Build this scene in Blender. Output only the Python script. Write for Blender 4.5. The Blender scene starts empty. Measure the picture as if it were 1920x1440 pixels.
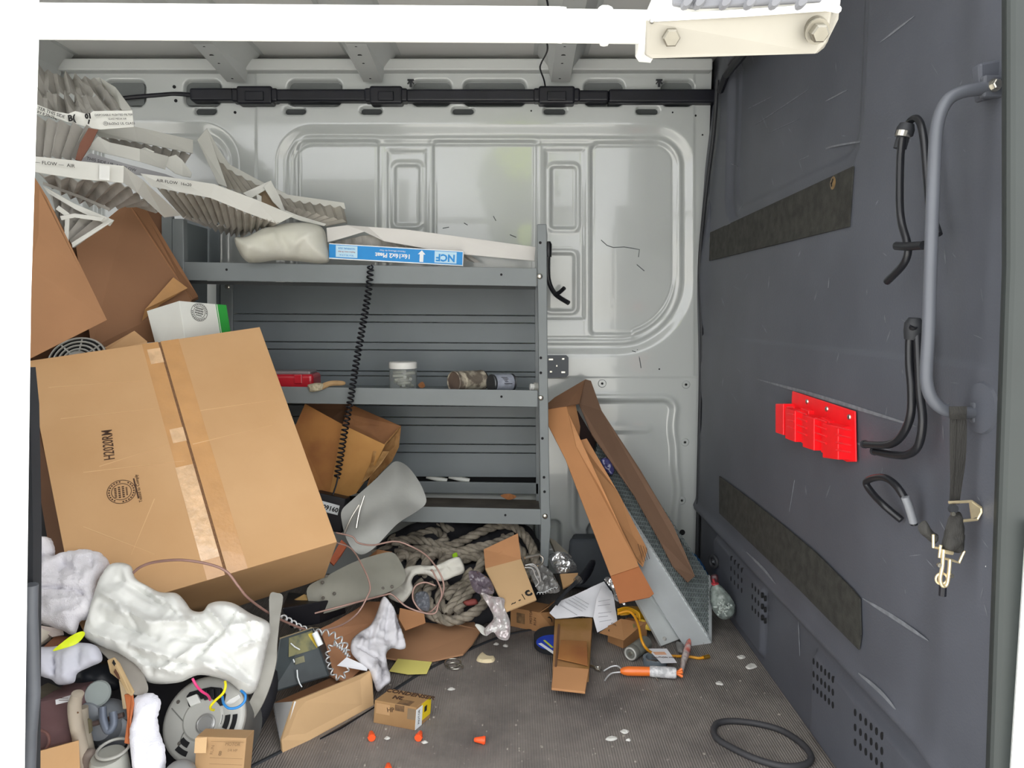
import bpy, bmesh, math, random
import numpy as np
from mathutils import Vector, Matrix, noise, geometry

# ------------------------------------------------------------------ camera, sky, exposure
S = bpy.context.scene
COL = S.collection
F = 1400.0                      # focal length in pixels of the 1920 x 1440 frame
TH = math.atan(130 / F)         # the camera looks slightly down
CAMZ = 0.976                    # above the van floor
XB = 0.6875                     # bulkhead plane
YW = 2.75                       # far side wall plane
CEIL = 1.875
cd = bpy.data.cameras.new('camera'); cam = bpy.data.objects.new('camera', cd); COL.objects.link(cam)
cd.sensor_width = 36.0; cd.lens = 36.0 * F / 1920; cd.clip_start = 0.02
cam.location = (0, 0, CAMZ); cam.rotation_euler = (math.pi / 2 - TH, 0, 0)
S.camera = cam
S.view_settings.view_transform = 'Standard'; S.view_settings.look = 'None'
S.view_settings.gamma = 1.0; S.view_settings.use_curve_mapping = False
S.view_settings.exposure = 1.80
W_ = bpy.data.worlds.new('overcast'); S.world = W_; W_.use_nodes = True
_bg = W_.node_tree.nodes['Background']; _bg.inputs[0].default_value = (0.98, 0.99, 1.0, 1); _bg.inputs[1].default_value = 1.0
_sl = bpy.data.lights.new('hazy_sun', 'SUN'); _sl.energy = 3.2; _sl.angle = math.radians(6); _sl.color = (1.0, .96, .88)
_so = bpy.data.objects.new('hazy_sun', _sl); COL.objects.link(_so); _so.location = (0, 12, 12); _so.rotation_euler = (math.radians(-45), 0, math.radians(6))
_pl = bpy.data.lights.new('door_portal', 'AREA'); _pl.shape = 'RECTANGLE'; _pl.size = 1.36; _pl.size_y = 1.8
_pl.cycles.is_portal = True
_po = bpy.data.objects.new('door_portal', _pl); COL.objects.link(_po)
_po.location = (0.01, 0.97, 0.9); _po.rotation_euler = (math.pi / 2, 0, 0)
S.cycles.max_bounces = 10; S.cycles.diffuse_bounces = 6; S.cycles.use_denoising = True

# ------------------------------------------------------------------ pixel measures -> points
ct, st = math.cos(TH), math.sin(TH)
CAM = np.array([0, 0, CAMZ])
def ray(px, py):
    a = (px - 960) / F; b = (720 - py) / F
    return np.array([a, ct + b * st, -st + b * ct])
def U(px, py, Y):
    d = ray(px, py); return CAM + d * (Y / d[1])
def G(px, py, z=0.0):
    d = ray(px, py); return CAM + d * ((z - CAMZ) / d[2])
def B(px, py, x=XB):
    d = ray(px, py); return CAM + d * (x / d[0])
def proj(P):
    P = np.asarray(P) - CAM
    dep = P[..., 1] * ct - P[..., 2] * st; up = P[..., 1] * st + P[..., 2] * ct
    return 960 + F * P[..., 0] / dep, 720 - F * up / dep
def UL(pts): return [U(*p) for p in pts]
def GL(pts, z=0.0): return [G(p[0], p[1], p[2] if len(p) > 2 else z) for p in pts]
def para(c, Y0):
    """the parallelogram in space whose four corners show at the four pixels c; corner 0 at depth Y0"""
    R = np.array([ray(*p) for p in c]).T
    A = R * np.array([1, -1, 1, -1.0])
    _, _, vt = np.linalg.svd(A); t = vt[-1]
    t = t / t[0] * (Y0 / R[1, 0])
    return [CAM + R[:, i] * t[i] for i in range(4)]

# ------------------------------------------------------------------ materials
MATS = {}
def lin(h):
    h = h.lstrip('#'); out = []
    for i in (0, 2, 4):
        c = int(h[i:i + 2], 16) / 255
        out.append(c / 12.92 if c <= 0.04045 else ((c + 0.055) / 1.055) ** 2.4)
    return out
def mat(name, hx, rough=0.6, metal=0.0, var=0.10, scale=7.0, bump=0.0, bscale=120.0, hx2=None, thr=(0.35, 0.7),
        trans=0.0, ior=1.45, spec=0.5, stretch=(1, 1, 1), coat=0.0, alpha=1.0, detail=5.0):
    if name in MATS: return MATS[name]
    m = bpy.data.materials.new(name); m.use_nodes = True; nt = m.node_tree; N = nt.nodes; L = nt.links
    b = N['Principled BSDF']
    c = lin(hx); c2 = lin(hx2) if hx2 else [min(1, x * (1 + var)) for x in c]; c1 = c if hx2 else [x * (1 - var) for x in c]
    tc = N.new('ShaderNodeTexCoord'); mp = N.new('ShaderNodeMapping'); mp.inputs['Scale'].default_value = stretch
    L.new(tc.outputs['Object'], mp.inputs[0])
    nz = N.new('ShaderNodeTexNoise'); nz.inputs['Scale'].default_value = scale; nz.inputs['Detail'].default_value = detail
    L.new(mp.outputs[0], nz.inputs['Vector'])
    rp = N.new('ShaderNodeValToRGB')
    rp.color_ramp.elements[0].position = thr[0]; rp.color_ramp.elements[1].position = thr[1]
    rp.color_ramp.elements[0].color = (*c1, 1); rp.color_ramp.elements[1].color = (*c2, 1)
    L.new(nz.outputs['Fac'], rp.inputs[0]); L.new(rp.outputs[0], b.inputs['Base Color'])
    b.inputs['Roughness'].default_value = rough; b.inputs['Metallic'].default_value = metal
    b.inputs['Specular IOR Level'].default_value = spec
    b.inputs['Transmission Weight'].default_value = trans; b.inputs['IOR'].default_value = ior
    b.inputs['Coat Weight'].default_value = coat; b.inputs['Alpha'].default_value = alpha
    if bump:
        n2 = N.new('ShaderNodeTexNoise'); n2.inputs['Scale'].default_value = bscale; n2.inputs['Detail'].default_value = 4
        L.new(mp.outputs[0], n2.inputs['Vector'])
        bp = N.new('ShaderNodeBump'); bp.inputs['Strength'].default_value = bump; bp.inputs['Distance'].default_value = 0.004
        L.new(n2.outputs['Fac'], bp.inputs['Height']); L.new(bp.outputs[0], b.inputs['Normal'])
    MATS[name] = m
    return m

# ------------------------------------------------------------------ object builders
WL = {}
def tag(o, label=None, cat=None, group=None, kind=None):
    for k, v in (('label', label), ('category', cat), ('group', group), ('kind', kind)):
        if v: o[k] = v
    return o
def thing(name, label, cat, base, group=None, kind=None):
    o = bpy.data.objects.new(name, None); o.empty_display_size = 0.03; COL.objects.link(o)
    o.location = [float(x) for x in base]; WL[o.name] = np.array(base, float)
    return tag(o, label, cat, group, kind)
def mk(name, V, Fs, m, parent=None, label=None, cat=None, group=None, kind=None, smooth=0, bev=0.0, seg=2, fix=True):
    """link ONE mesh object; V in world coordinates; smooth = crease angle in degrees (0 = flat)"""
    V = np.asarray(V, float)
    if parent is not None: org = WL[parent.name]
    else: org = np.array([(V[:, 0].min() + V[:, 0].max()) / 2, (V[:, 1].min() + V[:, 1].max()) / 2, V[:, 2].min()])
    me = bpy.data.meshes.new(name)
    me.from_pydata((V - org).tolist(), [], [list(map(int, f)) for f in Fs])
    if fix:
        bm = bmesh.new(); bm.from_mesh(me); bmesh.ops.recalc_face_normals(bm, faces=bm.faces); bm.to_mesh(me); bm.free()
    me.materials.append(m)
    if smooth:
        me.shade_smooth()
        if smooth < 180: me.set_sharp_from_angle(angle=math.radians(smooth))
    o = bpy.data.objects.new(name, me); COL.objects.link(o)
    if parent is not None: o.parent = parent; WL[o.name] = org
    else: o.location = org.tolist(); WL[o.name] = org
    if bev:
        md = o.modifiers.new('edge', 'BEVEL'); md.width = bev; md.segments = seg; md.limit_method = 'ANGLE'; md.angle_limit = math.radians(35)
    return tag(o, label, cat, group, kind)
def join(*ms):
    V = []; Fs = []
    for v, f in ms:
        k = len(V); V.extend([list(p) for p in v]); Fs.extend([[i + k for i in q] for q in f])
    return np.array(V), Fs
HEX = [(0, 3, 2, 1), (4, 5, 6, 7), (0, 1, 5, 4), (1, 2, 6, 5), (2, 3, 7, 6), (3, 0, 4, 7)]
def hexa(p): return np.array(p), [list(f) for f in HEX]
def box(c, s, R=None):
    c = np.array(c); s = np.array(s) / 2
    p = np.array([(-1, -1, -1), (1, -1, -1), (1, 1, -1), (-1, 1, -1), (-1, -1, 1), (1, -1, 1), (1, 1, 1), (-1, 1, 1)]) * s
    if R is not None: p = p @ np.array(R).T
    return hexa(p + c)
def box2(a, b):
    a = np.array(a, float); b = np.array(b, float); return box((a + b) / 2, b - a)
def nrm(v): v = np.asarray(v, float); return v / (np.linalg.norm(v) + 1e-12)
def newell(p):
    p = np.asarray(p, float); n = np.zeros(3)
    for i in range(len(p)):
        a, b = p[i], p[(i + 1) % len(p)]; n += np.cross(a, b)
    n = nrm(n); c = p.mean(0)
    return n if np.dot(n, CAM - c) > 0 else -n
def plate(p, t, d=None):
    """polygon p (front outline) made t thick, away from the camera side"""
    p = np.asarray(p, float); d = nrm(d) if d is not None else -newell(p)
    n = len(p); q = p + d * t
    Fs = [list(range(n)), list(range(2 * n - 1, n - 1, -1))] + [[i, (i + 1) % n, n + (i + 1) % n, n + i] for i in range(n)]
    return np.vstack([p, q]), Fs
def proud(p, t, lift=0.0):
    """polygon p raised t towards the camera side"""
    n = newell(p); p = np.asarray(p, float) + n * (lift + t); return plate(p, t, -n)
def spline(p, n=8, closed=False):
    p = np.asarray(p, float); m = len(p); out = []
    rng = range(m if closed else m - 1)
    for i in rng:
        if closed: a, b, c, d = p[(i - 1) % m], p[i], p[(i + 1) % m], p[(i + 2) % m]
        else: a, b, c, d = p[max(i - 1, 0)], p[i], p[i + 1], p[min(i + 2, m - 1)]
        for k in range(n):
            t = k / n
            out.append(0.5 * ((2 * b) + (c - a) * t + (2 * a - 5 * b + 4 * c - d) * t * t + (3 * b - a - 3 * c + d) * t ** 3))
    if not closed: out.append(p[-1])
    return np.array(out)
def frames(P, closed=False):
    P = np.asarray(P, float); T = np.gradient(P, axis=0)
    if closed: T = np.roll(P, -1, 0) - np.roll(P, 1, 0)
    T = T / (np.linalg.norm(T, axis=1)[:, None] + 1e-12)
    a = np.array([0, 0, 1.0]) if abs(T[0][2]) < 0.9 else np.array([1.0, 0, 0])
    n = nrm(np.cross(T[0], a)); Ns = [n]
    for i in range(1, len(P)):
        n = n - T[i] * np.dot(n, T[i]); n = nrm(n); Ns.append(n)
    Ns = np.array(Ns); return T, Ns, np.cross(T, Ns)
def tube(P, r, n=8, closed=False, flat=1.0):
    P = np.asarray(P, float); T, N, Bn = frames(P, closed); m = len(P)
    r = np.full(m, r) if np.isscalar(r) else np.asarray(r)
    V = []; 
    for i in range(m):
        for k in range(n):
            a = 2 * math.pi * k / n; V.append(P[i] + r[i] * (math.cos(a) * N[i] + flat * math.sin(a) * Bn[i]))
    Fs = []
    for i in range(m if closed else m - 1):
        j = (i + 1) % m
        for k in range(n): Fs.append([i * n + k, i * n + (k + 1) % n, j * n + (k + 1) % n, j * n + k])
    if not closed: Fs += [list(range(n)), list(range((m - 1) * n, m * n))]
    return np.array(V), Fs
def wire(pts, r, n=8, sub=8, closed=False): return tube(spline(pts, sub, closed), r, n, closed)
def coil(pts, rc, r, pitch, n=5, sub=14, per=8):
    """helix of wire radius r, coil radius rc around the spline through pts"""
    P = spline(pts, sub); L = np.r_[0, np.cumsum(np.linalg.norm(np.diff(P, axis=0), axis=1))]
    T, N, Bn = frames(P); m = int(L[-1] / pitch * per); s = np.linspace(0, L[-1], m)
    I = lambda A: np.stack([np.interp(s, L, A[:, k]) for k in range(3)], 1)
    C, N2, B2 = I(P), I(N), I(Bn); a = 2 * math.pi * s / pitch
    return tube(C + rc * (np.cos(a)[:, None] * N2 + np.sin(a)[:, None] * B2), r, n)
def lathe(c, ax, prof, n=24, caps=True):
    """prof = [(distance along ax, radius)]"""
    c = np.asarray(c, float); ax = nrm(ax); u = nrm(np.cross(ax, [0, 0, 1.0] if abs(ax[2]) < 0.9 else [1.0, 0, 0])); v = np.cross(ax, u)
    V = []; Fs = []
    for h, r in prof:
        for k in range(n):
            a = 2 * math.pi * k / n; V.append(c + ax * h + r * (math.cos(a) * u + math.sin(a) * v))
    for i in range(len(prof) - 1):
        for k in range(n): Fs.append([i * n + k, i * n + (k + 1) % n, (i + 1) * n + (k + 1) % n, (i + 1) * n + k])
    if caps: Fs += [list(range(n)), list(range((len(prof) - 1) * n, len(prof) * n))]
    return np.array(V), Fs
def rod(a, b, r, n=12):
    a = np.asarray(a, float); b = np.asarray(b, float); return lathe(a, b - a, [(0, r), (np.linalg.norm(b - a), r)], n)
def hexbolt(c, ax, r, h):
    return join(lathe(c, ax, [(0, r * 1.35), (h * .25, r * 1.35)], 20), lathe(np.asarray(c) + nrm(ax) * h * .25, ax, [(0, r), (h * .6, r), (h * .75, r * .82)], 6))
def ring(c, ax, R, r, n=28, m=8):
    c = np.asarray(c, float); ax = nrm(ax); u = nrm(np.cross(ax, [0, 0, 1.0] if abs(ax[2]) < 0.9 else [1.0, 0, 0])); v = np.cross(ax, u)
    P = [c + R * (math.cos(2 * math.pi * k / n) * u + math.sin(2 * math.pi * k / n) * v) for k in range(n)]
    return tube(P, r, m, True)
def inset_quad(q, a, b, c, d):
    """sub-quad of corner list q (TL,TR,BR,BL); a..b across, c..d down, 0..1"""
    q = [np.asarray(x, float) for x in q]
    f = lambda u, v: (q[0] * (1 - u) + q[1] * u) * (1 - v) + (q[3] * (1 - u) + q[2] * u) * v
    return [f(a, c), f(b, c), f(b, d), f(a, d)]
def nz(p, s=1.0, seed=0.0):
    return noise.noise(Vector((p[0] * s + seed * 7.13, p[1] * s + seed * 3.7, p[2] * s - seed * 5.1)))
def puff(outl, thick, dm=0.03, res=0.010, amp=0.006, freq=16.0, seed=1.0, stretch=(1, 1), back=0.6, smooth_outline=True, jag=0.0, ridge=True, mid=None, sheet=0.0, bend=0.0, axis=None, folds=None, fuzz=0.0):
    """a soft solid (cloth, sack, bag) from an outline of (px, py, depth): bulging front, bulging back, creased by noise;
       mid = extra (px,py,depth) points the front passes near"""
    P = np.array([U(*p) for p in outl])
    if smooth_outline: P = spline(P, 5, True)
    c = P.mean(0); _, _, vt = np.linalg.svd(P - c); n = vt[2]
    if np.dot(n, CAM - c) < 0: n = -n
    e1 = vt[0]; e2 = np.cross(n, e1); q = P - c
    a2 = np.stack([q @ e1, q @ e2], 1); w = q @ n
    seg = np.roll(a2, -1, 0) - a2; L = np.linalg.norm(seg, axis=1); pts = []; pw = []
    for i in range(len(a2)):
        k = max(1, int(L[i] / res))
        for j in range(k):
            t = j / k; pts.append(a2[i] + seg[i] * t); pw.append(w[i] * (1 - t) + w[(i + 1) % len(w)] * t)
    pts = np.array(pts); pw = np.array(pw); nb = len(pts)
    if jag:
        rr = random.Random(int(seed * 97)); pts = pts + np.array([[rr.uniform(-jag, jag), rr.uniform(-jag, jag)] for _ in range(nb)])
    lo, hi = pts.min(0), pts.max(0); rr = random.Random(int(seed * 131)); inner = []
    ny = int((hi[1] - lo[1]) / (res * .87)) + 2; nx = int((hi[0] - lo[0]) / res) + 2
    for j in range(ny):
        for i in range(nx):
            inner.append((lo[0] + (i + .5 * (j & 1)) * res + rr.uniform(-.15, .15) * res, lo[1] + j * res * .87 + rr.uniform(-.15, .15) * res))
    inner = np.array(inner)
    A = pts; Bq = np.roll(pts, -1, 0); AB = Bq - A; l2 = (AB ** 2).sum(1) + 1e-12
    def dist(X):
        t = np.clip(((X[:, None] - A) * AB).sum(2) / l2, 0, 1); D = X[:, None] - (A + t[..., None] * AB); return np.sqrt((D ** 2).sum(2)).min(1)
    x, y = inner[:, 0], inner[:, 1]; ins = np.zeros(len(inner), bool)
    for i in range(nb):
        (x0, y0), (x1, y1) = A[i], Bq[i]
        if y0 != y1:
            cnd = ((y0 > y) != (y1 > y)) & (x < (x1 - x0) * (y - y0) / (y1 - y0) + x0); ins ^= cnd
    inner = inner[ins]; inner = inner[dist(inner) > res * .5] if len(inner) else inner
    allp = [Vector(p) for p in pts] + [Vector(p) for p in inner]
    r = geometry.delaunay_2d_cdt(allp, [], [list(range(nb))], 1, 1e-6)
    vv = np.array([list(v) for v in r[0]]); tr = [list(f) for f in r[2]]
    d = dist(vv); edge = d < 1e-5
    dd = np.linalg.norm(vv[:, None] - pts, axis=2); wt = 1 / (dd ** 4 + 1e-10); ws = (wt * pw).sum(1) / wt.sum(1)
    t = np.clip(d / dm, 0, 1); prof = np.sqrt(np.clip(1 - (1 - t) ** 2, 0, 1))
    h = np.zeros(len(vv))
    for i, p in enumerate(vv):
        s = (p[0] * stretch[0], p[1] * stretch[1], 0)
        v = (1 - 2.6 * abs(nz(s, freq, seed))) if ridge else nz(s, freq, seed) * 1.6
        h[i] = amp * (0.62 * v + 0.28 * nz(s, freq * 2.6, seed + 3) + 0.35 * nz(s, freq * .45, seed + 5) * 1.6 + .1 * nz(s, freq * 6, seed + 2))
    if folds:
        for (fx0, fy0, fx1, fy1, fw, fh) in folds:
            A2 = []
            for fx, fy in ((fx0, fy0), (fx1, fy1)):
                dr = ray(fx, fy); q3 = CAM + dr * (np.dot(c - CAM, n) / np.dot(dr, n)) - c; A2.append(np.array([q3 @ e1, q3 @ e2]))
            ab = A2[1] - A2[0]; tt = ((vv - A2[0]) @ ab) / (ab @ ab); tcl = np.clip(tt, 0, 1)
            ds = np.linalg.norm(vv - (A2[0] + tcl[:, None] * ab), axis=1)
            ds = ds + .12 * fw * np.array([nz((p[0], p[1], 0), 30, seed + 9) for p in vv])
            h += fh * np.clip(1 - np.abs(ds) / fw, 0, 1) ** 1.4 * (.35 + .65 * np.sin(np.pi * np.clip(tcl, .04, .96)))
    if fuzz:
        rz = random.Random(int(seed * 17)); h += np.array([rz.uniform(-fuzz, fuzz) for _ in vv])
    off = np.zeros(len(vv))
    if mid:
        for (mx, my, mY, rad) in mid:
            q3 = U(mx, my, mY) - c; u2 = np.array([q3 @ e1, q3 @ e2]); i0 = np.argmin(((vv - u2) ** 2).sum(1))
            dw = q3 @ n - ws[i0] - thick; off += dw * np.exp(-((vv - u2) ** 2).sum(1) / (2 * rad * rad))
    if sheet:                                   # a sheet of even thickness, bowed by bend, creased by the noise
        k = vv[:, 1] if axis is None else vv @ np.array([math.cos(axis), math.sin(axis)])
        k = (k - k.min()) / (k.max() - k.min()) * 2 - 1
        up = c + vv[:, :1] * e1 + vv[:, 1:] * e2 + (ws + h + off + bend * (1 - k * k))[:, None] * n
        dn = up - n * sheet; nv = len(up); cnt = {}
        for f in tr:
            for a, b in zip(f, f[1:] + f[:1]): cnt[(a, b)] = 1
        side = [[a, b, nv + b, nv + a] for (a, b) in cnt if (b, a) not in cnt]
        return np.vstack([up, dn]), tr + [[nv + i for i in reversed(f)] for f in tr] + side
    up = c + vv[:, :1] * e1 + vv[:, 1:] * e2 + (ws + thick * prof + (h + off) * np.clip(t * 1.5, 0, 1) + h * .25)[:, None] * n
    dn = c + vv[:, :1] * e1 + vv[:, 1:] * e2 + (ws - thick * back * prof + h * .25)[:, None] * n
    idx = np.arange(len(vv)); m2 = {}; V = list(up)
    for i in idx:
        if edge[i]: m2[i] = i
        else: m2[i] = len(V); V.append(dn[i])
    return np.array(V), tr + [[m2[i] for i in reversed(f)] for f in tr]
def sheet(outl, t=.002, amp=.0, freq=12., seed=1., bend=0., axis=None, res=.012, smooth=True, **k):
    return puff(outl, 0, .02, res, amp, freq, seed, smooth_outline=smooth, sheet=t, bend=bend, axis=axis, **k)
def rope(pts, r, sub=10, n=7, k=3, pitch=6.0):
    P = spline([U(*p) for p in pts], sub); P = resamp3(P, r * .45); T, N, Bn = frames(P); L = np.r_[0, np.cumsum(np.linalg.norm(np.diff(P, axis=0), axis=1))]; out = []
    for j in range(k):
        a = 2 * math.pi * (L / (r * pitch) + j / k)
        out.append(tube(P + r * .52 * (np.cos(a)[:, None] * N + np.sin(a)[:, None] * Bn), r * .56, n))
    return join(*out)
def resamp3(P, step):
    L = np.r_[0, np.cumsum(np.linalg.norm(np.diff(P, axis=0), axis=1))]; s = np.linspace(0, L[-1], max(4, int(L[-1] / step)))
    return np.stack([np.interp(s, L, P[:, i]) for i in range(3)], 1)
def onplane(px, py, P0, n):
    d = ray(px, py); return CAM + d * (np.dot(np.asarray(P0) - CAM, n) / np.dot(d, n))
def upbox(bl, br, depth, h, z0=0.0, dirv=None):
    """upright box: bottom front edge bl-br (points), going depth away, h tall; returns 8 points"""
    bl = np.asarray(bl, float); br = np.asarray(br, float); d = np.array([-(br - bl)[1], (br - bl)[0], 0]); d = nrm(d) * depth
    if dirv is not None: d = np.asarray(dirv, float)
    u = np.array([0, 0, h]); return [bl, br, br + d, bl + d, bl + u, br + u, br + d + u, bl + d + u]
def textmesh(s, size, depth=0.0006, bold=0.0):
    cu = bpy.data.curves.new('txt', 'FONT'); cu.body = s; cu.size = size; cu.extrude = depth; cu.offset = bold
    cu.align_x = 'CENTER'; cu.align_y = 'CENTER'; cu.resolution_u = 2
    o = bpy.data.objects.new('txt', cu); COL.objects.link(o)
    dg = bpy.context.evaluated_depsgraph_get(); me = bpy.data.meshes.new_from_object(o.evaluated_get(dg))
    V = np.array([list(v.co) for v in me.vertices]); Fs = [list(p.vertices) for p in me.polygons]
    bpy.data.objects.remove(o); bpy.data.curves.remove(cu); bpy.data.meshes.remove(me)
    return V, Fs
def lettering(s, q, u, v, size, m, parent, ang=0.0, name='printed_text', sx=1.0, lift=0.0008, bold=0.0):
    """flat print on the quad q (TL,TR,BR,BL) at (u,v) in 0..1, turned by ang degrees"""
    q = [np.asarray(x, float) for x in q]
    o = inset_quad(q, u, u, v, v)[0]; X = nrm(q[1] - q[0]); n = newell(q); Y = np.cross(n, X)
    a = math.radians(ang); X2 = math.cos(a) * X + math.sin(a) * Y; Y2 = -math.sin(a) * X + math.cos(a) * Y
    V, Fs = textmesh(s, size, 0.0003, bold)
    P = o + V[:, :1] * X2 * sx + V[:, 1:2] * Y2 + (V[:, 2:3] + lift) * n
    return mk(name, P, Fs, m, parent, fix=False)
# ------------------------------------------------------------------ the van shell
m_wall = mat('grey_body_paint', '#b6bab9', 0.16, var=.03, scale=3, spec=.8, coat=.5)
m_inner = mat('grey_inner_paint', '#bfc2c1', 0.4, var=.03, scale=3)
m_ceil = mat('roof_paint', '#dadad8', 0.45, var=.04, scale=2)
m_white = mat('white_body_paint', '#f1f2f0', 0.3, var=.01)
m_bulk = mat('navy_moulded_plastic', '#4f525a', 0.5, var=.10, scale=5, bump=.12, bscale=260)
m_black = mat('black_plastic', '#14151c', 0.45, var=.2)
m_rubber = mat('dark_rubber', '#2a2c30', 0.6, var=.15)
m_dark = mat('dark_cavity', '#3a3d3e', 0.7, var=.1)
m_hole = mat('hole_shadow', '#101114', 0.8, var=.1)
m_steel = mat('bright_zinc', '#c9c6bd', 0.32, 1.0, var=.08, scale=30)
m_scuff = mat('pale_scuff', '#71747a', 0.7, var=.2, scale=60)

def ground_mat():
    m = mat('pale_bounce_ground', '#d0cec9', .9, var=.08, scale=3, bump=.3, bscale=60); return m  # unseen ground, made paler to bounce light onto the ceiling
tre = np.array([.2, -8.0, 2.9])
def leafy(c, R, n, seed):
    rr = random.Random(seed); V = []; Fs = []
    for _ in range(n):
        d = nrm([rr.gauss(0, 1), rr.gauss(0, 1), rr.gauss(0, 1)]) * R * rr.uniform(.35, 1) ** .5 * np.array([1, 1, 1.15]); p = c + d
        a = nrm([rr.gauss(0, 1), rr.gauss(0, 1), rr.gauss(0, 1)]) * .10; b = nrm(np.cross(a, [rr.gauss(0, 1), rr.gauss(0, 1), rr.gauss(0, 1)])) * .06
        k = len(V); V += [p - a, p + b, p + a, p - b]; Fs.append([k, k + 1, k + 2, k + 3])
    return np.array(V), Fs
m_leaf = mat('spring_leaf', '#dcee55', .6, var=.15, scale=2)
m_leafd = mat('dark_leaf', '#46542f', .7, var=.3, scale=2)
rr = random.Random(5)
tr_ = thing('garden_tree', 'yellow green leafy tree across the yard, mirrored in the glossy far wall', 'tree', (.25, -8, -.7))
mk('crown', *join(leafy(np.array([.16, -7.9, 2.5]), .42, 1600, 1), leafy(np.array([.30, -7.9, 1.05]), .16, 150, 2)), m_leaf, tr_, fix=False)
mk('trunk', *tube(spline([(.25, -8, -.71), (.22, -8, 1.0), (.26, -8, 2.6)], 5), .06, 8), m_rubber if 'm_rubber' in globals() else mat('bark', '#4a3d30', .9), tr_)
for lb, c_, R_ in (('dark leafy tree behind the yellow green one, mirrored in the far wall', (.12, -8.9, 1.7), .75), ('dark leafy tree further along the yard, mirrored beside the partition', (3.1, -8.6, 1.7), .8)):
    td_ = thing('garden_tree', lb, 'tree', (c_[0], c_[1], -.7))
    mk('crown', *join(leafy(np.array(c_) + [0, 0, .25], R_, 1500, 3), leafy(np.array(c_) - [0, 0, .5], R_ * .8, 700, 4)), m_leafd, td_, fix=False)
    mk('trunk', *tube(spline([(c_[0], c_[1], -.71), (c_[0] + .05, c_[1], .6), (c_[0], c_[1], 1.5)], 5), .07, 8), m_rubber, td_)
mk('ground', *box2((-30, -40, -.75), (30, 30, -.70)), ground_mat(), kind='structure')

def floor_mat():
    m = bpy.data.materials.new('ribbed_floor_mat'); m.use_nodes = True; nt = m.node_tree; N = nt.nodes; L = nt.links; b = N['Principled BSDF']
    tc = N.new('ShaderNodeTexCoord')
    n1 = N.new('ShaderNodeTexNoise'); n1.inputs['Scale'].default_value = 4.5; n1.inputs['Detail'].default_value = 7; n1.inputs['Roughness'].default_value = .65
    L.new(tc.outputs['Object'], n1.inputs['Vector'])
    rp = N.new('ShaderNodeValToRGB'); E = rp.color_ramp.elements
    E[0].position = .33; E[0].color = (*lin('#635e5b'), 1); E[1].position = .72; E[1].color = (*lin('#8d8680'), 1)
    L.new(n1.outputs['Fac'], rp.inputs[0])
    n2 = N.new('ShaderNodeTexNoise'); n2.inputs['Scale'].default_value = 70; n2.inputs['Detail'].default_value = 3; L.new(tc.outputs['Object'], n2.inputs['Vector'])
    r2 = N.new('ShaderNodeValToRGB'); r2.color_ramp.elements[0].position = .69; r2.color_ramp.elements[1].position = .76
    L.new(n2.outputs['Fac'], r2.inputs[0])
    mx = N.new('ShaderNodeMix'); mx.data_type = 'RGBA'; L.new(r2.outputs[0], mx.inputs[0]); L.new(rp.outputs[0], mx.inputs[6]); mx.inputs[7].default_value = (*lin('#a09992'), 1)
    L.new(mx.outputs[2], b.inputs['Base Color']); b.inputs['Roughness'].default_value = .75
    wv = N.new('ShaderNodeTexWave'); wv.wave_type = 'BANDS'; wv.bands_direction = 'X'; wv.inputs['Scale'].default_value = 52; wv.inputs['Distortion'].default_value = 0.0
    L.new(tc.outputs['Object'], wv.inputs['Vector'])
    bp = N.new('ShaderNodeBump'); bp.inputs['Strength'].default_value = .55; bp.inputs['Distance'].default_value = .0025
    L.new(wv.outputs['Fac'], bp.inputs['Height']); L.new(bp.outputs[0], b.inputs['Normal'])
    return m
fl = mk('floor', *box2((-2.5, .97, -.06), (.74, 2.80, 0)), floor_mat(), kind='structure')
mk('sill_step', *box2((-2.5, .93, -.45), (.74, .97, -.02)), m_white, fl)
# the raised mat edge that crosses the floor
e = [(1060, 1172), (960, 1188), (880, 1218), (790, 1262), (700, 1318), (560, 1392), (470, 1438)]
pe = [G(*p) for p in e]
mk('mat_edge', *tube(spline(pe, 6), .006, 6, flat=.6), m_rubber, fl)

# far wall: pressed sheet steel
def sdrr(x, y, x0, y0, x1, y1, r):
    if np.isscalar(r): r = (r, r, r, r)      # TL TR BR BL
    cx, cy = (x0 + x1) / 2, (y0 + y1) / 2; dx, dy = x - cx, y - cy
    R = np.where(dx < 0, np.where(dy < 0, r[0], r[3]), np.where(dy < 0, r[1], r[2]))
    qx = np.abs(dx) - (x1 - x0) / 2 + R; qy = np.abs(dy) - (y1 - y0) / 2 + R
    return np.minimum(np.maximum(qx, qy), 0) + np.hypot(np.maximum(qx, 0), np.maximum(qy, 0)) - R
def ss(d, a, b):
    t = np.clip((d - a) / (b - a), 0, 1); return t * t * (3 - 2 * t)
def grid_mesh(name, P, nu, nv, m, flip=False, **k):
    ii = np.arange(nu * nv).reshape(nv, nu)
    q = np.stack([ii[:-1, :-1], ii[:-1, 1:], ii[1:, 1:], ii[1:, :-1]], -1).reshape(-1, 4)
    if flip: q = q[:, ::-1]
    me = bpy.data.meshes.new(name); nf = len(q)
    me.vertices.add(len(P)); me.vertices.foreach_set('co', P.astype(np.float32).ravel())
    me.loops.add(nf * 4); me.loops.foreach_set('vertex_index', q.astype(np.int32).ravel())
    me.polygons.add(nf); me.polygons.foreach_set('loop_start', np.arange(0, nf * 4, 4, dtype=np.int32))
    me.update(calc_edges=True); me.validate(); me.shade_smooth(); me.materials.append(m)
    o = bpy.data.objects.new(name, me); COL.objects.link(o); WL[o.name] = np.zeros(3)
    return tag(o, **k)
SLOTS = [(385, 42), (553, 42), (696, 42), (868, 43), (1040, 44), (1214, 44)]
UPPER = [(196, 273), (344, 415), (539, 642), (771, 847), (868, 987), (1094, 1171), (1239, 1302)]
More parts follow.
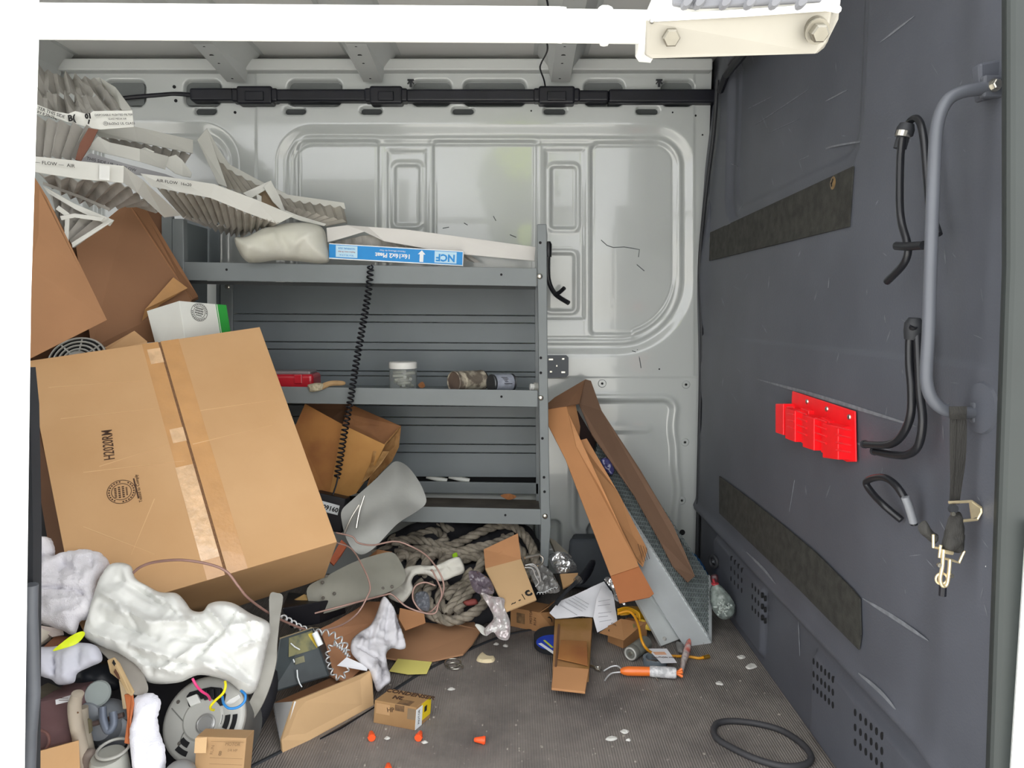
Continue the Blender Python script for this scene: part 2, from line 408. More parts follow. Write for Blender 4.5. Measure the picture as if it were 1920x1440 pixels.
def wall_height(px, py):
    h = np.zeros_like(px)
    h += 3 * ss(px, 479, 482) - 2 * ss(py, 706, 709) * ss(px, 1020, 1026)
    # two big window shaped pressings: slope, ledge, inner line
    for (x0, y0, x1, y1, r) in ((512, 230, 1306, 672, (74, 80, 150, 60)), (150, 226, 453, 700, (60, 78, 60, 60))):
        sd = sdrr(px, py, x0, y0, x1, y1, r)
        h -= 13 * ss(-sd, 2, 26)
        h += 5 * np.exp(-((sd + 30) / 5.0) ** 2)
        h += 4.5 * ss(-sd, 38, 42)
    inb = ss(-sdrr(px, py, 512, 230, 1306, 672, (74, 80, 150, 60)), 38, 42)
    for (x0, y0, x1, y1, r, dpt) in ((558, 262, 709, 640, 12, 6), (812, 264, 1006, 640, 9, 6), (1108, 268, 1266, 626, (14, 40, 112, 8), 6)):
        sd = sdrr(px, py, x0, y0, x1, y1, r); h -= dpt * ss(-sd, 0, 4); h += 2.0 * np.exp(-((sd - 6) / 3.5) ** 2); h -= 3.5 * np.exp(-((sd + 2) / 2.2) ** 2)
    for (x0, y0, x1, y1) in ((722, 278, 802, 640), (1018, 276, 1099, 602)):
        sd = sdrr(px, py, x0, y0, x1, y1, 6); h -= 7 * ss(-sd, 0, 9)
    for (x0, y0, x1, y1) in ((738, 307, 788, 423), (1031, 310, 1083, 429), (1026, 473, 1079, 584)):
        sd = sdrr(px, py, x0, y0, x1, y1, 9); h += 4 * np.exp(-((sd - 2) / 4.0) ** 2); h -= 5 * ss(-sd, 1, 5)
    h += 3 * np.exp(-((py - 640) / 5.0) ** 2) * ss(-px, -1210, -1180) * ss(px, 1000, 1010)
    # openings near the rail
    for x, wd in SLOTS:
        sd = sdrr(px, py, x - wd / 2, 201, x + wd / 2, 215, 7); h -= 26 * ss(-sd, -1, 3)
    for x0, x1 in UPPER:
        sd = sdrr(px, py, x0, 150, x1, 200, 14); h -= 30 * ss(-sd, -1, 4)
    # lower bay with a rolled rim
    wob = 5 * np.sin((py - 740) / 38.0) ** 3
    sd = sdrr(px + np.where(px > 1200, wob, 0), py, 1070, 741, 1272, 1012, 30)
    h += 7 * np.exp(-((sd + 4) / 6.0) ** 2); h -= 9 * ss(-sd, 8, 16)
    sd = sdrr(px, py, 1098, 800, 1216, 806, 3); h += 2.5 * np.exp(-(sd / 6.0) ** 2)
    sd = sdrr(px, py, 1100, 975, 1216, 1100, 26); h -= 55 * ss(-sd, -2, 6)
    sd = sdrr(px, py, 1006, 975, 1052, 1045, 12); h -= 55 * ss(-sd, -2, 6)
    h -= 3 * ss(px, 1300, 1304) * ss(-py, -706, -703)
    return h / 1000.0
xs = np.arange(-1.78, .70, .0044); zs = np.arange(0.0, CEIL - .025, .0044)
XX, ZZ = np.meshgrid(xs, zs)
def tumble(z): t = np.clip((np.asarray(z) - .93) / .9, 0, 1.1); return .062 * .9 * (t * t * (2 - t) if False else t) * ss(t, 0, .12)
P0 = np.stack([XX.ravel(), YW - tumble(ZZ.ravel()), ZZ.ravel()], 1)
px_, py_ = proj(P0); P0[:, 1] -= wall_height(px_, py_)
def WY(px, py):
    Y = YW
    for _ in range(5):
        p = U(px, py, Y); Y = YW - float(tumble(p[2]))
    return Y
def WS(px, py): return WY(px, py) - float(wall_height(np.array([float(px)]), np.array([float(py)]))[0])
wall = grid_mesh('wall_back', P0, len(xs), len(zs), m_wall, kind='structure')
mk('outer_skin', *box2((-2.5, 2.83, -.4), (.9, 2.86, 1.95)), m_white, wall)
mk('wall_panel', *box2((-2.5, 2.74, 0), (-1.775, 2.76, CEIL)), m_wall, wall)
def pill(x0, y0, x1, y1, Y):
    r = (y1 - y0) / 2; P = [(x0 + r + r * math.cos(a), y0 + r + r * math.sin(a)) for a in np.linspace(math.pi / 2, 1.5 * math.pi, 7)] + [(x1 - r + r * math.cos(a), y0 + r + r * math.sin(a)) for a in np.linspace(-math.pi / 2, math.pi / 2, 7)]
    Y = WY((x0 + x1) / 2, (y0 + y1) / 2) + .014
    return plate([U(x, y, Y) for x, y in P], .002, (0, 1, 0))
m_dim = mat('slot_depth_grey', '#6a6e6e', .6, var=.08)  # shade of the recessed openings put into a grey plate colour
for x0, x1 in UPPER:
    r = 12; P = [(x0 + 2, 198), (x0 + 2, 152 + r)] + [(x0 + 2 + r - r * math.cos(a), 152 + r - r * math.sin(a)) for a in np.linspace(.2, math.pi / 2, 5)] + [(x1 - 2 - r + r * math.sin(a), 152 + r - r * math.cos(a)) for a in np.linspace(0, math.pi / 2 - .2, 5)] + [(x1 - 2, 152 + r), (x1 - 2, 198)]
    Y = WY((x0 + x1) / 2, 175) + .016; mk('opening_shade', *plate([U(x, y, Y) for x, y in P], .002, (0, 1, 0)), m_dim, wall)
for x, wd in SLOTS: mk('slot_shade', *pill(x - wd / 2 + 1, 201.5, x + wd / 2 - 1, 214.5, YW + .016), m_dark, wall)  # dark plates paint the shade inside the slots
def dots(name, L, r, Y, m, parent, ax=(0, -1, 0), h=.0022, n=10):
    for x, y, rr in L: mk(name, *lathe(U(x, y, WS(x, y) + .001), ax, [(-.003, rr), (h, rr)], n), m, parent)
dots('mounting_hole', [(441, 211, .005), (327, 163, .006), (330, 189, .006), (996, 208, .003), (1261, 211, .003), (1304, 217, .004),
     (1236, 692, .003), (1281, 830, .006), (1278, 938, .007), (1279, 998, .011), (1317, 253, .003)], .004, YW - .002, m_hole, wall)
for x, y in ((1129, 719), (1286, 721), (1284, 829), (1278, 938)):
    mk('nut_boss', *join(lathe(U(x, y, WS(x, y)), (0, -1, 0), [(0, .016), (.003, .013), (.003, .006)], 18, False), lathe(U(x, y, WS(x, y)), (0, -1, 0), [(0, .0055), (.0035, .0055)], 12)), m_wall, wall, smooth=40)
    mk('boss_hole', *lathe(U(x, y, WS(x, y)), (0, -1, 0), [(0, .0045), (.0042, .0045)], 12), m_hole, wall)
# scratches in the paint
m_scr = mat('scratch_dark', '#5b5f60', .6, var=.2)
for k, pl in enumerate([[(1127, 450), (1138, 460), (1150, 464), (1170, 463), (1183, 465), (1199, 468), (1197, 482)], [(1194, 496), (1208, 508)], [(1195, 655), (1199, 672), (1202, 690)],
          [(1185, 658), (1192, 660)], [(956, 440), (968, 445)], [(830, 428), (842, 426)], [(870, 418), (877, 422)], [(925, 405), (930, 414)]]):
    Q = [U(x, y, WS(x, y) + .0006) for x, y in pl]
    mk('scratch', *tube(np.array(Q), .0018, 5), m_scr, wall)
# cornice between the wall and the roof
P = [U(40, 150, YW - .02), U(1400, 150, YW - .02)]
cor = mk('trim_1', *box2((-1.9, 2.655, CEIL - .062), (.69, 2.74, CEIL - .022)), m_inner, kind='structure', bev=.006)
mk('trim_lip', *box2((-1.9, 2.70, CEIL - .072), (.69, 2.748, CEIL - .060)), m_wall, cor)
for x in (770, 1236):
    a = U(x, 150, 2.66)
    mk('clip', *join(box(a + [0, 0, -.012], (.008, .006, .022)), box(a, (.022, .006, .005)), box(a + [-.006, 0, -.007], (.004, .005, .016), Matrix.Rotation(.6, 3, 'Y')), box(a + [.006, 0, -.007], (.004, .005, .016), Matrix.Rotation(-.6, 3, 'Y'))), m_rubber, cor)
# roof
roof = mk('ceiling', *box2((-2.5, .95, CEIL), (.95, 2.86, CEIL + .04)), m_ceil, kind='structure')
for k, (xc, yaw) in enumerate([(-1.60, 0), (-.955, 0), (-.482, 0), (.168, 0)]):
    w = .032; y0, y1 = 1.04, 2.685; zt = CEIL + .002; zb = CEIL - .050 - (.016 if True else 0)
    prof = [(-w - .062, zt - .004), (-w - .048, zt - .004), (-w, zb), (w, zb), (w + .048, zt - .004), (w + .064, zt - .004), (w + .064, zt), (-w - .062, zt)]
    V = [(xc + a, y0, z) for a, z in prof] + [(xc + a, y1, z) for a, z in prof]; n = len(prof)
    Fs = [list(range(n)), list(range(n, 2 * n))] + [[i, (i + 1) % n, n + (i + 1) % n, n + i] for i in range(n)]
    rb = mk('roof_bow', V, Fs, m_inner, roof)
    mk('end_gusset', *hexa([(xc - w, 2.40, zb - .0005), (xc + w, 2.40, zb - .0005), (xc + w, 2.672, zb - .030), (xc - w, 2.672, zb - .030), (xc - w - .04, 2.40, zb + .05), (xc + w + .04, 2.40, zb + .05), (xc + w + .012, 2.672, zb + .02), (xc - w - .012, 2.672, zb + .02)]), m_inner, rb)
    hs = []
    for j, yy in enumerate(np.arange(1.95, 2.66, .058)):
        if j % 4 == 3: continue
        hs.append(lathe((xc + (-.004), yy, zb - max(0, (yy - 2.40)) * .110), (0, 0, -1), [(-.002, .0075 if j % 2 else .004), (.0006, .0075 if j % 2 else .004)], 12))
    mk('punched_hole', *join(*hs), m_hole, rb, kind='stuff')
mk('roof_header', *box2((-2.5, .95, 1.845), (.95, 1.04, CEIL)), m_white, roof)
# thin wiring along a roof bow
mk('wiring', *wire([U(1024, -6, 2.05), U(1028, 20, 2.1), U(1025, 70, 2.3), U(1026, 95, 2.4), U(1015, 118, 2.52), U(1013, 130, 2.56), U(1020, 150, 2.64), U(1023, 168, 2.68)], .0028, 6), m_black, roof)

# black conduit along the far wall
m_cond = mat('conduit_plastic', '#15161f', .4, var=.25, scale=12)
cz = 176
rail = thing('cable_conduit', 'long black plastic cable conduit running across the far wall under the roof', 'conduit', U(800, 180, 2.69))
def rb2(x0, x1, y0, y1, Y0=2.665, dep=.07, nm='conduit_cover', bev=.008):
    a = U(x0, y0, Y0); b = U(x1, y1, Y0)
    mk(nm, *box2((a[0], Y0, b[2]), (b[0], Y0 + dep, a[2])), m_cond, rail, bev=bev, seg=3)
rb2(354, 438, 164, 188); rb2(505, 690, 166, 189); rb2(760, 1005, 166, 190); rb2(1080, 1142, 168, 190); rb2(1142, 1346, 166, 192)
for x0, x1 in ((432, 520), (682, 764), (1000, 1088)):
    rb2(x0 + 10, x1 - 10, 160, 194, 2.655, .08, 'junction_cover'); rb2(x0, x1, 164, 190, 2.66, .08, 'junction_cover')
    rb2(x0 + 26, x1 - 26, 170, 188, 2.650, .02, 'cover_window', .004)
mk('loom', *wire([U(232, 184, 2.70), U(262, 181, 2.70), U(300, 178, 2.70), U(330, 176, 2.70), U(360, 178, 2.69)], .0075, 8), m_cond, rail)

# rear end and door side
mk('wall_left', *box2((-2.5, .97, 0), (-2.46, 2.8, 1.9)), m_wall, kind='structure')
fw = mk('wall_front', *plate([U(-1700, -260, 1.0), U(77, -260, 1.0), U(75, 70, 1.0), U(60, 560, 1.0), U(48, 1440, 1.0), U(44, 1700, 1.0), U(-1700, 1700, 1.0)], .06, (-.9, .6, 0)), m_white, kind='structure', bev=.003)
mk('door_seal', *tube([U(58, 1096, 1.045), U(57, 1150, 1.045), U(60, 1230, 1.045), U(62, 1300, 1.045), U(56, 1370, 1.045), U(52, 1470, 1.045)], .010, 10), mat('seal_rubber', '#55585e', .5, var=.2), fw, smooth=60)
mk('inner_trim', *plate([U(50, 690, 1.055), U(57, 760, 1.055), U(62, 1000, 1.055), U(60, 1460, 1.055), U(-300, 1460, 1.055), U(-300, 690, 1.055)], .02, (0, 1, 0)), m_rubber, fw)

# partition behind the cab
ys = np.arange(.985, 2.742, .0052); zb_ = np.arange(0, CEIL, .0052)
YY, ZB = np.meshgrid(ys, zb_)
def bulk_height(y, z):
    h = np.zeros_like(y)                                             # metres towards the cargo side
    sd = sdrr(y, z, 1.50, 1.245, 2.46, 2.2, .12)
    h -= .020 * ss(-sd, 0, .03); h -= .006 * ss(-sd, .055, .075)
    h += .006 * ss(-(z - B(1480, 645)[2]), -.003, .003) * ss(2.72 - y, 0, .02)
    zl = .262                                                          # kick panel
    h += .012 * np.exp(-((z - zl) / .022) ** 2) - .020 * ss(-(z - zl), -.01, .03)
    for (a, b, c, d) in ((1.98, 2.50, .02, .235), (1.10, 1.66, .00, .22)):
        sd = sdrr(y, z, a, c, b, d, .03); h += .014 * ss(-sd, 0, .02)
    h += .010 * ss(-(y - 1.17), -.04, .06)
    h += .014 * np.exp(-((y - 2.74) / .10) ** 2) * np.exp(-((z - 1.12) / .25) ** 2)
    h -= .03 * ss(z, 1.45, 1.86) * ss(y, 2.5, 2.75)
    for (a, b) in ((2.66, 1.45), (2.64, 1.30), (2.69, .87), (2.68, .62)):
        h -= .012 * np.exp(-((y - a) / .012) ** 2) * np.exp(-((z - b) / .06) ** 4)
    return h
PB = np.stack([np.full(YY.size, XB) - bulk_height(YY, ZB).ravel(), YY.ravel(), ZB.ravel()], 1)
bulk = grid_mesh('wall_right', PB, len(ys), len(zb_), m_bulk, kind='structure', flip=False)
mk('cab_side', *box2((XB + .03, 1.0, -.05), (XB + .06, 2.84, CEIL + .03)), m_rubber, bulk)
def BS(px, py, off=0.0):
    x = XB
    for _ in range(6):
        p = B(px, py, x); x = XB - float(bulk_height(np.array([np.clip(p[1], .99, 2.74)]), np.array([p[2]]))[0]) - off
    return B(px, py, x)
def bs(pts, off): return [BS(x, y, off) for x, y in pts]
def bq(pts, off): return [B(x, y, XB - off) for x, y in pts]
m_strip = mat('worn_grip_strip', '#33332f', .85, var=.35, scale=40, bump=.3, bscale=300)
mk('upper_grip_strip', *proud(bs([(1333, 436), (1470, 373), (1602, 312), (1594, 425), (1460, 458), (1331, 489)], .001), .003), m_strip, bulk)
mk('lower_grip_strip', *proud(bs([(1350, 893), (1400, 930), (1470, 985), (1530, 1035), (1600, 1105), (1614, 1122), (1616, 1190), (1612, 1218), (1560, 1166), (1500, 1105), (1350, 962)], .003), .003), m_strip, bulk)
c0 = BS(1564, 343, .005)
bd = mk('round_badge', *lathe(c0, (-1, 0, 0), [(0, .015), (.002, .015), (.004, .012)], 24), mat('tarnished_brass', '#8c7350', .4, .6, var=.3, scale=60), bulk, smooth=40)
mk('badge_mark', *join(box(c0 + [-.0045, 0, .003], (.001, .003, .012), Matrix.Rotation(.5, 3, 'X')), box(c0 + [-.0045, .003, -.003], (.001, .003, .010), Matrix.Rotation(-.5, 3, 'X'))), m_hole, bd)
# ventilation slots
def vents(x0, y0, x1, y1, nx, nzv, skew, hh):
    L = []
    for i in range(nx):
        for j in range(nzv):
            x = x0 + (x1 - x0) * i / (nx - 1); y = y0 + (y1 - y0) * j / (nzv - 1) + skew * i / (nx - 1)
            p = BS(x, y); k = lathe(p, (-1, 0, 0), [(-.004, .0046), (.0014, .0046)], 10); v = k[0].copy(); v[:, 2] = p[2] + (v[:, 2] - p[2]) * hh; L.append((v, k[1]))
    mk('vent_slots', *join(*L), m_hole, bulk, kind='stuff')
vents(1371, 1047, 1391, 1085, 4, 3, 22, 1.7); vents(1411, 1098, 1434, 1140, 5, 3, 24, 1.7)
vents(1526, 1240, 1562, 1288, 6, 3, 34, 1.6); vents(1604, 1336, 1654, 1392, 6, 3, 44, 1.6)
for pts, w in (([(1420, 711), (1500, 733), (1600, 763), (1720, 800)], .0045), ([(1618, 1122), (1680, 1160), (1742, 1202)], .0042), ([(1500, 300), (1560, 275), (1670, 258)], .002),
               ([(1400, 205), (1450, 180)], .0016), ([(1415, 235), (1520, 165)], .0016), ([(1548, 190), (1590, 168)], .0018), ([(1650, 80), (1715, 30)], .0022), ([(1555, 520), (1553, 540)], .001),
               ([(1610, 1262), (1650, 1298), (1680, 1330)], .006), ([(1400, 1035), (1430, 1065), (1455, 1095)], .005), ([(1497, 1165), (1500, 1230)], .003), ([(1440, 250), (1500, 222)], .001), ([(1600, 830), (1690, 850)], .003), ([(1480, 960), (1490, 900)], .0012)):
    c_ = spline([BS(x, y, .0004) for x, y in pts], 5); k = len(c_)
    ta = np.sin(np.linspace(.15, math.pi - .15, k)) * w
    T = np.gradient(c_, axis=0); T /= np.linalg.norm(T, axis=1)[:, None]; sd_ = np.cross(T, [1.0, 0, 0]); sd_ /= np.linalg.norm(sd_, axis=1)[:, None]
    a_ = c_ + sd_ * ta[:, None]; b_ = c_ - sd_ * ta[:, None]; o_ = np.array([-.0008, 0, 0]); V = np.vstack([a_, b_, a_ + o_, b_ + o_]); Fs = []
    for i in range(k - 1): Fs += [[i, i + 1, k + i + 1, k + i], [2 * k + i, 3 * k + i, 3 * k + i + 1, 2 * k + i + 1], [i, 2 * k + i, 2 * k + i + 1, i + 1], [k + i, k + i + 1, 3 * k + i + 1, 3 * k + i]]
    mk('scuff_mark', V, Fs, m_scuff, bulk)
rr = random.Random(11); sc = []
for _ in range(70):
    x = rr.uniform(1340, 1850); y = rr.uniform(60, 1150); a = rr.gauss(1.3, .5); l = rr.uniform(4, 14); w = rr.uniform(.6, 1.3)
    if 1470 < x < 1615 and 725 < y < 875: continue
    if y > 880 and y > 880 + (x - 1340) * .80: continue
    q_ = [BS(x + l * math.cos(a) * s1 - w * math.sin(a) * s2, y + l * math.sin(a) * s1 + w * math.cos(a) * s2, .0006) for s1, s2 in ((-1, -.2), (0, -1), (1, -.2), (1, .2), (0, 1), (-1, .2))]
    sc.append((np.array(q_), [[0, 1, 2, 3, 4, 5]]))
mk('small_scratches', *join(*sc), m_scuff, bulk, kind='stuff', fix=False)
# dark seal where partition meets wall and roof
mk('trim_2', *tube(spline([B(1345, 150, XB - .012), B(1338, 250, XB - .010), B(1322, 380, XB - .014), B(1312, 500, XB - .012), B(1316, 640, XB - .004), B(1312, 800, XB - .004), B(1308, 1000, XB - .004), B(1306, 1075, XB - .004)], 5), .007, 8), m_rubber, kind='structure')
mk('trim_3', *tube([B(1374, 122, XB - .01), B(1425, 60, XB - .01), B(1490, -12, XB - .01), B(1700, -250, XB - .01)], .016, 8), m_black, kind='structure')
mk('trim_4', *tube([B(1350, 170, XB - .01), B(1362, 140, XB - .012), B(1390, 105, XB - .03), B(1400, 92, XB - .03)], .012, 8), m_black, kind='structure')
# pillar beside the partition
pil = mk('trim_5', *plate([U(1886, -60, .955), U(2100, -60, .955), U(2100, 1500, .955), U(1853, 1500, .955), U(1866, 1100, .955), U(1886, 500, .955)], .05, (.5, 1, 0)), mat('grey_pillar_trim', '#2d3231', .6, var=.06), kind='structure', bev=.012, seg=3)
mk('white_outer_edge', *plate([U(1926, 980, .945), U(1990, 980, .945), U(1990, 1500, .945), U(1892, 1500, .945)], .02, (.5, 1, 0)), m_white, pil)
mk('hinge_pad', *lathe(BS(1846, 765, -.004), (-1, 0, 0), [(0, .040), (.008, .036), (.010, .02)], 28), m_bulk, bulk, smooth=40)
# wheel-arch cover and sill behind the shelves
mk('trim_6', *hexa([U(1060, 1100, 2.55), U(1200, 1110, 2.55), U(1200, 1110, 2.74), U(1060, 1100, 2.74), U(1068, 1010, 2.62), U(1160, 1010, 2.62), U(1160, 1000, 2.73), U(1075, 1000, 2.73)]), mat('slate_cover', '#474c52', .7, var=.1), kind='structure', bev=.01)
# ------------------------------------------------------------------ ladder rack over the doorway
m_rack = mat('white_powder_coat', '#f3f3ee', .35, var=.02)
m_plate_shade = mat('shaded_white_plate', '#98948a', .4, var=.03, scale=15)  # same white paint as the tubes, with its shade put into the colour
m_bolt = mat('dull_bolt', '#8f8b80', .45, .8, var=.1, scale=30)
rk = thing('ladder_rack', 'white tubular ladder rack with bolted plate hanging across the doorway top', 'rack', U(1100, 100, .9))
mk('long_tube', *rod(U(-500, 36, .9), U(1050, 47, .9), .0195, 28), m_rack, rk, smooth=40)
a, b = U(1048, 47, .9), U(1056, 48, .9)
mk('tube_collar', *lathe(a, b - a, [(-.004, .017), (0, .0195), (.006, .0195), (.006, .0175)], 28), m_rack, rk, smooth=40)
mk('end_tube', *rod(U(1054, 49, .9), U(1216, 51, .9), .0182, 28), m_rack, rk, smooth=40)
hb = U(1134, 50, .8815)
tb = mk('tube_bolt', *hexbolt(U(1134, 34, .885), (0, -.6, .8), .0085, .012), m_rack, rk)
mk('tube_nut', *lathe(U(1133, 78, .905), (0, 0, -1), [(-.004, .009), (.004, .005)], 6), m_rack, rk)
# gusset and stepped plate
mk('gusset', *plate([U(1230, -20, .875), U(1216, 18, .875), U(1205, 24, .875), U(1205, 78, .875), U(1212, 88, .875), U(1235, 90, .875), U(1240, -20, .875)], .05, (0, 1, 0)), m_rack, rk)
bq1 = [U(1222, 40, .84), U(1552, 18, .86), U(1560, 22, .86), U(1552, 78, .88), U(1530, 101, .875), U(1222, 110, .86), U(1211, 104, .86), U(1213, 38, .84)]
mk('side_plate', *plate(bq1, .006), m_plate_shade, rk, bev=.0015)
mk('top_channel', *hexa([U(1222, 30, .838), U(1560, 8, .858), U(1575, 14, .98), U(1235, 30, .98), U(1226, -40, .838), U(1576, -45, .858), U(1580, -45, .98), U(1226, -40, .98)]), m_rack, rk, bev=.003)
mk('plate_lip', *tube([U(1222, 34, .838), U(1400, 24, .845), U(1548, 14, .856), U(1572, 18, .87)], .004, 8), m_rack, rk)
mk('end_flange', *plate([U(1560, 16, .862), U(1574, 12, .90), U(1572, 36, .90), U(1545, 90, .90), U(1532, 100, .876), U(1552, 78, .878)], .004), m_plate_shade, rk)
for x, y in ((1256, 66), (1531, 58)):
    bo = mk('plate_bolt', *hexbolt(U(x, y, .856), (-.05, -.85, -.5), .0098, .018), m_bolt, rk)
    mk('washer', *lathe(U(x, y - 4, .86), (-.05, -.85, -.5), [(-.006, .0125), (0.001, .0125)], 24), m_bolt, bo)
m_tread = mat('grey_tread_rubber', '#6d6e72', .6, var=.1)
td = mk('step_tread', *plate([U(1262, -30, .836), U(1262, 8, .836), U(1300, 13, .834), U(1400, 9, .840), U(1543, 1, .852), U(1545, -30, .852)], .006), m_tread, rk, bev=.002)
for x in (1290, 1313, 1362, 1408, 1455, 1505):
    c = U(x, 2, .833); V, Fs = lathe(c, (0, -1, 0), [(-.003, .0062), (.003, .0045)], 12); V[:, 2] = c[2] + (V[:, 2] - c[2]) * 1.4 ; V[:, 0] += (V[:, 2] - c[2]) * .5
    mk('tread_stud', V, Fs, m_tread, td, smooth=40)
mk('plate_corner', *lathe(U(1222, 40, .836), (0, -1, 0), [(0, .003), (.002, .002)], 8), m_steel, rk)

# ------------------------------------------------------------------ shelving unit
m_shelf = mat('grey_shelf_enamel', '#767c7e', .42, var=.06, scale=5)
m_shelf_d = mat('grey_shelf_dirty', '#5a544c', .6, var=.3, scale=14)
m_back = mat('shelf_back_enamel', '#6c7377', .45, var=.05, scale=5)
YF, YB = 2.40, 2.70
sh = thing('shelving_unit', 'grey steel three tier shelving unit bolted along the far wall', 'shelving', U(680, 1080, 2.5))
def lip(x0, y0, x1, y1, h, dh, nm, lipz=.0):
    a, b, c, d = U(x0, y0, YF), U(x1, y1, YF), U(x1, y1 + h, YF), U(x0, y0 + h, YF)
    s = mk(nm, *join(plate([a, b, c, d], .004, (0, 1, 0)), plate([d + [0, 0, .002], c + [0, 0, .002], c + [0, .025, .002], d + [0, .025, .002]], .002, (0, 0, 1))), m_shelf, sh, bev=.0012)
    ta, tb_ = a + [0, .003, -dh], b + [0, .003, -dh]
    mk('shelf_tray', *hexa([ta + [0, 0, -.003], tb_ + [0, 0, -.003], tb_ + [0, YB - YF, -.003], ta + [0, YB - YF, -.003], ta, tb_, tb_ + [0, YB - YF, 0], ta + [0, YB - YF, 0]]), m_shelf_d if y0 > 900 else m_shelf, s)
    for t in (.12, .9):
        mk('lip_hole', *lathe(a * (1 - t) + b * t + [0, 0, -.022], (0, -1, 0), [(-.002, .004), (.0007, .004)], 10), m_hole, s)
    return s
s1 = lip(345, 491, 1006, 503, 34, .012, 'top_shelf')
s2 = lip(330, 722, 1008, 732, 31, .020, 'middle_shelf')
s3 = lip(330, 940, 1016, 955, 29, .045, 'bottom_shelf')
mk('shelf_underlip', *plate([U(345, 526, 2.43), U(1004, 537, 2.43), U(1004, 543, 2.43), U(345, 532, 2.43)], .01, (0, 1, 0)), m_dark, s1)
# back sheets: horizontal panels with folded joints
def backs(rows, x0, x1):
    for i in range(len(rows) - 1):
        a, b = rows[i], rows[i + 1]
        q = [U(x0, a + .8, YB), U(x1, a + 4 + .8, YB), U(x1, b + 4 - .8, YB), U(x0, b - .8, YB)]
        mk('back_panel', *plate(q, .006, (0, 1, 0)), m_back, sh, bev=.0015)
        if b - a < 20:
            o = .004
backs([532, 588, 602, 640, 654, 694, 703, 740], 405, 1009)
backs([758, 780, 795, 830, 846, 892], 405, 1010)
backs([408, 492], 345, 412)
mk('back_ledge', *plate([U(420, 898, 2.69), U(1010, 906, 2.69), U(1010, 927, 2.69), U(420, 920, 2.69)], .012, (0, 1, 0)), m_shelf, sh, bev=.002)
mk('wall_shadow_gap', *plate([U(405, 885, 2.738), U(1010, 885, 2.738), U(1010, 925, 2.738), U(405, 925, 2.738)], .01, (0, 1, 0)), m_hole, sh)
# end frames
def upright(pts, nm='upright', Y=YF - .004, dep=.03):
    return mk(nm, *plate([U(x, y, Y) for x, y in pts], dep, (0, 1, 0)), m_shelf, sh, bev=.0025)
u1 = upright([(1007, 420), (1025, 420), (1027, 700), (1031, 950), (1033, 985), (1027, 1063), (1013, 1063), (1014, 985), (1010, 700)])
u2 = upright([(322, 410), (344, 410), (346, 640), (347, 1100), (326, 1100)])
bk = [U(1010, 430, 2.40), U(1020, 430, 2.40)]
mk('rear_upright', *plate([U(1003, 540, 2.69), U(1009, 540, 2.69), U(1012, 1050, 2.69), U(1006, 1050, 2.69)], .02, (0, 1, 0)), m_shelf, sh)
ur = mk('rear_upright', *plate([U(413, 533, 2.685), U(436, 533, 2.685), U(436, 1050, 2.685), U(413, 1050, 2.685)], .012, (0, 1, 0)), m_shelf, sh, bev=.002)
mk('rear_foot', *join(rod(U(1006, 962, 2.6), U(1006, 1060, 2.6), .008)), m_shelf, sh)
# folded end sheet of the shelf on the door of the rear end
a, b = U(322, 410, 2.41), U(322, 1100, 2.41)
mk('end_sheet', *hexa([b + [-.004, 0, 0], b, b + [0, .28, 0], b + [-.004, .28, 0], a + [-.004, 0, 0], a, a + [0, .28, 0], a + [-.004, .28, 0]]), m_back, sh)
mk('end_post', *plate([U(303, 405, 2.40), U(322, 405, 2.40), U(326, 1100, 2.40), U(309, 1100, 2.40)], .02, (0, 1, 0)), m_shelf, sh)
for x, y, pr in ((1012, 518, u1), (1014, 746, u1), (1022, 968, u1), (337, 506, u2), (427, 538, ur)):
    Y = YF - .006 if pr is not ur else 2.683
    mk('bolt_head', *lathe(U(x, y, Y), (0, -1, 0), [(-.003, .009), (.001, .009), (.004, .006)], 14), m_steel, pr, smooth=50)
for x, y in ((1014, 671), (1014, 699), (1017, 822), (1020, 895), (1021, 922), (1013, 455)): mk('upright_hole', *lathe(U(x, y, YF - .005), (0, -1, 0), [(-.003, .0045), (.0006, .0045)], 10), m_hole, u1)
# wall bracket beside the upright
br = thing('mounting_bracket', 'dark steel plate with holes bracing the shelf upright to the wall', 'bracket', U(1046, 706, 2.71))
bp = mk('plate', *plate([U(1024, 666, 2.705), U(1062, 666, 2.705), U(1066, 670, 2.705), U(1066, 703, 2.705), U(1062, 707, 2.705), U(1024, 709, 2.705)], .006, (0, 1, 0)), mat('dark_bracket', '#50545a', .5, var=.1), br)
for x, y, w in ((1033, 674, 9), (1056, 673, 5), (1044, 686, 3), (1033, 697, 5), (1056, 698, 8)):
    c = U(x, y, 2.704); mk('slot_screw', *box(c, (w * .0019, .002, .007)), m_steel, br, bev=.002)

# ------------------------------------------------------------------ grab bar on the partition
m_bar = mat('grey_bar_paint', '#54575e', .42, var=.06)
gb = thing('grab_bar', 'long grey bent tube grab bar bolted to the dark partition', 'grab bar', U(1850, 775, 1.05))
pth = [(1858, 163), (1835, 167), (1806, 172), (1781, 184), (1766, 206), (1757, 236), (1753, 280), (1748, 400), (1744, 520), (1741, 620), (1737, 690), (1738, 720), (1746, 745), (1762, 763), (1786, 773), (1815, 774), (1838, 773)]
mk('tube', *tube(spline([U(x, y, 1.07) for x, y in pth], 5), .0088, 14), m_bar, gb, smooth=60)
for x, y in ((1858, 163), (1838, 773)):
    c = U(x, y, 1.07)
    f = mk('mounting_foot', *join(box(c + [.012, .0, 0], (.05, .012, .03)), box(c + [.028, .01, .0], (.012, .03, .05))), m_bar, gb, bev=.003)
    mk('bolt', *hexbolt(c + [-.0, -.007, 0], (0, -1, 0), .0066, .010), m_steel, f)
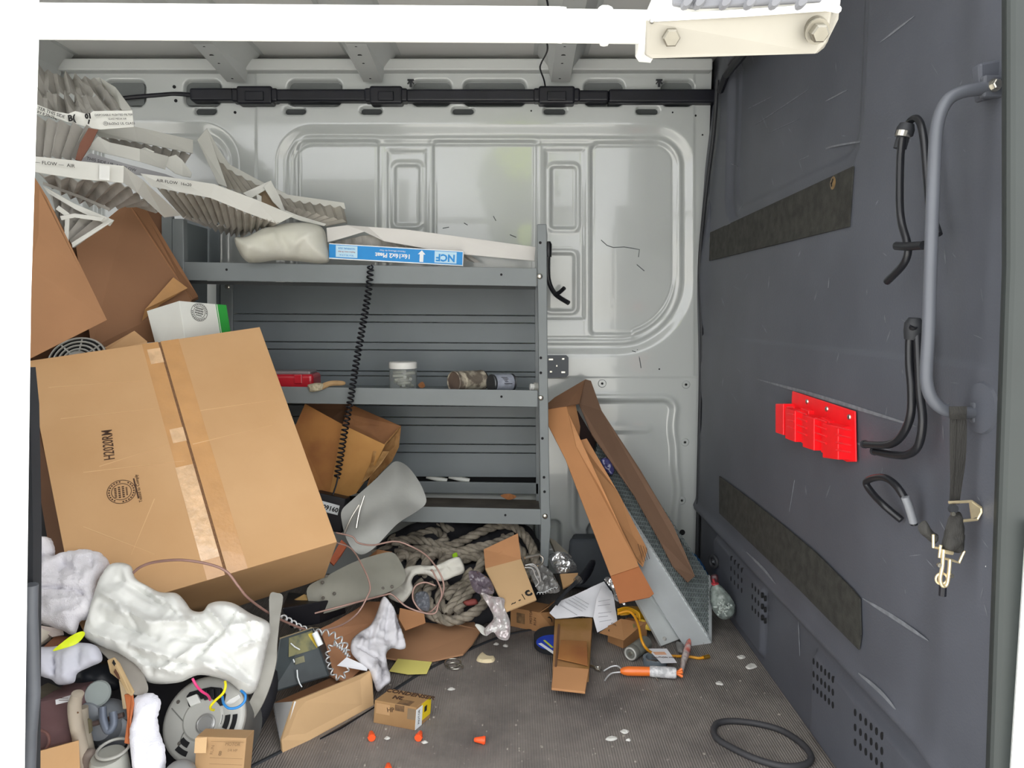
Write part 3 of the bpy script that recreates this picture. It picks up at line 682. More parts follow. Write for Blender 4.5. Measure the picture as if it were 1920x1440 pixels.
mk('upper_foot_plate', *plate([U(1836, 118, 1.075), U(1886, 108, 1.075), U(1880, 178, 1.075), U(1842, 188, 1.075), U(1838, 160, 1.075)], .02, (0, 1, 0)), m_bulk, bulk, bev=.004)

# ------------------------------------------------------------------ rubber hooks and cords on the partition
m_cord = mat('black_rubber_cord', '#1d1e22', .28, var=.15)
def bw(pts, off, r, nm, par, mm=None, n=10):
    return mk(nm, *tube(spline([B(p[0], p[1], XB - (p[2] if len(p) > 2 else off)) for p in pts], 6), r, n), mm or m_cord, par, smooth=60)
h1 = thing('utility_hook', 'long black rubber coated hook with crosspiece beside the upper grab bar', 'hook', B(1690, 470, XB - .03))
bw([(1700, 245), (1706, 228), (1718, 222), (1727, 235), (1733, 270), (1738, 330), (1744, 390), (1760, 440)], .035, .0058, 'rear_arm', h1)
bw([(1692, 258), (1688, 300), (1687, 380), (1691, 420), (1700, 452), (1702, 475), (1692, 498), (1663, 528)], .05, .0062, 'front_arm', h1)
bw([(1681, 461), (1700, 462), (1732, 460)], .055, .0070, 'crosspiece', h1)
mk('clamp', *lathe(B(1701, 232, XB - .04), B(1692, 262, XB - .045) - B(1701, 232, XB - .04), [(0, .011), (.008, .014), (.018, .014), (.02, .010), (.04, .010)], 16), m_rubber, h1, smooth=50)
mk('clamp_band', *lathe(B(1695, 246, XB - .045), B(1692, 262, XB - .045) - B(1701, 232, XB - .04), [(0, .0118), (.009, .0118)], 16), m_steel, h1)
h2 = thing('utility_hook', 'black rubber coated double hook curving beside the red holder', 'hook', B(1700, 850, XB - .03))
bw([(1714, 610), (1706, 630), (1705, 680), (1709, 730), (1707, 780), (1690, 818), (1665, 834), (1622, 833)], .05, .0066, 'front_arm', h2)
bw([(1719, 612), (1722, 680), (1725, 740), (1730, 790), (1722, 835), (1700, 853), (1670, 852), (1640, 846)], .042, .0066, 'rear_arm', h2)
mk('collar', *lathe(B(1712, 622, XB - .045), (0, -.1, 1), [(-.012, .012), (0, .014), (.014, .014), (.022, .009)], 16), m_rubber, h2, smooth=50)
for x, y in ((1622, 833), (1640, 846)):
    p = B(x, y, XB - (.05 if x < 1630 else .042)); mk('end_cap', *lathe(p, p - B(x + 20, y + 1, XB - .046), [(-.002, .0075), (.004, .0075), (.007, .003)], 12), m_rubber, h2, smooth=50)
h3 = thing('bent_hose', 'short black rubber loop with worn bend below the red holder', 'hose', B(1690, 985, XB - .03))
bw([(1714, 983, .02), (1706, 955, .03), (1694, 930, .04), (1678, 908, .045), (1660, 896, .045), (1640, 896, .045), (1624, 905, .045), (1636, 925, .04), (1655, 945, .035), (1672, 960, .025), (1690, 975, .015)], .03, .0062, 'loop', h3)
bw([(1697, 932, .043), (1705, 953, .036), (1713, 980, .027)], .03, .0066, 'grey_end', h3, mat('grey_sheath', '#83868b', .35, var=.1))
# hook on the far wall behind the shelf upright
h4 = thing('utility_hook', 'black rubber forked hook on the far wall behind the shelf upright', 'hook', U(1040, 570, 2.68))
mk('arm', *wire([U(1029, 460, 2.68), U(1027, 500, 2.685), U(1030, 530, 2.69), U(1042, 552, 2.67), U(1066, 568, 2.63)], .0085, 9), m_cord, h4, smooth=60)
mk('fork', *wire([U(1040, 552, 2.67), U(1049, 548, 2.65), U(1058, 540, 2.63)], .0075, 9), m_cord, h4, smooth=60)
mk('knob', *lathe(U(1029, 466, 2.68), (0, 0, 1), [(-.03, .010), (.015, .011), (.025, .006)], 14), m_cord, h4, smooth=50)

# ------------------------------------------------------------------ red holder
m_red = mat('red_plastic', '#f0141e', .35, var=.06, scale=20)
rh = thing('pocket_holder', 'bright red ribbed plastic pocket holder screwed to the partition', 'holder', B(1540, 840, XB - .01))
mk('back_plate', *proud(bq([(1488, 733), (1606, 771), (1608, 866), (1590, 866), (1484, 812)], .010), .004), m_red, rh, bev=.002)
for (x0, x1, yt0, yt1, yb0, yb1) in ((1475, 1490, 757, 757, 811, 816), (1494, 1513, 764, 770, 822, 829), (1528, 1550, 777, 784, 838, 845), (1567, 1597, 793, 800, 858, 862)):
    mk('pocket', *proud(bq([(x0, yt0), (x1, yt1), (x1, yb1), (x0, yb0)], .012), .028), m_red, rh, bev=.002)
    o = .041
    mk('pocket_rib', *join(*[tube([B(x0 + 1, yt0 + (yb0 - yt0) * t, XB - o), B(x1 - 1, yt1 + (yb1 - yt1) * t, XB - o)], .0018, 6) for t in (.12, .34, .56, .78)]), m_red, rh)
for (x0, x1, yt0, yt1, yb0, yb1) in ((1513, 1527, 764, 770, 830, 838), (1551, 1566, 781, 790, 848, 856)):
    mk('pocket_web', *proud(bq([(x0, yt0), (x1, yt1), (x1, yb1), (x0, yb0)], .012), .014), m_red, rh, bev=.002)
for x, y in ((1514, 753), (1551, 767), (1593, 782)):
    mk('screw', *lathe(B(x, y, XB - .0135), (-1, 0, 0), [(0, .0062), (.003, .005), (.004, .002)], 14), m_steel, rh, smooth=40)

# ------------------------------------------------------------------ strap hanging from the grab bar
m_web = mat('dark_webbing', '#32312f', .85, var=.25, scale=40, bump=.4, bscale=500, stretch=(1, 1, .2))
m_brass = mat('pale_gold_zinc', '#e3d2ac', .35, .75, var=.15, scale=40)
stp = thing('ratchet_strap', 'dark webbing strap with gold buckle hanging from the grab bar', 'strap', U(1780, 1115, 1.06))
def band(pl, pr, t, nm, m=m_web):
    n = len(pl); L = spline([U(*p) for p in pl], 4); R = spline([U(*p) for p in pr], 4); k = len(L)
    D = np.array([0, t, 0]); V = np.vstack([L, R, L + D, R + D]); Fs = []
    for i in range(k - 1):
        Fs += [[i, i + 1, k + i + 1, k + i], [2 * k + i, 3 * k + i, 3 * k + i + 1, 2 * k + i + 1], [i, 2 * k + i, 2 * k + i + 1, i + 1], [k + i, k + i + 1, 3 * k + i + 1, 3 * k + i]]
    Fs += [[0, k, 3 * k, 2 * k], [k - 1, 3 * k - 1, 4 * k - 1, 2 * k - 1]]
    return mk(nm, V, Fs, m, stp, smooth=40)
Yp = 1.056
band([(1783, 764, Yp), (1782, 800, Yp), (1782, 850, Yp), (1783, 900, Yp), (1781, 945, Yp)], [(1797, 764, Yp), (1797, 800, Yp), (1797, 850, Yp), (1796, 900, Yp), (1793, 945, Yp)], .002, 'webbing')
band([(1796, 764, Yp - .004), (1796, 800, Yp - .004), (1794, 850, Yp - .004), (1791, 900, Yp - .004), (1789, 945, Yp - .004)], [(1811, 764, Yp - .004), (1813, 800, Yp - .004), (1811, 860, Yp - .004), (1804, 910, Yp - .004), (1799, 945, Yp - .004)], .002, 'webbing')
band([(1781, 762, Yp - .014), (1781, 775, Yp - .016), (1782, 786, Yp - .008)], [(1813, 762, Yp - .014), (1813, 775, Yp - .016), (1812, 786, Yp - .008)], .002, 'webbing')
mk('webbing_bundle', *puff([(1780, 968, 1.05), (1800, 960, 1.05), (1806, 985, 1.05), (1804, 1032, 1.05), (1785, 1035, 1.05), (1766, 1028, 1.05), (1770, 1000, 1.05)], .012, .015, .004, .004, 60, 3), m_web, stp, smooth=60)
mk('tail', *puff([(1722, 985, 1.06), (1735, 976, 1.06), (1748, 995, 1.06), (1760, 1005, 1.055), (1752, 1020, 1.06), (1735, 1008, 1.06), (1724, 998, 1.06)], .009, .01, .004, .002, 60, 4), m_web, stp, smooth=60)
mk('buckle_frame', *join(tube([U(1779, 942, 1.045), U(1822, 940, 1.045), U(1839, 952, 1.045), U(1840, 960, 1.045), U(1832, 974, 1.045), U(1800, 977, 1.045)], .0022, 6)), m_brass, stp)
mk('buckle_thumb_plate', *plate([U(1818, 942, 1.044), U(1828, 944, 1.044), U(1838, 952, 1.044), U(1840, 960, 1.044), U(1836, 968, 1.044), U(1822, 973, 1.044)], .002), m_brass, stp)
mk('buckle_pin', *lathe(U(1786, 953, 1.044), (0, -1, 0), [(0, .007), (.005, .006)], 14), m_rubber, stp)
mk('hook_frame', *join(tube([U(1750, 1002, 1.05), U(1750, 1026, 1.05), U(1762, 1028, 1.05)], .0022, 6), tube([U(1764, 1022, 1.045), U(1761, 1044, 1.045), U(1784, 1050, 1.045), U(1798, 1055, 1.045), U(1808, 1033, 1.045), U(1799, 1031, 1.045)], .0022, 6)), m_brass, stp)
mk('snap_hook', *join(tube(spline([U(1769, 1030, 1.042), U(1767, 1060, 1.042), U(1763, 1085, 1.042), U(1767, 1098, 1.042), U(1775, 1096, 1.042), U(1779, 1075, 1.042), U(1781, 1048, 1.042)], 5), .0027, 8), rod(U(1770, 1034, 1.042), U(1786, 1037, 1.042), .003), ring(U(1765, 1085, 1.044), (0, -1, 0), .008, .0018, 18, 6)), m_brass, stp)
mk('hook_tip', *rod(U(1768, 1098, 1.046), U(1767, 1117, 1.046), .005, 12), m_black, stp)
mk('rivet', *join(*[lathe(U(x, y, 1.041), (0, -1, 0), [(0, .0035), (.003, .003)], 10) for x, y in ((1760, 1059), (1783, 1079), (1786, 963))]), m_steel, stp)
mk('paint_chip', *lathe(U(1858, 1062, 1.03), (0, -1, 0), [(0, .008), (.001, .006)], 8), m_white, pil)
# ------------------------------------------------------------------ cardboard
m_card = mat('cardboard', '#c49d72', .78, var=.05, scale=4, hx2='#ba9266', bump=.05, bscale=90)
m_card_p = mat('pale_cardboard', '#c8a67c', .78, var=.05, scale=4, bump=.05)
m_card_b = mat('brown_cardboard', '#92694a', .82, var=.07, scale=5)
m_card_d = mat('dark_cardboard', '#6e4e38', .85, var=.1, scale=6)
m_card_in = mat('cardboard_core', '#7a5a40', .9, var=.2, scale=200)
m_kraft = mat('orange_kraft', '#b37d4e', .75, var=.1, scale=7)
m_kraft_w = mat('stained_kraft', '#a8743f', .75, scale=6, hx2='#8a5530', thr=(.4, .66))
m_tape = mat('glossy_packing_tape', '#c1925f', .22, var=.06, scale=20, coat=.6, bump=.15, bscale=120)
m_ink = mat('brown_black_ink', '#4a3325', .8, var=.1)
m_black_ink = mat('black_ink', '#1e1c1c', .7, var=.1)

def emblem(q, u, v, r, m, parent, name='round_emblem', ang=0.0):
    """round printed seal: two rings with short lines of print"""
    q = [np.asarray(x, float) for x in q]; o = inset_quad(q, u, u, v, v)[0]; X = nrm(q[1] - q[0]); n = newell(q); Y = np.cross(n, X)
    a = math.radians(ang); X, Y = math.cos(a) * X + math.sin(a) * Y, -math.sin(a) * X + math.cos(a) * Y
    o = o + n * .0009; parts = []
    def ann(R, w, k=40, a0=0, a1=2 * math.pi):
        V = []; Fs = []
        for i in range(k + 1):
            t = a0 + (a1 - a0) * i / k
            for rr in (R - w, R): V.append(o + rr * (math.cos(t) * X + math.sin(t) * Y))
        for i in range(k): Fs.append([2 * i, 2 * i + 1, 2 * i + 3, 2 * i + 2])
        return np.array(V), Fs
    parts += [ann(r, r * .05), ann(r * .70, r * .05)]
    for i in range(26):
        if i % 13 < 11: parts.append(ann(r * .9, r * .11, 2, 2 * math.pi * i / 26, 2 * math.pi * (i + .55) / 26))
    for j, (w0, h0, y0) in enumerate(((.42, .16, .32), (.5, .16, .06), (.5, .16, -.2), (.36, .12, -.42))):
        k = 6
        for i in range(k):
            x0 = -w0 + 2 * w0 * i / k; x1 = x0 + 2 * w0 / k * .66
            parts.append((np.array([o + r * (x * X + y * Y) for x, y in ((x0, y0), (x1, y0), (x1, y0 + h0), (x0, y0 + h0))]), [[0, 1, 2, 3]]))
    return mk(name, *join(*parts), m, parent, fix=False)
def crease(q, u0, v0, u1, v1, w, m, parent, lift=.0006):
    a = inset_quad(q, u0, u0, v0, v0)[0]; b = inset_quad(q, u1, u1, v1, v1)[0]; n = newell(q); s = nrm(np.cross(b - a, n)) * w
    return mk('crease', *plate(np.array([a - s, b - s * .3, b + s * .3, a + s]) + n * lift, .0004, -n), m, parent)

# the big carton leaning back
q = para([(50, 677), (487, 613), (632, 1016), (145, 1160)], 1.86)
n = newell(q); D = -n * .27
bc = thing('moving_carton', 'largest cardboard carton, taped down its middle seam, leaning back beside the shelves', 'carton', np.mean(q, 0) + D + [0, 0, -.3])
inn = [p - n * .003 for p in q]
mk('body', *hexa([inn[3], inn[2], inn[2] + D, inn[3] + D, inn[0], inn[1], inn[1] + D, inn[0] + D]), m_card, bc)
seam = .535
for a, b in ((0, seam - .005), (seam + .005, 1)):
    f = inset_quad(q, a, b, 0, 1)
    mk('flap', *plate(f, .0035), m_card, bc, bev=.0012)
mk('seam_core', *plate(inset_quad([p - n * .0026 for p in q], seam - .012, seam + .012, 0, 1), .001), m_card_in, bc)
tp = [p + n * .0003 for p in q]
mk('packing_tape', *plate(inset_quad(tp, seam - .075, seam - .006, 0.0, 1.0), .0003), m_tape, bc)
mk('packing_tape', *plate(inset_quad(tp, seam + .006, seam + .085, 0.0, 1.0), .0003), m_tape, bc)
m_shine = mat('wrinkled_clear_tape', '#d9b48c', .12, var=.15, scale=40, coat=1.0, bump=.9, bscale=60)
mk('tape_patch', *plate(inset_quad([p + n * .0008 for p in q], seam - .078, seam - .006, .56, .93), .0003), m_shine, bc)
mk('tape_patch', *plate(inset_quad([p + n * .0008 for p in q], seam - .06, seam - .004, .03, .10), .0003), m_shine, bc)
mk('tape_patch', *plate(inset_quad([p + n * .0008 for p in q], seam - .06, seam - .004, .40, .46), .0003), m_shine, bc)
bt = [inn[3] - n * .001, inn[2] - n * .001, inn[2] + D, inn[3] + D]
lettering('H2020RM', q, .232, .412, .033, m_ink, bc, 85, sx=.62, bold=.0003)
emblem(q, .238, .605, .031, m_ink, bc, ang=85)
mk('emblem_bar', *plate([x + n * .001 for x in inset_quad(q, .290, .296, .565, .645)], .0003), m_ink, bc)
lettering('Tested to Comply', q, .302, .607, .010, m_ink, bc, 88)
m_cr = mat('cardboard_crease', '#cfa87c', .8, var=.05)
for u0, v0, u1, v1 in ((.06, .13, .44, .17), (.08, .27, .45, .30), (.62, .345, .93, .36), (.55, .48, .9, .47), (.18, .49, .46, .46), (.12, .50, .5, .54), (.08, .70, .3, .86), (.35, .66, .22, .84)):
    crease(q, u0, v0, u1, v1, .0012, m_cr, bc)

# ------------------------------------------------------------------ open carton in the upper corner
oc = thing('open_carton', 'brown open carton with hanging flaps tilted below the pile of filters', 'carton', U(180, 690, 2.1))
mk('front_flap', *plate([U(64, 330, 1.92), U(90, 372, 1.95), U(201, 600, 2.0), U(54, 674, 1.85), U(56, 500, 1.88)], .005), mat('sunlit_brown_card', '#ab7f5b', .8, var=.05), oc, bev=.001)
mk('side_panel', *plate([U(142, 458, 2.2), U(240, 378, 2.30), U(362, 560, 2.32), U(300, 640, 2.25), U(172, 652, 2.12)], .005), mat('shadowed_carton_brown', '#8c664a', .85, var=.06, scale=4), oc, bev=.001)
mk('edge_fold', *plate([U(240, 378, 2.295), U(262, 372, 2.33), U(372, 556, 2.36), U(360, 562, 2.315)], .005), m_card_b, oc)
mk('tape', *plate([U(325, 520, 2.29), U(352, 540, 2.30), U(300, 572, 2.24), U(266, 602, 2.20), U(272, 580, 2.2)], .0006), m_tape, oc)
mk('rear_panel', *plate([U(55, 330, 2.15), U(145, 455, 2.24), U(180, 655, 2.24), U(56, 690, 2.05)], .005), m_card_d, oc)
mk('shadow_board', *plate([U(240, 372, 2.42), U(312, 404, 2.42), U(322, 500, 2.42), U(372, 560, 2.40), U(300, 600, 2.4)], .006), m_card_d, oc)  # dark board added to stand for the black gap behind the carton
# a loose flap peeking over the big carton
lf = mk('cardboard_offcut', *plate([U(192, 654, 2.06), U(252, 620, 2.10), U(276, 640, 2.11), U(276, 652, 2.10), U(190, 664, 2.06)], .005), m_card, label='small cardboard offcut peeking over the largest carton beside the white box', cat='cardboard', bev=.001)
# white carton with a green end
m_wbox = mat('white_carton_board', '#d9dbd6', .6, var=.03); m_green = mat('green_print', '#2f9a3e', .5, var=.06)
wb = thing('white_carton', 'small white carton with a green end and round black emblem behind the largest carton', 'carton', U(350, 700, 2.22))
p0 = [U(275, 583, 2.14), U(336, 564, 2.10), U(350, 655, 2.10), U(296, 664, 2.14)]
p1 = [U(336, 564, 2.10), U(424, 572, 2.22), U(434, 634, 2.22), U(350, 655, 2.10)]
bk_ = [U(275, 583, 2.17) + np.array([.07, .17, 0])]
mk('body', *hexa([p0[3], p1[3], p1[2], p0[3] + (p1[2] - p1[3]), p0[0], p0[1], p1[1], p0[0] + (p1[1] - p1[0])]), m_wbox, wb, bev=.001)
mk('green_end', *proud(inset_quad(p1, .80, 1.0, 0, 1), .0006), m_green, wb)
mk('green_line', *proud(inset_quad(p1, .765, .78, 0, 1), .0006), m_green, wb)
emblem(p1, .38, .23, .026, m_black_ink, wb, ang=-10)
# grille of a motor wedged behind the big carton
m_mot = mat('grey_motor_paint', '#b3b3ae', .42, .15, var=.08); m_mot_d = mat('dark_motor_inside', '#16171a', .7, var=.2)
mg = thing('motor', 'round motor with a slotted end peeking over the largest carton', 'motor', U(145, 700, 2.03))
c = U(146, 676, 2.03); ax = nrm([.15, -.8, .6])
mk('housing', *lathe(c, -ax, [(0, .075), (.08, .075)], 32), m_mot_d, mg, smooth=40)
for R in (.035, .047, .059, .071): mk('guard_ring', *ring(c + ax * .004, ax, R, .0030, 36, 6), m_mot, mg, smooth=60)
for k in range(8):
    t = k * math.pi / 4; u = nrm(np.cross(ax, [0, 0, 1])); v = np.cross(u, ax); d = math.cos(t) * u + math.sin(t) * v
    mk('guard_spoke', *rod(c + d * .02 + ax * .004, c + d * .074 + ax * .002, .0024, 6), m_mot, mg)
mk('hub', *lathe(c, ax, [(0, .03), (.01, .026), (.02, .012)], 20), m_mot, mg, smooth=40)

# ------------------------------------------------------------------ pleated air filters
m_frame = mat('white_filter_board', '#cfcfc9', .7, var=.03, scale=8)
m_media = mat('pleated_media', '#a9a6a0', .85, var=.08, scale=10)
m_media_d = mat('dusty_media', '#9d9993', .9, scale=14, hx2='#bab6b0', thr=(.35, .65))
m_media_y = mat('yellowed_media', '#98938a', .9, scale=10, hx2='#b3aea4')
def ribbon(nm, top, bot, par, m=None, t=.003, sub=1):
    A = np.array([U(*p) for p in top]); Bp = np.array([U(*p) for p in bot])
    if sub > 1: A = spline(A, sub); Bp = spline(Bp, sub)
    k = len(A); n = newell(np.vstack([A, Bp[::-1]])); o = -n * t
    V = np.vstack([A, Bp, A + o, Bp + o]); Fs = []
    for i in range(k - 1):
        Fs += [[i, i + 1, k + i + 1, k + i], [2 * k + i, 3 * k + i, 3 * k + i + 1, 2 * k + i + 1], [i, 2 * k + i, 2 * k + i + 1, i + 1], [k + i, k + i + 1, 3 * k + i + 1, 3 * k + i]]
    Fs += [[0, k, 3 * k, 2 * k], [k - 1, 3 * k - 1, 4 * k - 1, 2 * k - 1]]
    return mk(nm, V, Fs, m or m_frame, par, bev=.0006, seg=1)
def resamp(P, n):
    P = np.asarray(P, float); L = np.r_[0, np.cumsum(np.linalg.norm(np.diff(P, axis=0), axis=1))]; s = np.linspace(0, L[-1], n)
    return np.stack([np.interp(s, L, P[:, k]) for k in range(3)], 1)
def pleats(top, bot, k, amp, par, m=None, rows=6, cross=0.0, seed=1, nm='pleated_media'):
    """zigzag sheet between two polylines, k folds; cross > 0 adds ridges the other way"""
    N = 2 * k + 1; A = resamp([U(*p) for p in top], N); Bp = resamp([U(*p) for p in bot], N); n = newell(np.vstack([A, Bp[::-1]]))
    rows = max(2, rows); V = []; rr = random.Random(seed)
    jit = [rr.uniform(.7, 1.25) for _ in range(N)]
    for r in range(rows + 1):
        t = r / rows
        for i in range(N):
            z = amp * (1 if i % 2 else -1) * jit[i]
            if cross: z *= .55 + .45 * math.cos(t * math.pi * cross + (i // 2) * 1.7) ; 
            V.append(A[i] * (1 - t) + Bp[i] * t + n * (z + rr.uniform(-1, 1) * amp * .15))
    V = np.array(V); nv = len(V); V = np.vstack([V, V - n * .003]); Fs = []
    for r in range(rows):
        for i in range(N - 1):
            a = r * N + i; Fs.append([a, a + 1, a + N + 1, a + N]); Fs.append([nv + a, nv + a + N, nv + a + N + 1, nv + a + 1])
    for i in range(N - 1):
        Fs.append([i, nv + i, nv + i + 1, i + 1]); a = rows * N + i; Fs.append([a, a + 1, nv + a + 1, nv + a])
    for r in range(rows):
        a = r * N; Fs.append([a, a + N, nv + a + N, nv + a]); a = r * N + N - 1; Fs.append([a, nv + a, nv + a + N, a + N])
    return mk(nm, V, Fs, m or m_media, par)
GRP = None
def filt(label, base): return thing('air_filter', label, 'air filter', U(*base))
# a: topmost, pleats spread open, printed edge
fa = filt('topmost pleated air filter with printed white edge, its pleats spread open near the roof', (150, 245, 2.15))
pleats([(66, 126, 2.28), (100, 138, 2.28), (140, 143, 2.28), (186, 149, 2.28)], [(62, 168, 2.18), (110, 178, 2.18), (160, 180, 2.18), (212, 180, 2.2)], 7, .016, fa, rows=3, cross=1, seed=3)
pleats([(62, 168, 2.18), (110, 178, 2.18), (160, 180, 2.18), (212, 180, 2.2)], [(60, 205, 2.10), (115, 218, 2.10), (165, 214, 2.10), (232, 206, 2.13)], 8, .018, fa, rows=3, cross=1, seed=4)
ribbon('frame_strip', [(178, 146, 2.29), (186, 145, 2.29), (216, 163, 2.22), (248, 206, 2.13)], [(180, 152, 2.28), (192, 160, 2.27), (212, 186, 2.2), (228, 206, 2.12)], fa)
fs = ribbon('frame_strip', [(55, 190, 2.07), (100, 208, 2.07), (128, 213, 2.075), (141, 208, 2.075), (166, 214, 2.08), (175, 208, 2.085), (248, 207, 2.10)], [(55, 211, 2.07), (100, 220, 2.07), (126, 229, 2.075), (144, 233, 2.075), (166, 239, 2.08), (188, 243, 2.085), (251, 238, 2.10)], fa, mat('white_printed_edge', '#e4e4de', .65, var=.02))
qq = [U(172, 208, 2.075), U(248, 207, 2.09), U(251, 238, 2.09), U(172, 240, 2.075)]
lettering('DISPOSABLE PLEATED FILTER', qq, .54, .26, .0075, m_black_ink, fa); lettering('GLASS MEDIA AIR', qq, .62, .5, .006, m_black_ink, fa); lettering('16x20x2 UL CLASS', qq, .70, .78, .009, m_black_ink, fa); emblem(qq, .33, .76, .006, m_black_ink, fa)
qq2 = [U(120, 214, 2.066), U(172, 209, 2.068), U(172, 240, 2.068), U(120, 228, 2.066)]
lettering('B(', qq2, .28, .5, .022, m_black_ink, fa, bold=.001); lettering('01', qq2, .88, .30, .017, m_black_ink, fa, bold=.0012); lettering('1', qq2, .9, .66, .014, m_black_ink, fa, -20, bold=.0012)
qq3 = [U(62, 194, 2.06), U(112, 211, 2.06), U(112, 223, 2.06), U(62, 213, 2.06)]
lettering('AIR FILTER THIS SIDE', qq3, .45, .35, .012, m_black_ink, fa); lettering('MERV 8 20x25', qq3, .4, .8, .010, m_black_ink, fa)
# b: pleats and brown strap
fb = filt('drooping pleated air filter crossed by a brown cardboard strip, just under the topmost one', (120, 300, 2.1))
pleats([(60, 218, 2.06), (110, 228, 2.06), (178, 242, 2.08)], [(60, 292, 2.02), (100, 296, 2.02), (146, 300, 2.04)], 5, .012, fb, rows=4, seed=6)
mk('brown_strip', *plate([U(166, 240, 2.03), U(184, 243, 2.04), U(170, 272, 2.02), U(152, 301, 2.0), U(141, 299, 2.0), U(150, 268, 2.01)], .003), mat('red_brown_card', '#7a5142', .8, var=.06), fb)
ribbon('frame_strip', [(60, 288, 2.03), (100, 305, 2.03), (146, 302, 2.04)], [(60, 300, 2.03), (100, 312, 2.03), (146, 310, 2.04)], fb)
# c: long white edge
fc = filt('flat air filter whose white edge slopes behind the brown strip, nearest the roof', (280, 300, 2.3))
ribbon('frame_strip', [(172, 243, 2.16), (252, 237, 2.25), (362, 262, 2.42)], [(186, 256, 2.16), (258, 266, 2.25), (362, 288, 2.42)], fc)
pleats([(190, 257, 2.17), (258, 268, 2.26), (362, 290, 2.43)], [(200, 275, 2.2), (270, 292, 2.3), (350, 306, 2.45)], 9, .008, fc, rows=2, seed=7)
# d: torn corner
fd = filt('air filter with a torn crumpled corner lying below the flat one', (270, 335, 2.25))
ribbon('frame_strip', [(184, 256, 2.08), (206, 267, 2.10), (262, 279, 2.16), (316, 293, 2.25)], [(164, 278, 2.08), (205, 290, 2.10), (262, 303, 2.16), (310, 318, 2.25)], fd)
ribbon('torn_corner', [(310, 296, 2.25), (330, 290, 2.27), (342, 300, 2.28), (360, 325, 2.3)], [(311, 312, 2.25), (328, 325, 2.27), (342, 330, 2.28), (358, 333, 2.3)], fd)
ribbon('torn_flap', [(272, 276, 2.20), (290, 284, 2.2)], [(262, 280, 2.18), (283, 287, 2.2)], fd)
ribbon('frame_strip', [(148, 302, 2.03), (170, 287, 2.05), (240, 308, 2.12), (310, 326, 2.22), (330, 334, 2.25)], [(148, 310, 2.03), (170, 310, 2.05), (240, 325, 2.12), (310, 336, 2.22), (330, 338, 2.25)], fd, mat('grey_shaded_board', '#a5a5a8', .75, var=.04))
qd = [U(155, 291, 2.03), U(262, 318, 2.11), U(262, 327, 2.11), U(155, 303, 2.03)]
lettering('THIS SIDE UP  AIR FLOW', qd, .5, .35, .011, m_black_ink, fd)
# e: front left filter
fe = filt('large white framed air filter with bent corner over the open carton', (200, 410, 2.05))
s_ = ribbon('frame_strip', [(58, 292, 1.92), (150, 302, 1.95), (232, 311, 1.98)], [(60, 322, 1.92), (150, 336, 1.95), (231, 343, 1.98)], fe)
ribbon('frame_strip', [(232, 311, 1.98), (268, 338, 2.06), (340, 404, 2.22)], [(231, 343, 1.98), (258, 362, 2.06), (308, 408, 2.22)], fe)
pleats([(68, 326, 1.97), (150, 338, 2.0), (232, 346, 2.03), (300, 400, 2.2)], [(90, 345, 2.12), (150, 380, 2.18), (205, 392, 2.2), (262, 380, 2.26)], 10, .008, fe, m_media_d, rows=3, seed=9)
ribbon('inner_edge', [(80, 340, 2.05), (150, 366, 2.1), (206, 390, 2.12)], [(80, 346, 2.05), (150, 372, 2.1), (206, 396, 2.12)], fe, m_media)
qe = [U(66, 295, 1.915), U(232, 313, 1.97), U(231, 342, 1.97), U(66, 324, 1.915)]
lettering('— FLOW —  AIR', qe, .22, .3, .012, m_black_ink, fe); mk('glossy_tape', *proud(inset_quad(qe, .72, .84, .02, .98), .0004), mat('clear_tape', '#dfe0dd', .15, var=.02, coat=.6), fe)
# f: second large
ff = filt('long sagging air filter sloping down onto the top shelf', (420, 430, 2.3))
ribbon('frame_strip', [(263, 325, 2.10), (330, 334, 2.16), (402, 345, 2.22), (480, 374, 2.27), (552, 404, 2.32)], [(285, 350, 2.10), (335, 360, 2.16), (394, 371, 2.22), (460, 398, 2.27), (520, 420, 2.32)], ff)
pleats([(290, 352, 2.14), (340, 362, 2.18), (396, 372, 2.23), (470, 402, 2.28), (526, 420, 2.32)], [(338, 404, 2.32), (390, 414, 2.36), (430, 428, 2.38), (470, 436, 2.40), (508, 424, 2.40)], 15, .007, ff, m_media_y, rows=4, seed=10)
pleats([(338, 404, 2.33), (390, 414, 2.37), (430, 426, 2.39), (476, 430, 2.41)], [(372, 416, 2.42), (410, 432, 2.46), (430, 440, 2.48), (458, 444, 2.48)], 9, .008, ff, m_media_d, rows=3, seed=15, nm='lower_media')
qf = [U(263, 326, 2.095), U(402, 346, 2.21), U(394, 370, 2.21), U(285, 349, 2.095)]
lettering('AIR FLOW  16x20', qf, .42, .35, .012, m_black_ink, ff)
# g: triangle
fg = filt('broken triangular end of an air filter in the open carton', (150, 460, 2.1))
ribbon('frame_strip', [(80, 348, 2.02), (140, 382, 2.04), (214, 413, 2.06)], [(90, 362, 2.02), (140, 392, 2.04), (206, 424, 2.06)], fg)
ribbon('frame_strip', [(206, 410, 2.05), (214, 413, 2.05), (136, 464, 2.0)], [(200, 405, 2.05), (204, 411, 2.05), (134, 455, 2.0)], fg)
pleats([(88, 352, 2.05), (140, 390, 2.07), (200, 412, 2.08)], [(104, 400, 2.05), (125, 440, 2.04), (136, 460, 2.02)], 5, .012, fg, rows=4, seed=12)
ribbon('diagonal_strut', [(110, 385, 2.03), (130, 400, 2.03), (128, 455, 2.0)], [(104, 392, 2.03), (122, 405, 2.03), (120, 448, 2.0)], fg)
ribbon('diagonal_strut', [(196, 408, 2.03), (140, 400, 2.03), (112, 405, 2.02)], [(190, 415, 2.03), (140, 408, 2.03), (115, 413, 2.02)], fg)
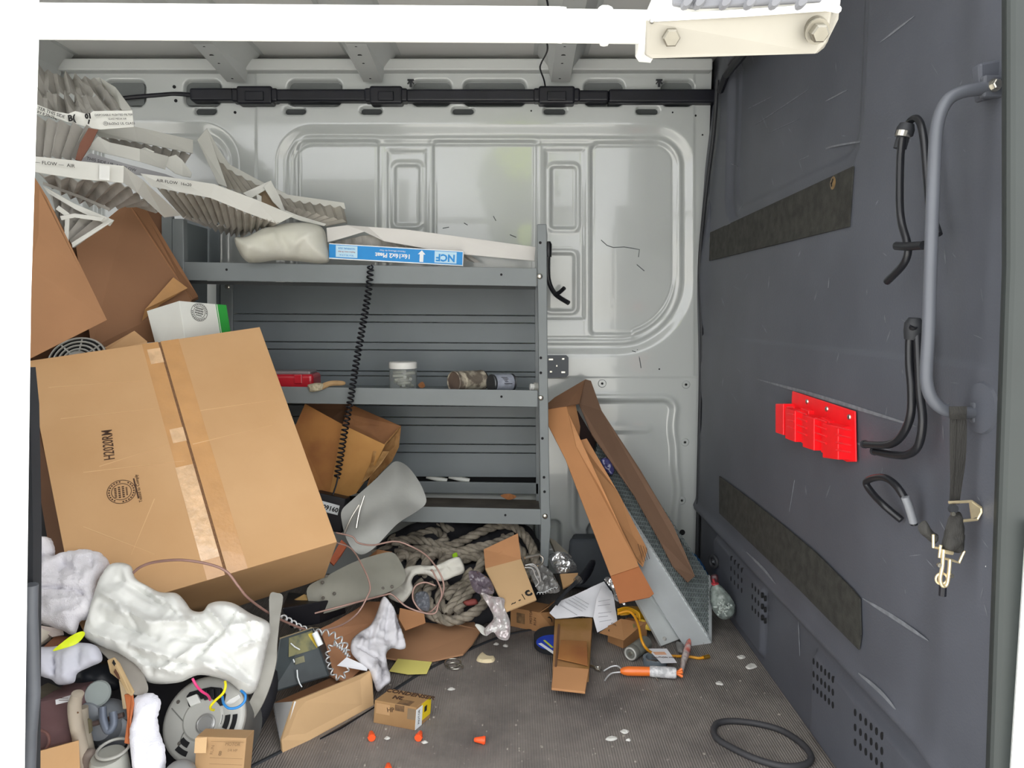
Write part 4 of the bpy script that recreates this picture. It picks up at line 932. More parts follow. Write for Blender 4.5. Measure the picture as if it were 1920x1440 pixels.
# h: bent filter standing up
fh = filt('bent air filter standing on edge against the far wall', (520, 420, 2.55))
ribbon('frame_strip', [(370, 262, 2.46), (388, 240, 2.50)], [(409, 344, 2.40), (426, 350, 2.42)], fh)
ribbon('frame_strip', [(388, 240, 2.50), (410, 280, 2.52), (430, 308, 2.54), (486, 338, 2.56), (540, 365, 2.58), (645, 380, 2.60)], [(385, 270, 2.50), (412, 306, 2.52), (432, 322, 2.54), (486, 350, 2.56), (545, 378, 2.58), (648, 392, 2.60)], fh)
pleats([(386, 268, 2.48), (412, 304, 2.52), (434, 322, 2.54), (490, 350, 2.56), (545, 376, 2.58), (646, 390, 2.60)], [(412, 345, 2.45), (440, 358, 2.46), (470, 366, 2.46), (520, 386, 2.5), (570, 408, 2.5), (652, 416, 2.52)], 15, .005, fh, m_media_y, rows=3, seed=13)
# i: folded corner
fi = filt('folded corner of an air filter poking up beside the white sack', (510, 400, 2.35))
ribbon('frame_strip', [(455, 362, 2.36), (508, 338, 2.38)], [(470, 372, 2.36), (512, 348, 2.38)], fi)
ribbon('frame_strip', [(508, 338, 2.38), (524, 368, 2.38), (536, 398, 2.38)], [(494, 350, 2.36), (512, 378, 2.36), (530, 396, 2.37)], fi)
mk('inner_face', *plate([U(482, 366, 2.39), U(496, 352, 2.39), U(528, 395, 2.39), U(490, 384, 2.38)], .003), mat('tan_media', '#8a7862', .9, var=.1), fi)
ribbon('frame_strip', [(480, 362, 2.35), (490, 368, 2.35)], [(483, 378, 2.35), (490, 380, 2.35)], fi)
# j: lower slats
fj = filt('flattened air filter lying above the white sack', (590, 418, 2.42))
ribbon('frame_strip', [(520, 388, 2.40), (560, 404, 2.42), (612, 420, 2.44)], [(518, 396, 2.40), (560, 413, 2.42), (608, 424, 2.44)], fj)
pleats([(536, 384, 2.46), (580, 398, 2.48), (650, 414, 2.5)], [(540, 396, 2.44), (575, 410, 2.46), (612, 422, 2.47)], 7, .004, fj, m_media_y, rows=2, seed=16)
# k: the sack on the shelf
sk = mk('cloth_sack', *puff([(440, 446, 2.36), (462, 444, 2.36), (500, 426, 2.38), (545, 418, 2.4), (585, 419, 2.41), (607, 430, 2.41), (614, 460, 2.41), (618, 488, 2.41), (600, 494, 2.40), (560, 490, 2.39), (520, 488, 2.38), (480, 493, 2.37), (462, 490, 2.36), (448, 472, 2.36)], .075, .08, .008, .010, 13, 5, folds=[(480, 452, 540, 440, .02, .008), (520, 430, 545, 480, .02, -.010), (545, 478, 590, 440, .02, .008), (470, 470, 520, 480, .016, .007), (455, 450, 470, 462, .012, -.006), (560, 485, 575, 450, .014, -.007)]), mat('off_white_cloth', '#c4c3b6', .85, scale=9, hx2='#d4d3ca'), label='off white cloth sack slumped on the top shelf', cat='sack', smooth=180)
# l: flat filter with the blue label on the shelf
fl_ = thing('air_filter', 'crushed white air filter with a bright blue label lying on the top shelf', 'air filter', U(800, 498, 2.4))
ribbon('frame_strip', [(612, 427, 2.44), (650, 422, 2.45), (690, 425, 2.46), (760, 430, 2.47), (850, 442, 2.48), (1004, 463, 2.5)], [(614, 454, 2.42), (650, 444, 2.43), (683, 434, 2.44), (720, 452, 2.45), (850, 475, 2.46), (1002, 489, 2.48)], fl_, mat('pinkish_white_board', '#dad7d3', .6, var=.02))
pleats([(620, 455, 2.45), (690, 440, 2.47), (760, 460, 2.48), (880, 478, 2.49)], [(620, 470, 2.47), (690, 472, 2.48), (760, 480, 2.49), (900, 492, 2.5)], 14, .006, fl_, m_media_d, rows=2, seed=18)
m_blue = mat('bright_blue_label', '#1487cf', .5, var=.02); m_lw = mat('label_white', '#e3e8ea', .55, var=.02); m_lp = mat('label_pale_blue', '#b7d8ea', .55, var=.02)
ql = [U(617, 456, 2.40), U(869, 471, 2.42), U(868, 499, 2.42), U(617, 485, 2.40)]
lb = mk('edge_board', *plate(ql, .03, (0, 1, 0)), m_lw, fl_)
mk('blue_label', *proud(inset_quad(ql, .0, .995, .06, .93), .0005), m_blue, fl_)
mk('label_panel', *proud(inset_quad(ql, .05, .21, .10, .86), .0009), m_lp, fl_); mk('label_panel', *proud(inset_quad(ql, .785, .95, .10, .86), .0009), m_lp, fl_)
lettering('NCF', ql, .868, .50, .031, m_blue, fl_, 180, lift=.0014, bold=.0012); lettering('16x16x2 Pleat', ql, .475, .56, .0195, m_lw, fl_, 180, lift=.0010, bold=.0006)
lettering('Minimum Efficiency Air Filter', ql, .47, .26, .007, m_lw, fl_, 180, lift=.0010)
lettering('NOMINAL SIZE', ql, .13, .28, .008, m_blue, fl_, 180, lift=.0014); lettering('Replace every 30 days', ql, .13, .50, .006, mat('red_ink', '#b5564e', .6), fl_, 180, lift=.0014); lettering('16 x 16 x 2 in.', ql, .13, .72, .008, m_blue, fl_, 180, lift=.0014)
o = inset_quad(ql, .688, .688, .5, .5)[0]; X = nrm(ql[1] - ql[0]); n_ = newell(ql); Yv = np.cross(n_, X)
mk('arrow', *plate([o + X * a + Yv * b + n_ * .0012 for a, b in ((-.006, -.018), (.006, -.018), (.006, .006), (.012, .006), (0, .019), (-.012, .006), (-.006, .006))], .0004), m_lw, fl_)
# ------------------------------------------------------------------ things on the shelves
ZT = U(700, 727, YF)[2] - .020
def stand(px, Y): p = U(px, 720, Y); return np.array([p[0], Y, ZT])
m_case = mat('dark_red_plastic', '#b3202e', .3, var=.08, coat=.3)
t = thing('tool_case', 'small red plastic case on the middle shelf behind the largest carton', 'case', stand(550, 2.47))
x0, x1 = stand(455, 2.46)[0], stand(590, 2.46)[0]
mk('body', *box2((x0, 2.44, ZT), (x1, 2.55, ZT + .060)), m_case, t, bev=.012, seg=3)
mk('lid', *box2((x0 + .012, 2.452, ZT + .056), (x1 - .012, 2.54, ZT + .070)), mat('grey_case_top', '#7c7274', .3, var=.1), t, bev=.005)
mk('latch', *box2((x1 - .06, 2.434, ZT + .03), (x1 - .035, 2.445, ZT + .06)), m_case, t, bev=.002)
t = thing('paint_brush', 'old worn paint brush lying over the middle shelf edge beside the red case', 'brush', U(605, 735, 2.40))
mk('handle', *puff([(600, 722, 2.392), (620, 714, 2.40), (645, 715, 2.42), (645, 722, 2.42), (620, 724, 2.40), (603, 731, 2.392)], .006, .008, .005, .0005), mat('worn_wood', '#a98a62', .7, var=.15, scale=30), t, smooth=60)
mk('bristles', *puff([(578, 721, 2.388), (600, 718, 2.39), (607, 722, 2.392), (604, 731, 2.392), (583, 735, 2.388), (579, 729, 2.388)], .008, .008, .004, .003, 90, 3), mat('stiff_bristle', '#b0a78f', .9, var=.2, scale=90), t)
# jar
m_glass = mat('clear_plastic_jar', '#e6eae8', .12, var=.02, trans=.85, ior=1.3)
t = thing('jar', 'clear plastic jar with white lid on the middle shelf', 'jar', stand(755, 2.50))
c = stand(756, 2.50); r = .046
mk('jar_body', *lathe(c, (0, 0, 1), [(0, r * .94), (.005, r), (.066, r), (.072, r * .93), (.080, r * .93)], 32, False), m_glass, t, smooth=50)
mk('screw_lid', *lathe(c + [0, 0, .076], (0, 0, 1), [(0, r * 1.02), (.019, r * 1.02), (.022, r * .96)], 32), mat('white_lid', '#dcdcd8', .45, var=.02), t, smooth=40)
rr = random.Random(4); cont = mat('pale_pellets', '#b9b9ae', .6, var=.2, scale=40)
for i in range(14):
    a = rr.uniform(0, 6.28); q0 = c + [rr.uniform(0, .026) * math.cos(a), rr.uniform(0, .026) * math.sin(a), .012 + .0038 * i]
    d = nrm([math.cos(a * 3), math.sin(a * 3), rr.uniform(-.2, .2)]) * .017
    mk('wall_plug', *rod(q0 - d, q0 + d, .0055, 8), cont, t, smooth=50)
# cans
t = thing('paint_can', 'rusty paint can lying on its side with crusted drips on the middle shelf', 'can', stand(875, 2.47))
c = stand(850, 2.435) + [0, 0, .036]; c2 = stand(905, 2.52) + [0, 0, .034]
mk('can_wall', *lathe(c, c2 - c, [(0, .034), (.003, .0355), (.006, .034), (.03, .034), (.032, .035), (.034, .034), (.115, .034), (.118, .0355), (.122, .033)], 30, False), mat('crusty_can', '#6b6258', .7, scale=34, hx2='#b5ac9a', thr=(.45, .6), bump=.6, bscale=90), t, smooth=30)
mk('can_lid', *lathe(c + [.004, 0, 0], c - c2, [(-.002, .033), (0, .033)], 24), mat('brown_dried_paint', '#5e4f45', .7, var=.2, scale=20), t)
mk('can_end', *lathe(c2, c2 - c, [(-.004, .033), (0, .033)], 24), m_hole, t)
t = thing('paint_can', 'grey labelled tin lying on its side beside the rusty paint can', 'can', stand(940, 2.48))
c = stand(920, 2.45) + [0, 0, .030]; c2 = stand(964, 2.50) + [0, 0, .029]
mk('can_wall', *lathe(c, c2 - c, [(0, .028), (.003, .030), (.006, .0285), (.080, .0285), (.083, .030), (.086, .027)], 28), mat('dark_tin', '#4d4f52', .35, .6, var=.1), t, smooth=30)
mk('paper_label', *lathe(c, c2 - c, [(.010, .0288), (.076, .0288)], 28, False), mat('silver_grey_label', '#8e93a0', .5, scale=60, hx2='#a9aebb'), t, smooth=60)
mk('label_seam', *box((c + c2) / 2 + [0, -.0293, -.001], (.066, .001, .002)), m_black_ink, t)
qz = [c + [.012, -.030, .022], c2 + [-.012, -.030, .022], c2 + [-.012, -.030, -.02], c + [.012, -.030, -.02]]
mk('small_print', *join(*[box((c + c2) / 2 + [0, -.0275 + .0002 * abs(k - 1), .006 + .0045 * k], (.04 - .006 * (k % 2), .0015, .0012)) for k in range(4)]), m_black_ink, t, kind='stuff')
t = thing('bottle_cap', 'small white bottle lying at the end of the middle shelf by the upright', 'bottle', stand(995, 2.46))
c = stand(1001, 2.46) + [0, 0, .016]
mk('cap_piece', *lathe(c, (-1, -.2, .1), [(0, .011), (.012, .011), (.014, .009)], 18), mat('white_lid', '#dcdcd8'), t, smooth=40)
mk('neck', *lathe(c, (1, .2, 0), [(0, .016), (.012, .016)], 18), m_mot, t, smooth=40)
mk('dried_leaf', *sheet([(784, 722, 2.45), (792, 716, 2.46), (797, 724, 2.45), (790, 728, 2.44)], .001, .002, 60), mat('rust_orange', '#8a5a35', .8, var=.2), label='small scrap of orange brown debris beside the jar', cat='debris')
# brown scrap on the bottom shelf
mk('dried_leaf', *sheet([(938, 930, 2.46), (955, 926, 2.47), (968, 932, 2.47), (955, 937, 2.45)], .001, .004, 50), mat('rust_orange', '#8a5a35'), label='dry orange leaf scrap on the dirty bottom shelf', cat='debris')
# kraft cartons on the bottom shelf
t = thing('kraft_carton', 'stained orange brown carton slumped on the bottom shelf behind the coiled cable', 'carton', U(620, 940, 2.42))
A = [U(572, 757, 2.47), U(642, 796, 2.415), U(618, 938, 2.40), U(545, 905, 2.42), U(553, 800, 2.45)]
mk('front_panel', *plate(A, .005), m_kraft_w, t)
Bq_ = [U(642, 796, 2.415), U(722, 834, 2.42), U(700, 880, 2.42), U(668, 925, 2.41), U(630, 940, 2.40), U(616, 938, 2.40)]
mk('side_panel', *plate(Bq_, .005), mat('golden_kraft', '#ba8a4c', .72, scale=7, hx2='#a6743c'), t)
mk('torn_edge', *plate([U(722, 834, 2.42), U(752, 800, 2.50), U(748, 838, 2.50), U(735, 865, 2.48), U(690, 912, 2.42), U(700, 880, 2.42)], .005), mat('torn_kraft', '#8d6238', .8, scale=30, hx2='#b48a58'), t)
mk('inner_panel', *plate([U(655, 757, 2.53), U(752, 799, 2.50), U(722, 834, 2.47), U(642, 796, 2.47), U(650, 775, 2.5)], .005), mat('brown_kraft_inside', '#7b5233', .8, scale=12, hx2='#91643f'), t)
mk('dark_inside', *plate([U(572, 757, 2.56), U(655, 757, 2.56), U(650, 830, 2.5), U(600, 800, 2.5)], .005), m_card_d, t)
mk('frayed_tape', *plate([U(700, 846, 2.412), U(730, 846, 2.44), U(716, 868, 2.43), U(688, 900, 2.412), U(678, 905, 2.405), U(695, 868, 2.41)], .0008), mat('frayed_tape', '#bd9460', .3, scale=40, hx2='#8a6238'), t)
# coiled cable and radio
t = thing('coiled_cable', 'black coiled cable hanging in front of the shelves from the top tier', 'cable', U(635, 925, 2.37))
mk('coil', *coil([U(695, 500, 2.385), U(691, 545, 2.38), U(682, 600, 2.378), U(668, 680, 2.375), U(658, 745, 2.375), U(646, 810, 2.37), U(638, 860, 2.37), U(632, 896, 2.36)], .0095, .0028, .0150, 6, 14, 10), m_black, t, smooth=90)
mk('straight_end', *wire([U(634, 893, 2.36), U(630, 910, 2.35), U(624, 928, 2.34)], .0028, 6), m_black, t)
mk('top_hook', *wire([U(696, 497, 2.39), U(699, 501, 2.385), U(695, 506, 2.38)], .0026, 6), m_black, t)
t = thing('radio_unit', 'black plastic radio unit with white number sticker at the end of the coiled cable', 'radio', U(620, 990, 2.34))
q = [U(590, 922, 2.33), U(648, 935, 2.33), U(640, 1000, 2.30), U(585, 990, 2.30)]
mk('body', *plate(q, .05, (0.1, 1, -.1)), m_black, t, bev=.004)
q2 = [U(600, 938, 2.318), U(637, 948, 2.318), U(633, 966, 2.309), U(598, 957, 2.309)]
st_ = mk('number_sticker', *proud(q2, .0008), m_lw, t)
lettering('09160', q2, .58, .5, .020, m_black_ink, t, 180, lift=.0014, bold=.0006)

for k, (x0, x1, lb) in enumerate(((800, 838, 'white tube end showing in the gap behind the bottom shelf, nearer the fan paddle'), (842, 880, 'white tube end showing in the gap behind the bottom shelf, nearer the upright'))):
    mk('white_tube', *rod(U(x0, 892, 2.722), U(x1, 902, 2.722), .0105, 12), m_wbox, label=lb, cat='tube', smooth=40)
# ------------------------------------------------------------------ fan sheets, rope, wires
m_fan = mat('dull_aluminium', '#8d8e8b', .5, .35, scale=6, hx2='#9b9c98', bump=.05)
m_fan_d = mat('dusty_aluminium', '#8b8a80', .6, .2, scale=8, hx2='#7b7a70')
mk('condenser_fan', *sheet([(640, 962, 2.22), (662, 940, 2.24), (700, 905, 2.28), (726, 878, 2.31), (742, 865, 2.32), (762, 875, 2.33), (782, 905, 2.32), (793, 930, 2.31), (796, 948, 2.30), (782, 962, 2.28), (745, 985, 2.22), (715, 1015, 2.17), (695, 1033, 2.15), (676, 1040, 2.14), (660, 1030, 2.14), (648, 1012, 2.16), (640, 985, 2.2)], .003, .001, 8, 2, .028, .9), m_fan,
   label='big grey metal fan paddle with rounded edge propped against the bottom shelf', cat='fan', smooth=40)
for a, b in (((683, 930, 2.205), (668, 990, 2.165)), ((673, 947, 2.19), (646, 1000, 2.15))):
    mk('metal_pin', *wire([U(*a), U((a[0] + b[0]) / 2 - 2, (a[1] + b[1]) / 2, (a[2] + b[2]) / 2 - .004), U(*b)], .0028, 7), m_steel, label=('thin bright metal pin lying higher on the big grey fan paddle' if a[0] > 680 else 'thin bright metal pin crossing the lower edge of the big grey fan paddle'), cat='pin', group='bright pins on the fan paddle')
f2 = thing('condenser_fan', 'flat grey fan paddle with dents lying below the big paddle, under copper wires', 'fan', U(660, 1150, 2.05))
mk('paddle', *sheet([(576, 1104, 1.98), (610, 1084, 2.02), (660, 1058, 2.08), (705, 1042, 2.12), (735, 1036, 2.14), (750, 1052, 2.13), (760, 1080, 2.10), (752, 1098, 2.08), (725, 1114, 2.05), (660, 1136, 1.99), (612, 1150, 1.96), (592, 1151, 1.95), (582, 1138, 1.96)], .003, .001, 8, 4, .012, .3), m_fan_d, f2, smooth=40)
for x, y, Y in ((605, 1092, 2.0), (612, 1080, 2.01), (627, 1113, 2.0), (606, 1121, 1.975), (718, 1103, 2.06), (735, 1100, 2.07)):
    mk('rivet', *lathe(U(x, y, Y - .012), nrm(CAM - U(x, y, Y)), [(-.004, .0045), (.003, .0045), (.004, .003)], 10), mat('dark_rivet', '#5b5650', .6, .2), f2)
m_rope = mat('old_rope_fibre', '#9c9486', .95, scale=26, hx2='#6e675c', thr=(.4, .62), bump=.6, bscale=300)
def yr(y): return 2.50 - (y - 985) * .0019
def rp_(pts): return [(x, y, yr(y) + (d[0] if d else 0)) for x, y, *d in pts]
t = thing('coiled_rope', 'thick grey twisted rope heaped in loose coils under the bottom shelf', 'rope', U(860, 1160, 2.3))
for pts in ([(735, 1016), (780, 1012), (835, 1024), (868, 1014), (900, 998), (938, 984), (968, 990), (992, 1016), (1004, 1050), (1008, 1078)],
            [(742, 1038), (790, 1030), (850, 1036), (885, 1028), (925, 1020), (962, 1006, .03)],
            [(784, 1006, .05), (800, 990, .05), (822, 984, .05), (838, 992, .05), (862, 996, .06), (900, 1004, .07), (940, 1006, .06)],
            [(752, 1026, .02), (770, 1008, .03), (796, 1000, .03), (815, 996, .03), (834, 1010, .02), (820, 1022, .0)],
            [(738, 1080), (744, 1052), (762, 1040), (772, 1052), (766, 1080)], [(766, 1076), (774, 1048), (790, 1038), (800, 1050), (792, 1078)], [(796, 1074), (804, 1048), (822, 1038), (832, 1050), (820, 1072)],
            [(824, 1066), (836, 1046), (858, 1038), (890, 1034), (925, 1024, .02)], [(866, 1050), (886, 1044), (904, 1046), (900, 1064), (892, 1082), (902, 1100), (912, 1118)],
            [(882, 1070), (872, 1092), (862, 1116), (846, 1138), (840, 1150)], [(900, 1090), (882, 1108), (868, 1130), (856, 1150)],
            [(818, 1154), (838, 1164), (866, 1160), (892, 1146), (910, 1128), (918, 1116)], [(836, 1120), (850, 1106), (872, 1096), (890, 1094)],
            [(790, 1090), (782, 1110), (788, 1132), (802, 1148), (822, 1158)], [(812, 1096), (800, 1110), (806, 1134), (818, 1148)], [(838, 1096), (826, 1112), (826, 1132), (840, 1146)],
            [(700, 1040, .05), (728, 1028, .04), (738, 1010, .05), (760, 1000, .08)], [(988, 1010, .02), (1000, 1030, .05), (1010, 1056, .05), (1004, 1090, .02)], [(940, 1008, .05), (975, 1030, .05), (990, 1060, .05), (985, 1090, .03)]):
    mk('rope_turn', *rope(rp_(pts), .0155), m_rope, t, smooth=60)
mk('rope_gap_fill', *puff([(700, 1040, 2.52), (760, 1000, 2.58), (860, 985, 2.62), (980, 990, 2.6), (1025, 1050, 2.52), (1020, 1110, 2.40), (960, 1150, 2.3), (860, 1178, 2.22), (770, 1160, 2.24), (720, 1100, 2.34)], .05, .05, .014, .02, 14, 8), mat('dark_gap_fill', '#25252a', .85, var=.3), label='added dark fill for the black gaps beneath the coiled rope', cat='cloth', smooth=180)  # dark mound added to fill the black gaps between the rope turns
# white crumpled sleeve over the rope
mk('cloth_strip', *puff([(728, 1118, 2.16), (738, 1102, 2.18), (757, 1088, 2.2), (758, 1066, 2.22), (780, 1060, 2.22), (815, 1060, 2.22), (840, 1050, 2.23), (858, 1044, 2.24), (866, 1050, 2.24), (871, 1072, 2.22), (850, 1082, 2.2), (825, 1090, 2.19), (800, 1078, 2.19), (780, 1078, 2.19), (772, 1090, 2.18), (774, 1106, 2.16), (756, 1130, 2.14), (738, 1126, 2.14)], .010, .012, .005, .005, 24, 3, folds=[(760, 1080, 860, 1062, .008, -.006), (745, 1095, 765, 1115, .008, -.005), (790, 1064, 800, 1078, .006, .005), (825, 1056, 850, 1080, .007, .005)]), mat('cream_cloth', '#d0cec5', .85, var=.04), label='cream coloured crumpled cloth strip lying on the rope', cat='cloth', smooth=180)
mk('green_scrap', *puff([(848, 1040, 2.33), (856, 1036, 2.33), (858, 1044, 2.33), (851, 1048, 2.33)], .004, .004, .003, .001), mat('lime_green', '#9ed21f', .6), label='tiny lime green scrap tucked in the rope', cat='scrap')
mk('grey_bag', *puff([(780, 1112, 2.2), (800, 1110, 2.2), (806, 1130, 2.18), (802, 1146, 2.17), (785, 1140, 2.17), (778, 1126, 2.18)], .006, .012, .005, .010, 40, 5), mat('grey_film', '#70747c', .35, var=.1), label='grey plastic scrap inside the small copper wire loop', cat='plastic bag', smooth=0)
mk('red_scrap', *puff([(868, 1128, 2.21), (890, 1122, 2.21), (896, 1132, 2.2), (876, 1136, 2.2)], .006, .01, .005, .002), mat('dull_red', '#8d4540', .7), label='dull red scrap lying between rope and foil wrapper', cat='scrap', smooth=120)
# copper wires
m_cu = mat('pinkish_copper', '#a98a80', .4, .25, var=.12, scale=30)
m_cu2 = mat('insulated_copper', '#8f6f66', .45, .1, var=.1, scale=30)
t = thing('copper_wire', 'long pinkish copper wire arching over the front of the largest carton', 'wire', U(500, 1150, 1.6))
mk('wire', *wire([U(246, 1078, 1.57), U(262, 1064, 1.565), (U(290, 1054, 1.565)), U(340, 1050, 1.56), U(392, 1058, 1.57), U(425, 1072, 1.58), U(446, 1098, 1.585), U(466, 1122, 1.60), U(505, 1150, 1.65), U(545, 1170, 1.72), U(585, 1184, 1.78), U(600, 1182, 1.8)], .0030, 8), m_cu2, t, smooth=60)
t = thing('copper_wire', 'thin copper wire snaking across both grey fan paddles and looping on the rope', 'wire', U(700, 1160, 2.0))
mk('wire', *wire([U(598, 1184, 1.82), U(640, 1172, 1.88), U(670, 1150, 1.93), U(688, 1120, 1.95), U(694, 1100, 1.97), U(684, 1070, 2.0), U(660, 1030, 2.05), U(632, 1018, 2.06)], .0024, 7), m_cu, t, smooth=60)
mk('wire', *wire([U(630, 999, 2.09), U(660, 1006, 2.09), U(672, 1018, 2.09), U(700, 1022, 2.11), U(740, 1015, 2.14), U(770, 1024, 2.15), U(800, 1042, 2.13), U(822, 1070, 2.10), U(832, 1096, 2.08), U(828, 1120, 2.06), U(815, 1140, 2.05), U(800, 1150, 2.05), U(786, 1142, 2.05), U(774, 1122, 2.06), U(778, 1100, 2.08), U(796, 1092, 2.09), U(816, 1098, 2.09)], .0026, 7), m_cu, t, smooth=60)
mk('wire', *wire([U(590, 1150, 1.93), U(650, 1134, 1.96), U(720, 1116, 2.03), U(735, 1115, 2.04), U(760, 1136, 2.04), U(790, 1148, 2.04), U(815, 1150, 2.04), U(822, 1132, 2.05), U(828, 1110, 2.06), U(812, 1072, 2.10), U(808, 1070, 2.10)], .0026, 7), m_cu, t, smooth=60)
m_silver = mat('silver_twisted_wire', '#d3d6d8', .35, .5, var=.1, scale=60)
t = thing('twisted_wire', 'springy silver twisted wire curling between the black battery and the brown cardboard', 'wire', U(620, 1260, 1.75))
mk('coil', *coil([U(525, 1155, 1.70), U(545, 1166, 1.73), U(566, 1178, 1.76), U(590, 1184, 1.78), U(620, 1188, 1.8), U(642, 1202, 1.8), U(652, 1222, 1.8)], .0065, .0021, .020, 6, 12, 10), m_silver, t, smooth=90)
mk('coil', *coil([U(652, 1228, 1.79), U(636, 1206, 1.79), U(620, 1210, 1.79), U(614, 1228, 1.78), U(618, 1250, 1.76), U(630, 1270, 1.75), U(645, 1268, 1.76), U(652, 1252, 1.77)], .0050, .0019, .017, 6, 12, 10), m_silver, t, smooth=90)
mk('twist_knot', *coil([U(628, 1208, 1.785), U(640, 1216, 1.785), U(654, 1232, 1.785)], .0036, .0018, .007, 5, 10, 8), m_silver, t, smooth=90)
# cardboard sheets on the floor
def slab(name, pts, t_, m, label, cat='cardboard', z=0.0, **k):
    return mk(name, *plate(GL(pts, z), t_, (0, 0, -1)), m, label=label, cat=cat, **k)
slab('cardboard_sheet', [(720, 1232, .02), (716, 1190, .03), (742, 1152, .04), (800, 1156, .04), (840, 1166, .035), (886, 1163, .03), (902, 1181, .025), (886, 1206, .02), (868, 1226, .014), (812, 1238, .010), (760, 1238, .010)], .005, mat('mid_brown_sheet', '#a97f5e', .82, var=.06, scale=5), 'brown flat cardboard sheet with cut corners on the floor before the rope')
mk('cardboard_sheet', *plate([U(598, 1180, 1.90), U(640, 1160, 2.0), U(690, 1128, 2.10), (U(718, 1128, 2.12)), U(735, 1160, 2.06), U(712, 1222, 1.93), U(650, 1280, 1.80), U(612, 1262, 1.80), U(604, 1220, 1.85)], .005), mat('red_brown_cardboard', '#ac7d5c', .82, var=.08, scale=5), label='reddish brown cardboard sheet tilted behind the silver twisted wire', cat='cardboard')
mk('cardboard_sheet', *plate([U(750, 1140, 2.12), U(795, 1150, 2.14), U(798, 1168, 2.12), U(760, 1182, 2.08), U(748, 1160, 2.1)], .005), mat('orange_brown_card', '#b8855c', .8, var=.08), label='small orange brown cardboard piece beneath the copper wire loop', cat='cardboard')
mk('cardboard_sheet', *plate([U(690, 1045, 2.2), U(708, 1030, 2.22), U(735, 1035, 2.24), U(742, 1060, 2.22), U(700, 1062, 2.16)], .005), mat('orange_brown_card', '#b8855c'), label='corner of orange cardboard showing between the two grey fan paddles', cat='cardboard')
mk('cardboard_sheet', *plate([U(618, 1052, 2.10), U(640, 1012, 2.16), U(652, 1022, 2.16), U(640, 1042, 2.12), U(626, 1060, 2.1)], .006), mat('orange_red_card', '#a85a3c', .7, var=.08), label='orange red cardboard edge showing beside the carton corner', cat='cardboard')
slab('paper_note', [(730, 1258, .010), (746, 1235, .014), (810, 1241, .012), (800, 1263, .008), (765, 1264, .008)], .0012, mat('pale_yellow_paper', '#e0d678', .8, var=.03), 'pale yellow paper slip under the edge of the brown sheet', 'paper')
mk('black_tray', *hexa([U(545, 1180, 1.88), U(600, 1170, 1.94), U(650, 1150, 2.05), U(560, 1130, 2.05), U(528, 1140, 1.86), U(600, 1128, 1.94), U(645, 1120, 2.05), U(540, 1110, 2.04)]), m_black, label='black plastic tray half hidden behind the battery', cat='tray', bev=.004)
mk('wood_scrap', *plate([U(530, 1136, 1.94), U(570, 1114, 1.98), U(582, 1118, 1.98), U(580, 1135, 1.96), U(534, 1140, 1.93)], .006), mat('pale_wood', '#b0935f', .75, var=.1), label='pale wooden scrap poking from under the dented fan paddle', cat='wood')
# upright folded flap with a printed mark
q1 = [U(907, 1030, 2.26), U(971, 1000, 2.32), U(977, 1048, 2.24), U(910, 1066, 2.19)]; q2 = [U(910, 1066, 2.19), U(977, 1048, 2.24), U(1006, 1124, 2.10), U(950, 1146, 2.05)]
t = thing('folded_flap', 'folded cardboard flap standing among the rope with a torn printed edge', 'cardboard', U(960, 1145, 2.1))
mk('upper_fold', *plate(q1, .005), mat('orange_brown_card', '#b8855c'), t); mk('lower_fold', *plate(q2, .005), m_card_p, t)
lettering('C', q2, .83, .82, .026, m_black_ink, t, 15, bold=.002); lettering('~ - /', q2, .45, .88, .03, m_black_ink, t, 15)
# bags and foil wrappers
m_foil = mat('crinkled_foil', '#c9cacb', .22, .85, var=.10, scale=40, bump=.3, bscale=120)
m_bag = mat('smoky_film', '#5d535c', .25, scale=24, hx2='#8a8088', thr=(.5,.7), coat=.5)
mk('foil_wrapper', *puff([(902, 1112, 2.08), (922, 1118, 2.08), (945, 1122, 2.08), (946, 1140, 2.06), (956, 1165, 2.04), (954, 1198, 2.02), (936, 1198, 2.02), (925, 1185, 2.03), (912, 1192, 2.03), (908, 1180, 2.04), (925, 1160, 2.05), (918, 1140, 2.07)], .005, .012, .006, .010, 34, 6), mat('pale_foil', '#cfcfcd', .3, .35, scale=50, hx2='#b9a9ac', bump=.3), label='torn silver foil wrapper beside the small printed kraft box', cat='wrapper', smooth=0)
mk('paper_scrap', *puff([(890, 1170, 2.07), (902, 1172, 2.07), (914, 1182, 2.06), (916, 1192, 2.05), (905, 1190, 2.05), (896, 1180, 2.06)], .003, .005, .005, .003, 40, 7), mat('grey_white_paper', '#cfcfc9', .8), label='curled white paper scrap beside the torn foil wrapper', cat='paper', smooth=60)
mk('plastic_bag', *puff([(879, 1072, 2.14), (892, 1070, 2.14), (908, 1078, 2.14), (922, 1092, 2.13), (926, 1112, 2.10), (905, 1115, 2.10), (890, 1108, 2.11), (882, 1092, 2.12)], .006, .012, .006, .012, 34, 8), m_bag, label='smoky purple plastic bag against the folded flap', cat='plastic bag', smooth=0)
mk('plastic_bag', *puff([(990, 1062, 2.24), (1012, 1060, 2.26), (1032, 1074, 2.26), (1050, 1098, 2.22), (1044, 1112, 2.18), (1012, 1110, 2.16), (1000, 1090, 2.18)], .010, .02, .006, .014, 30, 9), mat('grey_clear_film', '#6f6e6c', .2, var=.25, scale=22, coat=.5), label='grey crinkled plastic bag beneath the bent metal hook', cat='plastic bag', smooth=0)
mk('foil_bag', *puff([(1030, 1040, 2.42), (1048, 1036, 2.44), (1065, 1044, 2.44), (1082, 1066, 2.40), (1064, 1074, 2.36), (1044, 1074, 2.36), (1034, 1060, 2.39)], .016, .03, .006, .014, 36, 11), m_foil, label='shiny silver foil bag beside the foot of the shelf upright', cat='foil bag', smooth=0)
